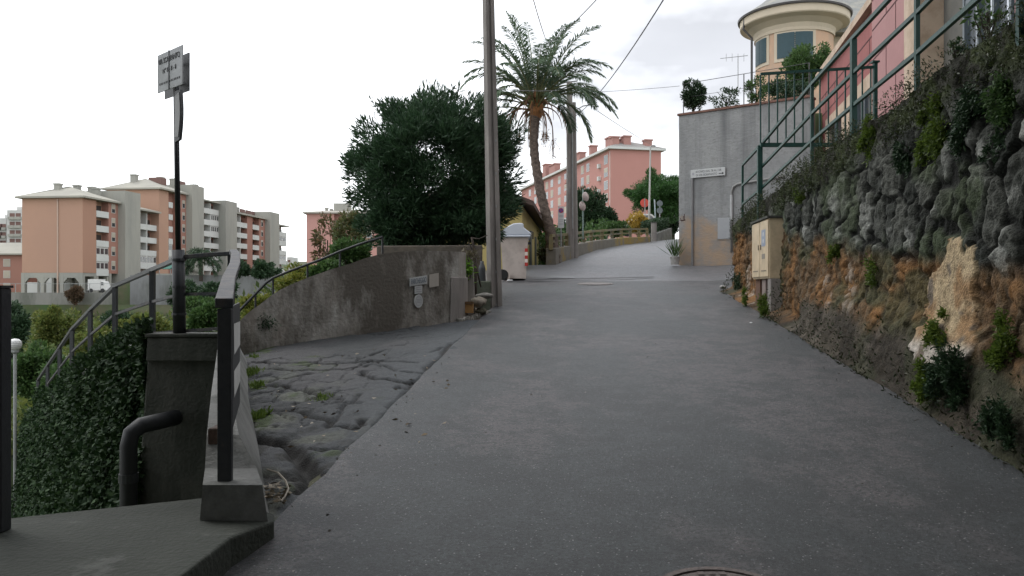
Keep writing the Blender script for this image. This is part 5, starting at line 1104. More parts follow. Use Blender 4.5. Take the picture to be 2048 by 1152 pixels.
b = MB(); b.fb(fr, -.04, 4.12, -.45, .05, zt, zt + .07); b.fb(fr, -.04, .45, -14, -.451, zt, zt + .07); b.build('coping', M['terra'], t, bevel=.01)
b = MB(); b.hexa([fr.p(4.101, -7, -.2), fr.p(4.5, -7, -.2), fr.p(4.5, 0, -.2), fr.p(4.101, 0, -.2), fr.p(4.101, -7, 4), fr.p(4.5, -7, 4), fr.p(4.5, 0, 4), fr.p(4.101, 0, 4)]) if 0 else None
k2 = lambda px: (lambda k: (k * GC.y - GC.x) / (GU.x - k * GU.y))((px - 1024) / F)      # run along the wall at a pixel column
zw = lambda px, py: -(py - 576) / F * (GC.y + GU.y * k2(px))
# long street sign
a0, a1 = k2(1383), k2(1452); z0 = zw(1383, 357); z1 = zw(1383, 341)
t = thing('street_sign', 'long white street sign with two lines of writing and an arrow on the plaster wall', 'sign', fr.p(a0, .05, z0)); b = MB(); b.fb(fr, a0, a1, .03, .07, z0, z1 + .0); b.build('board', M['plate'], t, bevel=.008); o1_ = C.objects[t.children[0].name] if t.children else None
o1_ = [o for o in C.objects if o.parent == t][0]
c_ = fr.p(lin(a0, a1, .52), .072, lin(z0, z1, .70)); H_ = z1 - z0
text('AI CIVICI DAL 78 AL 128', H_ * .36, M['ink'], o1_, c_, GU, up, .001, sx=.88); c_ = fr.p(lin(a0, a1, .47), .072, lin(z0, z1, .28)); text('DI VIA SCARPANTO', H_ * .36, M['ink'], o1_, c_, GU, up, .001, sx=.88)
b = MB(); zc = lin(z0, z1, .28); aa = lin(a0, a1, .88); b.face([fr.p(aa - .07, .0715, zc - .012), fr.p(aa + .05, .0715, zc - .012), fr.p(aa + .05, .0715, zc + .012), fr.p(aa - .07, .0715, zc + .012)]); b.face([fr.p(aa + .04, .0717, zc - .04), fr.p(aa + .11, .0717, zc), fr.p(aa + .04, .0717, zc + .04)]); b.build('arrow', M['ink'], o1_)
b = MB(); b.lathe(fr.p(lin(a0, a1, .08), .0702, lin(z0, z1, .5)), [(0, 0), (.045, 0), (.045, .002), (0, .002)], 8, ax=tuple(-GN)); b.build('emblem', mat('faint_ink', (.3, .3, .32)), o1_)
# pipes
t = thing('down_pipe', 'thin grey down pipe under the long street sign', 'pipe', fr.p(k2(1386), .05, .8)); b = MB(); a_ = k2(1386); b.tube([fr.p(a_, .05, zw(1386, 357)), fr.p(a_, .05, .5)], .035, 8); b.build('pipe_run', mat('grey_pipe', (.22, .22, .22), (.18, .18, .18), 4, .6), t)
t = thing('conduit', 'pale conduit bending over at the top beside the grey box on the plaster wall', 'conduit', fr.p(k2(1465), .05, .8)); b = MB(); a_ = k2(1464)
b.tube([fr.p(a_, .05, zw(1464, 505)), fr.p(a_, .05, zw(1464, 385)), fr.p(a_ + .06, .05, zw(1464, 374)), fr.p(a_ + .2, .05, zw(1464, 369)), fr.p(a_ + 1.6, .05, zw(1464, 369) + .1)], .032, 8); b.build('pipe_run', mat('pale_pipe', (.3, .3, .29), (.24, .24, .23), 4, .5), t, smooth=True)
b = MB(); b.tube([fr.p(a_, .05, zw(1464, 440)), fr.p(a_, .05, zw(1464, 390))], .045, 8); b.build('sleeve', M['plate'], t)
a0, a1 = k2(1436), k2(1461); t = thing('wall_box', 'flat grey metal service box set in the plaster wall', 'box', fr.p(a0, 0, zw(1450, 478))); b = MB(); b.fb(fr, a0, a1, -.05, .035, zw(1450, 478), zw(1450, 436)); b.build('door', mat('grey_box_paint', (.34, .35, .36), (.3, .31, .32), 3, .5, .1), t, bevel=.01)
b = MB(); b.fb(fr, a0 - .04, a1 + .04, -.05, .012, zw(1450, 478) - .04, zw(1450, 436) + .04); b.build('frame', M['plaster'], t)
# dark scrawl
b = MB(); sc_ = [[(1361, 436), (1363, 442), (1366, 440), (1367, 432)], [(1365, 441), (1369, 441), (1369, 428)], [(1361, 441), (1371, 440)]]
for s_ in sc_: b.tube([fr.p(k2(x), .004, zw(x, y)) for x, y in s_], .012, 4)
tag(b.build('graffiti', mat('dark_red_paint', (.10, .05, .045), (.08, .045, .04))), 'small dark scrawl painted near the corner of the plaster wall', 'graffiti')
# potted spiky plant at the corner
c_ = P(1350, 526, 25.6); t = thing('potted_plant', 'spiky green plant in a pale pot at the foot of the plaster wall corner', 'potted plant', c_); b = MB(); b.lathe(c_ - Vector((0, 0, .05)), [(0, 0), (.12, 0), (.15, .2), (.165, .21), (.165, .25), (.13, .25), (.12, .2), (0, .2)], 16); b.build('pot', M['dirtwhite'], t)
rng = np.random.default_rng(41); n = 60; leaves('foliage', np.tile(np.array(c_) + (0, 0, .2), (n, 1)) + rng.normal(0, .05, (n, 3)), np.stack([rng.normal(0, .45, n), rng.normal(0, .45, n), np.full(n, 1.)], 1), .58, .028, M['mid'], t, rng, .1)
rock('stone', 'small pale stone at the far foot of the stone wall', wallpt(1460, 574, .15) + np.array((0, 0, .0)), .07, 15, (.4, .39, .37))
rock('litter', 'x', wallpt(1544, 646, .3) + np.array((0, 0, 0)), .022, 16, (.6, .6, .6)); [tag(o, 'tiny white litter on the asphalt below the meter cabinet', 'litter') for o in C.objects if o.name == 'litter.001']

# ---- terrace planting and wire fence
t = thing('wire_fence', 'thin wire fence with slim posts along the edge of the terrace', 'fence', fr.p(0, -.2, zt))
for a_ in (.06, 2.05, 4.0): b = MB(); b.tube([fr.p(a_, -.2, zt + .05), fr.p(a_, -.2, zt + 1.04)], .016, 6); b.build('post', mat('grey_fence_steel', (.10, .10, .10), (.07, .07, .07)), t)
b = MB(); b.tube([fr.p(.06, -.2, zt + 1.04), fr.p(4.0, -.2, zt + 1.04)], .010, 5); b.tube([fr.p(.06, -.2, zt + .6), fr.p(4.0, -.2, zt + .62)], .006, 4); b.build('wire', M['black'], t)
bush('terrace_shrub', 'dense dark shrub on the terrace corner at the left end of the wire fence', 'shrub', 1386, 192, 26.2, 27, 36, M['dark'], 3500, .08, .04, 24, .34, 1, depth=.8, gz=5.2)
bush('terrace_shrub', 'thin see-through shrub in the middle of the wire fence', 'shrub', 1452, 197, 25.8, 34, 24, M['dark'], 700, .08, .04, 20, .28, 2, gz=5.2)
bush('terrace_shrub', 'loose shrub behind the left end of the green bar fence', 'shrub', 1512, 180, 25.8, 28, 34, M['mid'], 1100, .08, .04, 20, .3, 3, gz=5.2)
bush('terrace_tree', 'round leafy green tree standing before the turret window', 'tree', 1614, 135, 28, 56, 58, M['mid'], 9000, .10, .05, 50, .28, 4, gz=5.2)
bush('terrace_shrub', 'dark shrub low below the round leafy tree', 'shrub', 1575, 185, 27, 60, 30, M['dark'], 3500, .09, .045, 30, .3, 5, gz=5.2)

# ---- turret house
t = thing('turret_house', 'cream and peach house with a round turret, wide cornice and grey slate cone roof', 'house', (14.4, 42, 5.2))
cx_, cy_ = P(1588, 0, 42).x, 42.0; mp_ = mat('peach_plaster', (.56, .37, .25), (.52, .34, .23), .8, .85, .1, c3=(.45, .32, .23), s3=.9); mc_ = mat('cream_plaster', (.55, .47, .36), (.5, .43, .33), 1.2, .8)
slate = mat('slate', (.22, .225, .215), (.165, .17, .165), 5, .8, .3, c3=(.28, .27, .23), s3=2)
b = MB(); b.lathe((cx_, cy_, 0), [(1.88, 4.5), (1.88, 12.35)], 48); b.build('turret_wall', mp_, t, smooth=True)
b = MB(); b.lathe((cx_, cy_, 0), [(1.89, 12.2), (1.95, 12.2), (1.95, 12.36), (2.0, 12.55), (2.3, 12.75), (2.62, 12.85), (2.66, 12.9), (2.66, 13.3), (1.0, 13.3)], 64); b.build('cornice', mc_, t)
b = MB(); b.lathe((cx_, cy_, 0), [(2.66, 13.24), (2.76, 13.24), (2.78, 13.33), (2.68, 13.38)], 64); b.build('gutter', mat('dark_gutter', (.05, .045, .045), (.04, .035, .035), 5, .5), t)
b = MB(); b.lathe((cx_, cy_, 0), [(2.72, 13.36), (1.8, 13.95), (1.0, 14.6), (.02, 15.5)], 48); b.build('cone_roof', slate, t)
def cyl_patch(b, th0, th1, r0, r1, z0, z1, n_=10):
    for k in range(n_):
        q = [math.radians(lin(th0, th1, (k + e) / n_) - 90) for e in (0, 1)]
        f = lambda r, a, z: (cx_ + r * math.cos(a), cy_ + r * math.sin(a), z)
        b.hexa([f(r0, q[0], z0), f(r1, q[0], z0), f(r1, q[1], z0), f(r0, q[1], z0), f(r0, q[0], z1), f(r1, q[0], z1), f(r1, q[1], z1), f(r0, q[1], z1)])
msh = mat('blue_green_shutter', (.02, .06, .075), (.015, .05, .062), 5, .5)
for (c0_, c1_) in ((-43, 8), (-93, -62)):
    b = MB(); cyl_patch(b, c0_ - 5, c1_ + 5, 1.87, 1.91, 10.72, 12.75 - .55); fm = b.build('window', mc_, t)
    b = MB(); cyl_patch(b, c0_, (c0_ + c1_) / 2 - .5, 1.905, 1.94, 10.88, 12.1); cyl_patch(b, (c0_ + c1_) / 2 + .5, c1_, 1.905, 1.94, 10.88, 12.1)
    for k in range(12): cyl_patch(b, c0_ + 1.5, c1_ - 1.5, 1.94, 1.95, 10.92 + k * .098, 10.95 + k * .098, 6)
    b.build('shutter', msh, fm)
b = MB(); b.box(cx_ + 1.0, cx_ + 9, cy_ + .6, cy_ + 10, 4.5, 12.6); b.build('wall', mc_, t)
b = MB(); zr_ = 12.61; xa, xb, ya, yb = cx_ + 1.4, cx_ + 9.6, cy_ - .1, cy_ + 10.6; rx0, rx1, rym = cx_ + 4.3, cx_ + 6, cy_ + 5.2
E = [(xa, ya, zr_), (xb, ya, zr_), (xb, yb, zr_), (xa, yb, zr_)]; E2 = [(x, y, z + .25) for x, y, z in E]; R_ = [(rx0, rym, zr_ + 4.3), (rx1, rym, zr_ + 4.3)]
b.hexa(E + E2); b.face([E2[0], E2[1], R_[1], R_[0]]); b.face([E2[1], E2[2], R_[1]]); b.face([E2[2], E2[3], R_[0], R_[1]]); b.face([E2[3], E2[0], R_[0]]); b.build('roof', slate, t)
b = MB(); b.tube([Vector(E2[1]) + Vector((0, 0, .05)), R_[1]], .12, 6); b.tube([Vector(E2[0]) + Vector((0, 0, .05)), R_[0], R_[1]], .12, 6); b.build('ridge_tiles', M['terra'], t)
b = MB(); b.tube([(cx_ - 2.6, cy_ - .3, 13.2), (cx_ - 2.66, cy_ - .3, 12.7), (cx_ - 2.3, cy_ - .5, 12.2), (cx_ - 2.3, cy_ - .5, 5)], .06, 7); b.build('drainpipe', mat('dark_gutter', (.05, .045, .045)), t)
b = MB(); c_ = P(1476, 128, 42); b.tube([c_, c_ + Vector((0, 0, -1.6))], .02, 4); b.tube([c_ + Vector((-.9, 0, -.1)), c_ + Vector((.5, 0, .05))], .015, 4)
for k in range(4): b.tube([c_ + Vector((-.6 + .3 * k, 0, .15)), c_ + Vector((-.6 + .3 * k, 0, -.25))], .01, 4)
o = b.build('antenna', M['steel'], t)
t.location.z += .38

# ---- red and pink house above the wall
t = thing('red_house', 'dark red and pink house with cream trim above the stone wall', 'house', (7, 16, 1.8))
u_ = Vector((.187, .982, 0)); fr = Fr((4.4 + .19 * 0, 0, 0), u_, (-.982, .187, 0)); A = lambda Y: Y / .982
mr = mat('dark_red_plaster', (.28, .09, .085), (.25, .08, .075), 2, .85, .15, c3=(.31, .11, .10), s3=1.2); mk = mat('pink_plaster', (.37, .19, .185), (.33, .17, .165), 2, .85, .15, c3=(.40, .22, .21), s3=1)
mcr = mat('beige_trim', (.52, .40, .30), (.46, .36, .27), 3, .8, .1, c3=(.38, .28, .2), s3=2); gr = mat('groove', (.09, .03, .03), (.08, .03, .03), 4, .9)
b = MB(); b.fb(fr, A(17.9), A(24.6), -6, -.12, 1.0, 6.2); 
b.build('wall', mr, t)
b = MB(); b.fb(fr, A(15.3), A(17.9) - .001, -6, 0, 1.0, 7.6); b.build('wall', mk, t)
b = MB(); b.fb(fr, A(9.0), A(10.5), -6, 0, 1.0, 7.6); b.build('wall', mk, t)
b = MB(); b.fb(fr, A(14.35), A(15.3) - .001, -6, .04, 1.0, 7.6); b.build('corner_trim', mcr, t)
b = MB(); b.fb(fr, A(13.0), A(14.35) - .001, -6, -.35, 1.0, 7.6); b.build('recess_wall', mat('grey_recess', (.12, .115, .10), (.09, .088, .08), 3, .9), t)
b = MB(); b.fb(fr, A(10.5) + .001, A(13.0) - .001, -6, -.30, 1.0, 7.6); b.build('wall', mk, t)
b = MB(); b.fb(fr, A(8.6), A(24.3), -6.4, .36, 5.52 if 0 else 6.41, 6.6); b.build('roof_slab', mcr, t) if 0 else None
b = MB(); b.hexa([fr.p(A(8.8), -6, 6.41), fr.p(A(24.3), -6, 5.62), fr.p(A(24.3), .32, 5.62), fr.p(A(8.8), .32, 6.41), fr.p(A(8.8), -6, 6.62), fr.p(A(24.3), -6, 5.80), fr.p(A(24.3), .32, 5.80), fr.p(A(8.8), .32, 6.62)]) if 0 else b.fb(fr, A(17.9) + .001, A(24.7), -6, .02, 6.201, 6.38); b.fb(fr, A(8.8), A(17.9) + .2, -6, .3, 7.601, 7.8); b.build('eave', mcr, t)
b = MB()
for z in (5.05, 5.6): b.fb(fr, A(18.0), A(24.5), -.121, -.115 + .0, z, z + .035)
for i, z in enumerate((5.05,)):
    for a_ in np.arange(18.6 + .6 * (i % 2), 24, 1.3): b.fb(fr, A(a_), A(a_) + .03, -.1205, -.114, z + .036, z + .549)
b.build('groove', gr, t)
b = MB()
for z in (2.3, 2.95, 3.6, 4.25, 4.9, 5.55, 6.2): b.fb(fr, A(15.35), A(17.85), -.001, .006, z, z + .03)
for i, z in enumerate((2.3, 2.95, 3.6, 4.25, 4.9, 5.55)):
    b.fb(fr, A(16.0 + .7 * (i % 2)), A(16.0 + .7 * (i % 2)) + .025, -.0005, .0062, z + .031, z + .649)
b.build('groove', gr, t)
# openings
def opening(a0, a1, z0, z1, off, fw, mf, panes=2, name='window'):
    b = MB(); b.fb(fr, a0 - fw, a0, off, off + .07, z0, z1 + fw); b.fb(fr, a1, a1 + fw, off, off + .07, z0, z1 + fw); b.fb(fr, a0, a1, off, off + .07, z1, z1 + fw); f_ = b.build(name, mf, t)
    b = MB(); b.fb(fr, a0, a1, off, off + .012, z0, z1); b.build('pane', M['glass'], f_)
    b = MB()
    for k in range(1, panes): a_ = lin(a0, a1, k / panes); b.fb(fr, a_ - .03, a_ + .03, off + .0125, off + .05, z0, z1)
    b.fb(fr, a0, a1, off + .0122, off + .045, lin(z0, z1, .72), lin(z0, z1, .72) + .05); b.build('frame', M['fram'], f_)
M['fram'] = mat('grey_blue_frame', (.10, .125, .14), (.08, .10, .115), 4, .5)
opening(A(18.15), A(20.4), 1.9, 4.45, -.119, .32, mcr, 3); opening(A(21.3), A(23.2), 1.9, 4.45, -.119, .32, mcr, 2)
t_w = A(10.9); 
b = MB(); a0, a1 = A(10.55), A(13.0) - .02; z0, z1 = 1.2, 5.2
b.fb(fr, a0, a1, -.299, -.285, z0, z1); pn = b.build('pane', M['sky_glass'] if 'sky_glass' in M else mat('mirror_glass', (.35, .37, .4), (.32, .34, .38), 1, .06, spec=1.0, metal=.55), t)
b = MB()
for k in range(5): a_ = lin(a0 + .04, a1 - .04, k / 4); b.fb(fr, a_ - .04, a_ + .04, -.284, -.2, z0, z1)
for z in (2.35, 3.4, 4.4): b.fb(fr, a0, a1, -.2842, -.21, z, z + .07)
b.build('window', M['fram'], t)
b = MB(); b.fb(fr, A(15.8), A(16.5), .01, .12, 2.1, 2.75); b.build('air_grille', M['dirtwhite'], t)
# twiggy plants by the window
bush('wall_top_plant', 'leafy twigs rising before the white window at the top right corner', 'plant', 1975, 25, 7.4, 50, 50, M['mid'], 90, .07, .03, 14, .3, 41, gz=1.8, depth=.5)
bush('wall_top_plant', 'small dark sprig on the wall crest left of the window twigs', 'plant', 1915, 100, 8.0, 18, 22, M['dark'], 120, .06, .03, 8, .4, 42, gz=1.7, depth=.6)
# ================================================================== FAR BUILDINGS AND GREENERY
mo_ = mat('orange_pink_render', (.42, .255, .18), (.40, .245, .172), .08, .9, c3=(.385, .235, .17), s3=.05)  # colour desaturated in place of distance haze
mo2 = mat('brick_red_render', (.33, .17, .13), (.30, .155, .12), .15, .9)
mg_ = mat('grey_beige_concrete', (.33, .325, .285), (.29, .285, .255), .1, .9, c3=(.26, .26, .235), s3=.15, stretch=(1, 1, .25))
mw_ = mat('balcony_white', (.55, .56, .54), (.50, .51, .49), .3, .8)
mrf = mat('pale_roof', (.34, .33, .28), (.29, .28, .245), .2, .9)
md_ = mat('dull_brown', (.17, .10, .085), (.14, .085, .075), .3, .9)  # plain dull brown for far windows, rooftop units and inner wall
dk_ = mat('loggia_door_shade', (.045, .04, .038), (.06, .05, .045), .5, .5)
wn = [mat('window_white', (.5, .5, .48), (.46, .46, .44), .5, .6), M['glass'], mat('shutter_cream', (.42, .38, .3), (.38, .34, .28), .5, .7)]
def bal(fr, t, a0, a1, z, h=1.2, closed=False):
    b = MB(); b.fb(fr, a0, a1, -.12, .08, z, z + h); b.fb(fr, a0, a1, -1.45, -.121, z, z + .18); o = b.build('balcony', mw_, t)
    b = MB(); b.fb(fr, a0 + .25, a1 - .25, -1.49, -1.452, z + .2, z + 2.5); b.build('door_shade_sheet', dk_, o)  # dark sheet across the bay paints glass doors and the loggia's shaded interior
    if closed:
        b = MB(); b.fb(fr, a0, a1, -.1, -.05, z + h, z + 2.95, m=0)
        n_ = 3
        for k in range(n_): b.fb(fr, lin(a0, a1, (k + .14) / n_), lin(a0, a1, (k + .86) / n_), -.045, -.01, z + h + .25, z + 2.6, m=1)
        b.build('glazing', wn[:2], o)
def win(fr, t, a, z, w_, h, off=0, sh=0):
    b = MB(); b.fb(fr, a - w_ / 2, a + w_ / 2, off, off + .05, z, z + h, m=0); b.fb(fr, a - w_ / 2 + .12, a + w_ / 2 - .12, off + .051, off + .06, z + .12, z + h - .12, m=1)
    if sh: b.fb(fr, a - w_ / 2 + .1, a + w_ / 2 - .1, off + .061, off + .075, z + h * (1 - sh), z + h - .1, m=2)
    b.build('window', wn, t)
def hip(fr, t, a0, a1, D, z, rise, ov=.9, m=None, r0=None, r1=None):
    b = MB(); q = fr.p; E = [q(a0 - ov, ov, z), q(a1 + ov, ov, z), q(a1 + ov, -D - ov, z), q(a0 - ov, -D - ov, z)]; E2 = [p + Vector((0, 0, .35)) for p in E]
    h = (D / 2) * .9; R0 = q(a0 + (r0 if r0 is not None else h), -D / 2, z + .35 + rise); R1 = q(a1 - (r1 if r1 is not None else h), -D / 2, z + .35 + rise)
    b.hexa(E + E2); b.face([E2[0], E2[1], R1, R0]); b.face([E2[1], E2[2], R1]); b.face([E2[2], E2[3], R0, R1]); b.face([E2[3], E2[0], R0]); return b.build('roof', m or mrf, t)
def chim(fr, t, a, bb, z, w_=1.0, h=1.6, m=None, parent=None):
    b = MB(); b.fb(fr, a, a + w_, bb, bb + w_, z - 1.5, z + h); b.fb(fr, a - .12, a + w_ + .12, bb - .12, bb + w_ + .12, z + h + .001, z + h + .3); b.build('chimney', m or mg_, parent or t)
uL = Vector((.106, .994, 0)).normalized(); oL = Vector((-83.8, 161, 0)); nL_ = Vector((uL.y, -uL.x, 0)); frL = Fr(oL, uL, nL_)
def tL(px): k = (px - 1024) / F; return (oL.x - k * oL.y) / (k * uL.y - uL.x)
D = 12.7
# --- block one: orange end wall
t = thing('apartment_block', 'nearest orange apartment block with arcaded ground floor at far left', 'apartment block', (-84, 161, -1))
a165, a192, a217, a235, a266, a278, a318 = [tL(x) for x in (165, 192, 217, 236, 267, 278, 318)]
b = MB(); b.fb(frL, 0, a192, -D, 0, 3.0, 17.6); b.fb(frL, a192 + .001, a217, -D, -1.5, 3.0, 17.6); b.build('wall', mo_, t)
b = MB(); b.fb(frL, a217 + .001, a235, -D, 0, 3.0, 17.6); b.fb(frL, a266, a278, -D, -.6, -1, 17.0); b.fb(frL, a278 + .001, a318 - .01, -D, -2.1, -1, 17.0); b.build('wall', mo2, t)
b = MB(); b.fb(frL, a235 + .001, a266, -D - .3, 1.6, -3, 20.4); b.build('stair_tower', mg_, t)
b = MB(); b.fb(frL, 0, a192, -.001, .05, 3.0, 17.58); b.build('facade_tone_skin', mat('orange_shaded_render', (.38, .215, .15), (.36, .205, .142), .08, .9), t)  # skin toned between end wall and window bays to paint their light difference
for i, z in enumerate((2.4, 5.35, 8.3, 11.3, 14.25)): bal(frL, t, a192 + .05, a217, z + .05, 1.25, i < 2)
for z in (3.4, 6.35, 9.3, 12.3, 15.2): win(frL, t, (a217 + a235) / 2, z + .3, 1.3, 1.9, .001, .55)
for z in (4.3, 7.2, 10.1, 13.0):
    bal(Fr(frL.p(0, -.6, 0), frL.u, frL.n), t, a278 + .05, (a278 + a318) / 2 - .15, z, 1.25, z < 5); bal(Fr(frL.p(0, -.6, 0), frL.u, frL.n), t, (a278 + a318) / 2 + .15, a318 - .1, z, 1.25, z < 5)
b = MB(); m_ = (a278 + a318) / 2; b.fb(frL, m_ - .15, m_ + .15, -2.1, -.55, 0, 16.9); b.build('party_wall', mw_, t)
for z in (4.5, 7.4, 10.3, 13.2): win(frL, t, (a266 + a278) / 2 + .4, z + .4, 1.1, 1.7, -.599, .3)
# arcade on the end and street side
frE = Fr(frL.p(0, 0, 0), -frL.n, -frL.u)          # end facade: runs left, faces the camera
z0 = -1.1
for i in range(4):
    for d_ in (0, 4.4, 8.8): b = MB(); b.fb(frE, i * 4.05, i * 4.05 + .75 * (1 if d_ == 0 else .7), -.75 - d_, 0 - d_, z0, 2.99); b.build('pillar', mg_, t)
for i in range(3):
    b = MB(); a0, a1 = i * 4.05 + .75, (i + 1) * 4.05
    b.fb(frE, a0, a1, -.5, -.02, 2.0, 2.99)
    for s_ in (0, 1):
        x0, x1 = (a0, a0 + .9) if s_ == 0 else (a1, a1 - .9); b.prism([frE.p(x0, -.48, 2.0), frE.p(x1, -.48, 2.0), frE.p(x0, -.48, 1.0)], frE.n * .44)
    b.build('arch', mg_, t)
b = MB(); b.fb(frL, .001, a192, -.4, -.02, 2.3, 2.99); b.fb(frL, a192 - .6, a192, -.8, .0, z0, 2.99); b.fb(frL, a217 - .5, a217, -.8, 0, z0, 2.3)
b.build('arcade_beam', mg_, t)
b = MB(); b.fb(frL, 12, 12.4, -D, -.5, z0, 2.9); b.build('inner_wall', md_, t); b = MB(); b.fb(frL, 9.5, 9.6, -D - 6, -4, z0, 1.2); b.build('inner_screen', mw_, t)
b = MB(); b.fb(frE, 5.0, 5.25, .001, .2, -1, 17.4); b.build('drainpipe', mat('pale_downpipe', (.45, .33, .26), (.4, .3, .24), 1, .7), t)
rf = hip(frL, t, 0, a235 - 1, D, 17.6, 2.6); 
for a_, b_ in ((3.4, -8.4), (6.2, -6.2), (9.0, -3.8), (9.2, -5)): chim(frL, t, a_, b_, 19.5 if b_ < -4 else 19.2, 1.1, 1.2)
hip(frL, t, a266 + .6, a318 - .9, D, 17.0, 1.8, .7)
# --- block two
t = thing('apartment_block', 'tallest middle orange apartment block behind the sign pole, with grey stair towers', 'apartment block', (-80, 189, 0))
aa = {x: tL(x) for x in (318, 337, 345, 357, 372, 396, 404, 437, 443, 460)}
b = MB(); b.fb(frL, aa[318], aa[337], -D, 0, -2, 22.6); b.build('wall', mo_, t)
b = MB(); b.fb(frL, aa[337] + .001, aa[357], -D, -1.5, -2, 22.6); b.fb(frL, aa[357] + .001, aa[372], -D, 0, -2, 22.6); b.fb(frL, aa[396], aa[404], -D, 0, -2, 22.2); b.fb(frL, aa[404] + .001, aa[437], -D, -1.5, -2, 22.2); b.build('wall', mo2, t)
b = MB(); b.fb(frL, aa[372] + .001, aa[396] - .001, -D, 1.6, -2, 25.2); b.build('stair_tower', mg_, t)
b = MB(); b.fb(frL, aa[437] + .001, aa[460], -D, 2.0, -2, 23.2); b.build('stair_tower', mg_, t)
for i in range(7): z = 4.6 + i * 2.85 - 2.85; bal(frL, t, aa[337] + .05, aa[345], z, 1.3, i in (1, 2)) 
for i in range(6):
    z = 4.4 + i * 2.95; bal(frL, t, aa[404] + .1, aa[437] - .05, z, 1.35, False)
    if i in (3, 4): 
        b = MB(); b.fb(frL, (aa[404] + aa[437]) / 2 + .4, aa[437] - .1, -.1, -.05, z + 1.35, z + 2.9); 
        for k in range(4): w0 = lin((aa[404] + aa[437]) / 2 + .4, aa[437] - .1, k / 4); b.fb(frL, w0 + .25, w0 + (aa[437] - aa[404]) / 8 - .35, -.045, -.01, z + 1.6, z + 2.7, m=1)
        b.build('glazing', wn[:2], t)
b = MB(); b.fb(frL, (aa[404] + aa[437]) / 2 - .15, (aa[404] + aa[437]) / 2 + .15, -1.5, 0, 3, 22); b.build('party_wall', mw_, t)
for i in range(6): win(frL, t, (aa[357] + aa[372]) / 2 + .6, 4.8 + i * 2.9, 1.3, 1.9, .001, .4)
hip(frL, t, aa[318], aa[372] - 1.2, D, 22.6, 2.9); hip(frL, t, aa[396] + 1, aa[437] - .9, D, 22.2, 1.6, .7)
for a_, b_ in ((aa[318] + 3, -8.8), (aa[318] + 8, -5.0), (aa[318] + 11, -3.5), (aa[396] + 4, -4), (aa[396] + 6, -5)): chim(frL, t, a_, b_, 25, 1.3, 1.3)
b = MB(); b.fb(frL, aa[345], aa[357], -6, -3, 24.5, 26.2); b.fb(frL, aa[318] + 14, aa[318] + 17, -4, -2.5, 25, 26.4); b.build('rooftop_unit', md_, t)
b = MB()
for k in range(5): c_ = frL.p(aa[318] + 9 + 4.2 * k, -5 + (k % 2), 25.2); b.tube([c_, c_ + Vector((0, 0, 2.6))], .05, 4); b.tube([c_ + Vector((-.8, 0, 2.3)), c_ + Vector((.8, 0, 2.3))], .04, 4)
b.build('antenna', M['steel'], t)
# --- block three
t = thing('apartment_block', 'farthest orange and white apartment block at the right end of the row', 'apartment block', (-72, 240, 0))
ab = {x: tL(x) for x in (460, 467, 494, 505, 518, 530, 549, 572)}
b = MB(); b.fb(frL, ab[460] + .01, ab[467], -D, 0, -2, 20.6); b.fb(frL, ab[467] + .001, ab[494], -D, -1.5, -2, 20.6); b.fb(frL, ab[494] + .001, ab[505], -D, 0, -2, 20.6); b.fb(frL, ab[505] + .001, ab[518], -D, -1.5, -2, 20.6); b.fb(frL, ab[518] + .001, ab[530], -D, 0, -2, 20.6); b.fb(frL, ab[549], ab[572], -D, -1.6, -2, 19.6); b.build('wall', mo2, t)
b = MB(); b.fb(frL, ab[530] + .001, ab[549] - .001, -D, 1.6, -2, 23); b.build('stair_tower', mg_, t)
for i in range(6):
    z = 1.4 + i * 2.95; bal(frL, t, ab[467] + .05, ab[494] - .05, z + .9, 1.4); bal(frL, t, ab[505] + .05, ab[518] - .05, z + .9, 1.4); bal(frL, t, ab[549] + .05, ab[572] + .3, z + .2, 1.4, i in (2, 4)); win(frL, t, (ab[518] + ab[530]) / 2, z + 2.2, 1.4, 1.8, .001, .3)
b = MB(); m_ = (ab[467] + ab[494]) / 2; b.fb(frL, m_ - .15, m_ + .15, -1.5, 0, 0, 20.4); b.build('party_wall', mw_, t)
hip(frL, t, ab[460] + 1, ab[530] - 1, D, 20.6, 1.5, .8); hip(frL, t, ab[549] + 1, ab[572], D, 19.6, 1.4, .8)
for k, a_ in enumerate((ab[460] + 2, ab[460] + 8, ab[460] + 10, ab[494] + 4)): chim(frL, t, a_, -5 - (k % 2), 22.2, 1.3, 1.1)
b = MB(); 
for k in range(4): b.fb(frL, ab[494] + 3 + k * 4, ab[494] + 6 + k * 4, -3.6, -3.2, 22, 23)
b.build('roof_panel', md_, t)
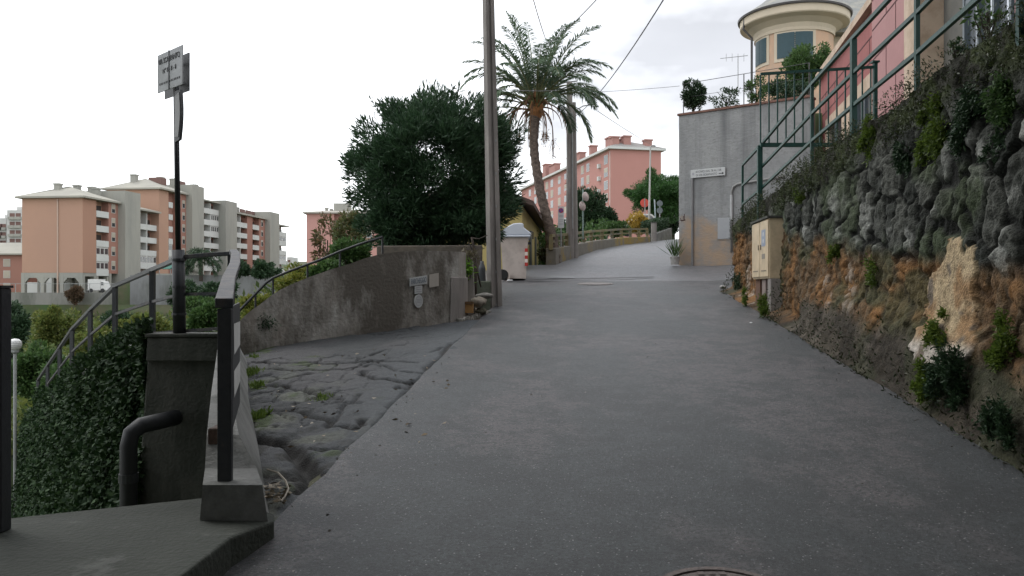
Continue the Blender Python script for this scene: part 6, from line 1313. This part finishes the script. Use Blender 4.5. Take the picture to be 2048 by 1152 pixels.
# --- red low building far left and white towers
t = thing('red_building', 'low red building with white shutters at the left edge under the white tower', 'building', (-112, 186, -1)); frR = Fr((-126, 184, 0), (1, .06, 0), (.06, -1, 0)); b = MB(); b.fb(frR, 0, 16.2, -10, 0, -3, 7.4); b.build('wall', mo2, t)
b = MB(); b.hexa([frR.p(-.8, .9, 7.401), frR.p(17, .9, 7.401), frR.p(17, -11, 7.401), frR.p(-.8, -11, 7.401), frR.p(-.8, .9, 7.7), frR.p(17, .9, 7.7), frR.p(17, -11, 7.7), frR.p(-.8, -11, 7.7)]); b.prism([frR.p(-.8, .9, 7.71), frR.p(-.8, -11, 7.71), frR.p(-.8, -5, 10.4)], frR.u * 17.8); b.build('roof', mrf, t)
for a_ in (3, 8, 12.9):
    for z in (-.6, 2.2, 4.8): win(frR, t, a_, z, 1.5, 1.7, .001, .95)
for (x0, x1, Yt, top, lb) in ((-8, 12, 300, 436, 'white apartment tower at the very left edge'), (14, 44, 290, 420, 'white apartment tower with balconies directly left of the orange block')):
    A0, A1 = P(x0, 0, Yt).x, P(x1, 0, Yt).x; zt_ = P(0, top, Yt).z; t = thing('white_tower', lb, 'tower block', (A0, Yt, 0)); frT = Fr((A0, Yt, 0), (1, .0, 0), (0, -1, 0)); b = MB(); b.fb(frT, 0, A1 - A0, -14, 0, -2, zt_); b.fb(frT, (A1 - A0) * .2, A1 - A0 + 3, -16, -4, 0, zt_ + 1.5); b.build('wall', mat('chalk_render', (.5, .5, .48), (.45, .45, .43), .1, .9), t)
    for z in np.arange(9, zt_ - 2, 3):
        for a_ in ((A1 - A0) * .35, (A1 - A0) * .75):
            b = MB(); b.fb(frT, a_ - 1.1, a_ + 1.1, .001, .9, z, z + 1.0); b.build('balcony', mg_, t); b = MB(); b.fb(frT, a_ - .9, a_ + .9, .001, .05, z + 1.0, z + 2.3); b.build('window', md_, t)
# --- retaining walls of the terrace
def simple_wall(name, label, pts, z0, ztop, th, m, cat='retaining wall'):
    t = thing(name, label, cat, (pts[0][0], pts[0][1], z0)); b = MB()
    for p, q in zip(pts[:-1], pts[1:]):
        zt0, zt1 = (ztop, ztop) if not isinstance(ztop, (list, tuple)) else ztop; b.hexa([(p[0], p[1], z0), (q[0], q[1], z0), (q[0], q[1] + th, z0), (p[0], p[1] + th, z0), (p[0], p[1], zt0), (q[0], q[1], zt1), (q[0], q[1] + th, zt1), (p[0], p[1] + th, zt0)])
    b.build('wall_body', m, t); return t
mwal = mat('grey_retaining', (.23, .225, .205), (.19, .188, .172), .25, .95, .2, c3=(.13, .135, .115), s3=.3, stretch=(1, 1, .3)); mwal2 = mat('blue_grey_retaining', (.20, .205, .205), (.165, .17, .17), .25, .95, .2, c3=(.12, .125, .115), s3=.3, stretch=(1, 1, .3))
simple_wall('terrace_wall', 'long grey retaining wall under the arcaded orange block', [(-150, 150), (-72.0, 150)], -9, -.85, .8, mwal)
simple_wall('terrace_wall', 'blue grey retaining wall running right behind the sign pole under the trees', [(-72.7, 157), (-38, 157)], -9, 2.45, .8, mwal2)
t = thing('wall_fence', 'thin mesh fence with pale posts standing on the retaining wall before the arcade', 'fence', (-110, 150, -.8)); b = MB(); b.box(-150, -72, 150.3, 150.34, .75, .83); 
for x in np.arange(-140, -72, 4.5): b.box(x, x + .08, 150.3, 150.38, -.85, .8)
b.build('frame', M['steel'], t)
# van
t = thing('white_van', 'white box van parked beside the arcade above the retaining wall', 'van', (-77, 153, -.8)); b = MB(); vx0, vx1 = P(178, 0, 152.5).x, P(212, 0, 152.5).x
b.box(vx0, vx1 - .8, 152, 154, -.45, 1.6); b.hexa([(vx1 - .79, 152.05, -.45), (vx1 + .5, 152.05, -.45), (vx1 + .5, 153.95, -.45), (vx1 - .79, 153.95, -.45), (vx1 - .79, 152.05, 1.3), (vx1 - .2, 152.05, 1.2), (vx1 - .2, 153.95, 1.2), (vx1 - .79, 153.95, 1.3)]); b.build('body', M['white'], t, bevel=.06)
b = MB(); b.box(vx1 - .7, vx1 - .25, 152.02, 152.045, .5, 1.1); b.build('window', M['glass'], t)
for x in (vx0 + .6, vx1 - .4): b = MB(); b.lathe((x, 152.0, -.45), [(0, -.05), (.35, -.05), (.38, .0), (.35, .15), (0, .15)], 14, ax=(0, 1, 0)); b.build('wheel', M['ink'], t)
# small sheds on the terrace
t = thing('green_awning', 'dark green awning beside the sign pole on the terrace', 'awning', P(332, 540, 160)); c0 = P(322, 538, 160); c1 = P(346, 538, 160); b = MB(); b.prism([(c0.x, 158.5, c0.z), (c0.x, 162, c0.z + 1.2), (c0.x, 162, c0.z)], (c1.x - c0.x, 0, 0)); b.build('canopy', mat('green_cloth', (.02, .12, .09), (.02, .10, .075)), t); b = MB()
for x in (c0.x + .1, c1.x - .1): b.box(x - .05, x + .05, 159, 159.1, 1.9, c0.z)
b.build('legs', M['steel'], t)
t = thing('grey_shed', 'low grey shed with a flat roof on the terrace between the awning and the palm', 'shed', P(370, 550, 160)); c0 = P(312, 545, 159); c1 = P(388, 545, 159); b = MB(); b.box(c0.x, c1.x, 159, 163, 1.5, c0.z - .2); b.box(P(365, 0, 159).x, P(389, 0, 159).x, 158.6, 163, c0.z + .2, c0.z + .6); b.box(P(366, 0, 159).x, P(385, 0, 159).x, 159, 163, c0.z - .19, c0.z + .19); b.build('body', mg_, t)
# --- middle pink block
t = thing('pink_block', 'pink apartment block partly behind the reddish bare trees left of the big bush', 'apartment block', P(613, 520, 205)); frM = Fr((P(613, 0, 205).x, 205, 0), (1, .05, 0), (.05, -1, 0)); mpk = mat('dusty_pink_render', (.50, .27, .235), (.46, .25, .22), .08, .9)
zz_ = P(0, 427, 205).z; b = MB(); b.fb(frM, 0, 6.8, -14, 0, -6, zz_); b.fb(frM, 6.801, 8.5, -14, -1.4, -6, zz_); b.fb(frM, 8.501, 22, -14, 0, -6, zz_); b.build('wall', mpk, t)
for k in range(6): bal(frM, t, 6.85, 8.45, zz_ - 3.9 - 3 * k, 1.3, k in (2,))
for k in range(5):
    for a_ in (11.5, 15.5): win(frM, t, a_, zz_ - 3 - 3 * k, 1.4, 1.8, .001, .5)
hip(frM, t, 0, 22, 14, zz_, 1.2, .8, mat('pink_block_roof', (.40, .37, .33), (.36, .34, .30), .2, .9)); b = MB(); b.fb(frM, 6.2, 9.6, -6, -3, zz_ + .8, zz_ + 2.9); b.fb(frM, 9.61, 10.4, -5, -4, zz_ + .8, zz_ + 3.3); b.build('rooftop_unit', mg_, t)
chim(frM, t, 3.8, -5, zz_ + .8, .7, .8); chim(frM, t, 5, -5, zz_ + .8, .6, .5)
# --- pink block on the right
t = thing('pink_block', 'long pink apartment block with chimneys rising behind the twin poles', 'apartment block', P(1222, 500, 190)); oC = Vector((P(1222, 0, 190).x, 190, 0)); uC = Vector((-.234, .972, 0)).normalized(); frC = Fr(oC, uC, (-uC.y, uC.x, 0)); mpc = mat('salmon_render', (.43, .215, .185), (.41, .205, .175), .08, .9, c3=(.40, .2, .17), s3=.05); trim = mat('pale_trim', (.5, .42, .38), (.45, .38, .35), .5, .8)
def tC(px): k = (px - 1024) / F; return (k * oC.y - oC.x) / (uC.x - k * uC.y)
zc_ = 32.0; b = MB(); b.fb(frC, 0, 84, -12.4, 0, -2, zc_); b.build('wall', mpc, t); b = MB(); b.fb(frC, .5, .9, .001, .06, 0, zc_ - .3); b.build('drainpipe', trim, t)
cols = [1212, 1200, 1176, 1165, 1131.5, 1119, 1104, 1094, 1082, 1071, 1060]
for px in cols:
    a_ = tC(px); 
    for k in range(7):
        if px == 1200: 
            if k < 5: b = MB(); b.fb(frC, a_ - .5, a_ + .5, .001, .6, zc_ - 3.4 - 3 * k, zc_ - 2.4 - 3 * k); b.build('air_unit', mw_, t)
        else: win(frC, t, a_, zc_ - 2.6 - 3 * k - .4, 2.6 if px > 1210 else (2.2 if px > 1150 else 2.6), 2.1, .001, (0, .5, 0, .9)[(k + cols.index(px)) % 4])
b = MB(); b.fb(frC, 28, 34, .001, 1.3, 0, 1); b.build('balcony', mw_, t)
for k in range(5): b = MB(); a_ = tC(1143); b.fb(frC, a_ - 2.5, a_ + 2.5, .001, 1.2, zc_ - 4.1 - 3 * k, zc_ - 3.0 - 3 * k); b.build('balcony', mpc, t)
mrc = mat('grey_slate_far', (.26, .25, .235), (.22, .21, .2), .2, .9); b = MB(); b.fb(frC, -.9, 85, -13.3, .9, zc_ + .001, zc_ + .55); b.build('fascia', mw_, t); hip(frC, t, 0, 84, 12.4, zc_ + .25, 2.4, .8, mrc)
for a_, b_, w_, h in ((1.5, -5.5, 1.8, 1.6), (3.5, -6, 3.0, 1.5), (.8, -10.5, 1.7, .8), (1.5, -2.6, 1.8, 1.3), (4, -3.0, 3.4, 1.8), (27, -3, 3.4, 1.8), (19, -3.4, 1.6, 2.2), (33, -3, 5, 1.8), (50, -3, 6, 2.2), (58, -2.5, 3, 3.2), (68, -3, 4, 1.8)): 
    b = MB(); b.fb(frC, a_, a_ + w_, b_, b_ + 1.7, zc_ + .5, zc_ + 1.7 + h); b.fb(frC, a_ - .2, a_ + w_ + .2, b_ - .2, b_ + 1.9, zc_ + 1.7 + h + .001, zc_ + 2.0 + h); b.build('chimney', mat('pink_chimney', (.36, .19, .16), (.32, .17, .15), .3, .9), t)
# small grey building and hill copse right of the row
t = thing('grey_building', 'small grey building at the far right end of the orange row', 'building', P(578, 545, 285)); b = MB(); c0, c1 = P(574, 0, 285).x, P(584, 0, 285).x; b.box(c0, c1, 285, 293, -2, P(0, 514, 285).z); b.build('wall', mw_, t)
b = MB()
for py in (520, 530, 540): b.box(c0 + .3, c0 + 1.1, 284.9, 284.99, P(0, py + 4, 285).z, P(0, py, 285).z)
b.build('window', md_, t)

# ================================================================== trees and bushes
bush('pine_tree', 'round dense green stone pine in front of the pink gable by the street corner', 'pine', 1318, 390, 66, 70, 54, M['pine'], 40000, .22, .05, 110, .24, 51, gz=3.6, trunk=.28, inner=.3, depth=.9)
bush('pine_tree', 'dark lower pine beyond the first pine behind the round grey signs', 'pine', 1345, 425, 72, 45, 48, M['dark'], 12000, .24, .10, 50, .3, 52, gz=3.4, trunk=.2)
bush('garden_tree', 'dark tree beyond the roadside wall right of the twin poles', 'tree', 1180, 425, 46, 44, 50, M['dark'], 11000, .16, .08, 55, .28, 53, gz=.5, up=.5, inner=.25)
bush('garden_tree', 'dark leafy tree right beside the mirror pole, lower than its neighbour', 'tree', 1212, 440, 48, 26, 36, M['dark'], 5500, .16, .08, 34, .3, 54, gz=.8, inner=.3)
bush('garden_bush', 'low green bush under the dark tree behind the ochre rail', 'bush', 1228, 458, 44, 40, 18, M['mid'], 3000, .14, .07, 26, .32, 55)
bush('golden_bush', 'golden yellow bush below the pine beside the gate pillar', 'bush', 1275, 446, 47, 26, 26, M['gold'], 2600, .15, .06, 22, .32, 56, gz=1.8)
bush('garden_bush', 'dark bush behind the palm trunk and the no parking sign', 'bush', 1140, 458, 40, 34, 32, M['dark'], 3500, .14, .07, 26, .32, 57, gz=-.5)
bush('garden_bush', 'brownish bush at the foot of the palm by the yellow house', 'bush', 1092, 510, 27.6, 15, 17, leafmat('brown_green', [(.09, .08, .04), (.07, .08, .03), (.12, .09, .05)], .2), 900, .09, .04, 12, .4, 58)
bush('garden_bush', 'green bush below the pink block between the palm trunk and the house', 'bush', 1088, 485, 60, 34, 20, M['mid'], 2500, .2, .1, 20, .35, 59)
bush('reddish_tree', 'sparse reddish young tree before the middle pink block', 'tree', 655, 480, 34, 36, 52, M['redleaf'], 650, .2, .09, 26, .26, 60, gz=-2.2, trunk=.05)
bush('reddish_tree', 'taller sparse green-brown tree between the pink block and the big bush', 'tree', 700, 470, 30, 38, 55, leafmat('olive_brown', [(.09, .12, .04), (.13, .11, .05), (.06, .10, .035)], .3), 2200, .16, .07, 34, .26, 61, gz=-2, trunk=.06)
bush('garden_tree', 'green tree filling the gap left of the big bush above the handrail', 'tree', 700, 510, 22, 50, 34, M['mid'], 5000, .11, .05, 40, .3, 62, gz=-2)
bush('yellow_bush', 'yellow-green bush behind the lower part of the curved ramp wall', 'bush', 520, 628, 17, 42, 40, M['yel'], 3800, .10, .05, 32, .3, 63, gz=-2.8)
bush('yellow_bush', 'yellow-green bush behind the upper handrail over the ramp wall', 'bush', 600, 565, 20, 52, 36, M['yel'], 4600, .11, .05, 38, .3, 64, gz=-2.2)
bush('yellow_bush', 'bushy yellow-green growth between handrail and sparse reddish tree', 'bush', 655, 548, 18, 40, 24, M['mid'], 3000, .10, .05, 28, .3, 65, gz=-1.8)
# date palm far
t = thing('far_palm', 'dark date palm on the terrace right of the sign pole', 'palm tree', P(400, 556, 156)); cc_ = P(402, 515, 156); b = MB(); b.tube([cc_ - Vector((0, 0, 4.5)), cc_], [.4, .35], 8); b.build('trunk', M['bark'], t); rng = np.random.default_rng(5); LP = []; LD = []
for k in range(46):
    az = rng.uniform(0, 2 * PI); el = rng.uniform(-.1, 1.3); cur = Vector((math.cos(az) * math.cos(el), math.sin(az) * math.cos(el), math.sin(el))); p_ = cc_.copy()
    for j in range(16):
        cur = (cur + Vector((0, 0, -.13))).normalized(); p_ = p_ + cur * .27
        for sg in range(5): LP.append(tuple(p_)); LD.append(tuple(cur + Vector(rng.normal(0, .6, 3)) + Vector((0, 0, -.3))))
leaves('fronds', np.array(LP), np.array(LD), .75, .12, M['dark'], t, rng, .1)
for i, (nm, lb, x, y, Y, rx, ry, m, n, s) in enumerate([
    ('terrace_tree', 'rounded dark tree on the terrace before the farthest orange block', 530, 540, 150, 30, 20, 'dark', 5000, .5), ('terrace_tree', 'dark tree between the far palm and the rounded tree', 478, 538, 150, 24, 20, 'dark', 3500, .5), ('brown_shrub', 'round brown shrub hanging on the retaining wall below the arcade', 149, 590, 148, 17, 19, 'bro', 2600, .4),
    ('valley_bush', 'wide green bush below the blue grey retaining wall right of the sign pole', 440, 592, 90, 45, 32, 'dark', 6000, .35), ('valley_bush', 'dark green bush behind the sign pole below the retaining wall', 370, 590, 100, 34, 28, 'dark', 4200, .38), ('valley_bush', 'large yellow-green bush at left below the retaining wall', 115, 655, 70, 52, 46, 'yel2', 8000, .28),
    ('valley_bush', 'dark green tree at the far left edge beside the globe lamp', 22, 660, 55, 34, 62, 'dark', 6500, .25), ('valley_bush', 'pale green bush seen through the railing left of the sign pole', 280, 665, 40, 60, 42, 'yel2', 6500, .2), ('valley_bush', 'light grey-green bush between the sign pole and the road post', 410, 640, 26, 36, 32, 'mid', 4200, .14),
    ('valley_bush', 'bright green bush between the sign pole and railing post, farther back', 395, 615, 55, 42, 24, 'mid', 4200, .24), ('valley_bush', 'yellow-green bush in the middle of the descending railing', 200, 690, 42, 52, 48, 'yel2', 7000, .2), ('valley_bush', 'dark green bush under the globe lamp behind the lower railing', 70, 745, 30, 60, 55, 'mid', 7000, .16), ('valley_bush', 'small dark bush on the slope under the wide retaining wall', 235, 640, 110, 34, 20, 'dark', 3000, .4), ('valley_bush', 'olive bush behind the lowest part of the railing', 130, 770, 27, 48, 50, 'mid', 5500, .15)]):
    mm = {'dark': M['dark'], 'mid': M['mid'], 'yel2': leafmat('olive_leaf', [(.11, .15, .035), (.16, .18, .045), (.075, .12, .03), (.19, .19, .05)], .35), 'bro': leafmat('brown_leaf', [(.12, .075, .05), (.09, .07, .04), (.15, .09, .06)], .2)}[m]
    bush(nm, lb, 'tree' if 'tree' in nm else 'bush', x, y, Y, rx, ry, mm, n, s, s * .5, 36, .3, 80 + i)
# globe lamp
t = thing('globe_lamp', 'white globe lamp on a post standing down the slope at the left edge', 'street lamp', P(30, 760, 20)); c_ = P(30, 689, 20); b = MB(); b.lathe(c_ - Vector((0, 0, .145)), [(0.02, 0), (.09, .02), (.135, .07), (.15, .145), (.135, .215), (.09, .27), (0, .29)], 24); b.build('globe', mat('milk_glass', (.62, .62, .6), (.56, .56, .55), 20, .3, .2), t, smooth=True)
b = MB()
for z in (.09, .13, .17, .21): b.lathe(c_ - Vector((0, 0, .145)), [(.151, z), (.153, z + .012)], 24)
b.build('ribs', M['steel'], t); b = MB(); b.tube([c_ - Vector((0, 0, 4.5)), c_ - Vector((0, 0, .22))], .04, 8); b.lathe(c_ - Vector((0, 0, .23)), [(.04, 0), (.085, .05), (.09, .10)], 14); b.build('post', M['steel'], t)
# undergrowth over the slopes
rng = np.random.default_rng(123)
def scatter(name, label, n, xr, yr, hmax, ln, m, seed, cond=None):
    y = yr[0] * (yr[1] / yr[0]) ** rng.uniform(0, 1, n); x = rng.uniform(0, 1, n) * (xr(y)[1] - xr(y)[0]) + xr(y)[0]; k = fbm(x * .5, y * .5, seed); keep = (k > .3)
    if cond is not None: keep &= cond(x, y)
    x, y, k = x[keep], y[keep], k[keep]; h = rng.uniform(0, 1, len(x)) * hmax * sstep(.3, .7, k) * (y / yr[0]) ** .25; p = np.stack([x, y, G(x, y) + h], 1); s = ln * (y / yr[0]) ** .8
    d = rng.normal(0, .6, (len(x), 3)) + np.array((0, -.3, .6)); o = leaves(name, p, d, 1, .5, m, None, rng, .3); 
    bpy.data.meshes.remove(o.data) if 0 else None
    me = o.data; V = np.empty(len(me.vertices) * 3, np.float32); me.vertices.foreach_get('co', V); V = V.reshape(-1, 4, 3); b0 = V[:, :1]; V = b0 + (V - b0) * s[:, None, None]; me.vertices.foreach_set('co', V.ravel()); me.update(); tag(o, label, 'undergrowth', kind='stuff')
scatter('undergrowth', 'green and yellowish undergrowth covering the slope below the far buildings', 90000, lambda y: (-.66 * y - 1, -.18 * y - 1), (22, 149), 1.6, .22, leafmat('slope_leaf', [(.05, .085, .025), (.10, .14, .035), (.15, .17, .045), (.04, .07, .03)], .3), 141)
scatter('garden_growth', 'mixed weeds on the garden bank behind the ramp wall', 14000, lambda y: (-.42 * y, -.10 * y), (12.6, 24), .35, .08, leafmat('garden_leaf', [(.05, .08, .025), (.09, .12, .03), (.08, .06, .03)], .3), 142, lambda x, y: (y > ywall(x) + .6) & (x < -1.3))
scatter('upper_growth', 'greenery beyond the upper roadside wall under the trees', 30000, lambda y: (.03 * y - 2, .14 * y - 1.0), (32, 62), 1.5, .16, M['mid'], 143, lambda x, y: x < XL(y) - 1.0)
# weeds in the cracks of the side path
rng = np.random.default_rng(55); PP = []
for (px, py, r, n) in ((498, 745, 16, 420), (515, 770, 10, 120), (518, 830, 15, 260), (645, 795, 14, 60), (508, 715, 8, 130)):
    gx_, gy_ = on_apron(px, py); q = rng.normal(0, .5, (n, 2)) * (r / F * gy_) * np.array((1, 2.2)); x = gx_ + q[:, 0]; y = gy_ + q[:, 1]; PP.append(np.stack([x, y, za(x, y) - .02], 1))
PP = np.concatenate(PP); tag(leaves('crack_weeds', PP, rng.normal(0, .5, (len(PP), 3)) + np.array((0, 0, .8)), .06, .014, leafmat('weed', [(.10, .17, .03), (.14, .2, .04), (.07, .12, .03)], .3), None, rng, .3), 'bright weeds and moss sprouting from cracks beside the parapet', 'weeds', kind='stuff')
# dry twig lying by the parapet and small debris
b = MB(); q = [on_apron(px, py) for px, py in ((534, 945), (556, 952), (571, 968), (577, 985), (570, 1000), (562, 1010))]; b.tube([(x, y, float(za(x, y)) + .02) for x, y in q], .006, 5); tag(b.build('dry_twig', mat('dry_twig_bark', (.3, .27, .22), (.25, .22, .18), 9, .8)), 'curved dry twig lying at the foot of the parapet', 'twig')
rng = np.random.default_rng(66); q = [on_apron(px, py) for px, py in [(rng.uniform(530, 575), rng.uniform(970, 1010)) for _ in range(70)] + [(rng.uniform(520, 900), rng.uniform(700, 900)) for _ in range(60)]]
q = np.array([(x, y, float(za(x, y)) + .012) for x, y in q]); tag(leaves('fallen_leaves', q, rng.normal(0, 1, (len(q), 3)) * (1, 1, .15), .045, .018, leafmat('fallen', [(.22, .16, .09), (.3, .26, .2), (.12, .09, .05)], 0), None, rng, .1), 'dry fallen leaves and bits on the cracked asphalt', 'leaves', kind='stuff')

# grit and small stones along both road edges and specks on the asphalt
rng = np.random.default_rng(67); n = 520; yy = rng.uniform(3.2, 20, n) ** 1.0; side = rng.uniform(0, 1, n) < .5; off = np.abs(rng.normal(0, .12, n)); xx = np.where(side, XLs(yy) + off, 2.62 + .095 * yy - off * 1.4)
m_ = rng.uniform(0, 1, n) < .22; xx = np.where(m_, rng.uniform(XLs(yy) + .2, 2.5 + .095 * yy), xx)
q = np.stack([xx, yy, zR(yy) + .018], 1); tag(leaves('grit', q, rng.normal(0, 1, (n, 3)) * (1, 1, .2), .016, .011, leafmat('grit_bits', [(.05, .045, .04), (.16, .15, .13), (.28, .26, .23), (.09, .06, .04)], 0), None, rng, .1, .2), 'grit, crumbs and leaf bits scattered along the asphalt edges', 'grit', kind='stuff')
# ================================================================== added out of view: a house and two trees that darken the foreground
t = thing('shade_house', 'added unseen grey house with a road passage behind the viewpoint, shading the foreground', 'house', (.5, -6, -2.5))
m_ = mat('old_grey_render', (.16, .15, .135), (.12, .115, .105), 2, .9, .3); b = MB()
b.box(-9, -3.0, -12, -1.6, -6, 11); b.box(3.3, 12, -12, -1.6, -3, 11); b.box(-2.999, 3.299, -12, -1.601, 1.9, 11); b.build('wall', m_, t)
b = MB(); b.hexa([(-9.6, -12.6, 11.001), (12.6, -12.6, 11.001), (12.6, -1.1, 11.001), (-9.6, -1.1, 11.001), (-7, -9, 13.5), (10, -9, 13.5), (10, -5, 13.5), (-7, -5, 13.5)]); b.build('roof', mat('old_tiles', (.2, .12, .09), (.16, .1, .08), 3, .9), t)
rng = np.random.default_rng(91); t = thing('shade_laurel', 'added unseen laurel tree left of the viewpoint, shading the landing and the ivy', 'tree', (-8.2, 3.0, -4.5))
p, d = crown(rng, (-8.2, 3.0, 1.6), (3.4, 3.4, 4.6), 26000, 90, .25, .3); leaves('crown', p, d, .22, .11, M['dark'], t, rng); b = MB(); b.tube([(-8.2, 3, -4.6), (-8.1, 3, -1), (-8.2, 3, 3)], [.22, .18, .1], 8); b.build('trunk', M['bark'], t)
t = thing('shade_canopy', 'added unseen tree with a broad crown over the viewpoint, shading the near road', 'tree', (-4.6, -.6, -2))
p, d = crown(rng, (-1.2, .6, 7.6), (7.6, 5.4, 2.6), 90000, 200, .24, .3); leaves('crown', p, d, .30, .18, M['dark'], t, rng); b = MB(); b.tube([(-4.6, -.6, -2.4), (-4.5, -.6, 2), (-3.4, -.3, 4.8), (-1.4, .3, 7.4)], [.28, .24, .2, .1], 9)
for e_ in ((-6, 2, 8), (1.5, 2.5, 8), (2.5, -1, 7.5), (-3, 3, 8.5)): b.tube([(-3.4, -.3, 4.8), e_], [.14, .04], 6)
b.build('trunk', M['bark'], t)
# ------------------------------------------------------------------ groups of repeated things
GR = {'apartment_block': 'orange apartment blocks in a row', 'pink_block': 'pink apartment blocks', 'white_tower': 'white towers at the far left', 'overhead_wire': 'overhead wires', 'utility_pole': 'concrete utility poles', 'street_lamp': 'street lamps', 'terrace_shrub': 'shrubs on the terrace wall', 'pine_tree': 'pines at the street corner', 'garden_tree': 'trees along the street', 'garden_bush': 'bushes along the street', 'reddish_tree': 'sparse young trees by the ramp wall', 'yellow_bush': 'yellow-green bushes behind the ramp wall', 'terrace_tree': 'dark trees on the terrace', 'valley_bush': 'bushes on the slope', 'terrace_wall': 'retaining walls of the terrace', 'wall_plant': 'plants growing on the stone wall', 'wall_top_plant': 'plants on the wall crest', 'stone': 'stones beside the road', 'litter': 'bits of litter', 'dry_weed': 'dry weeds on the slab', 'manhole_cover': 'manhole covers in the road'}
from collections import Counter
stem_ = lambda o: o.name.split('.')[0]
cnt = Counter(stem_(o) for o in C.objects if o.parent is None and o.get('label'))
for o in C.objects:
    if o.parent is None and o.get('label') and cnt[stem_(o)] > 1 and stem_(o) in GR: o['group'] = GR[stem_(o)]
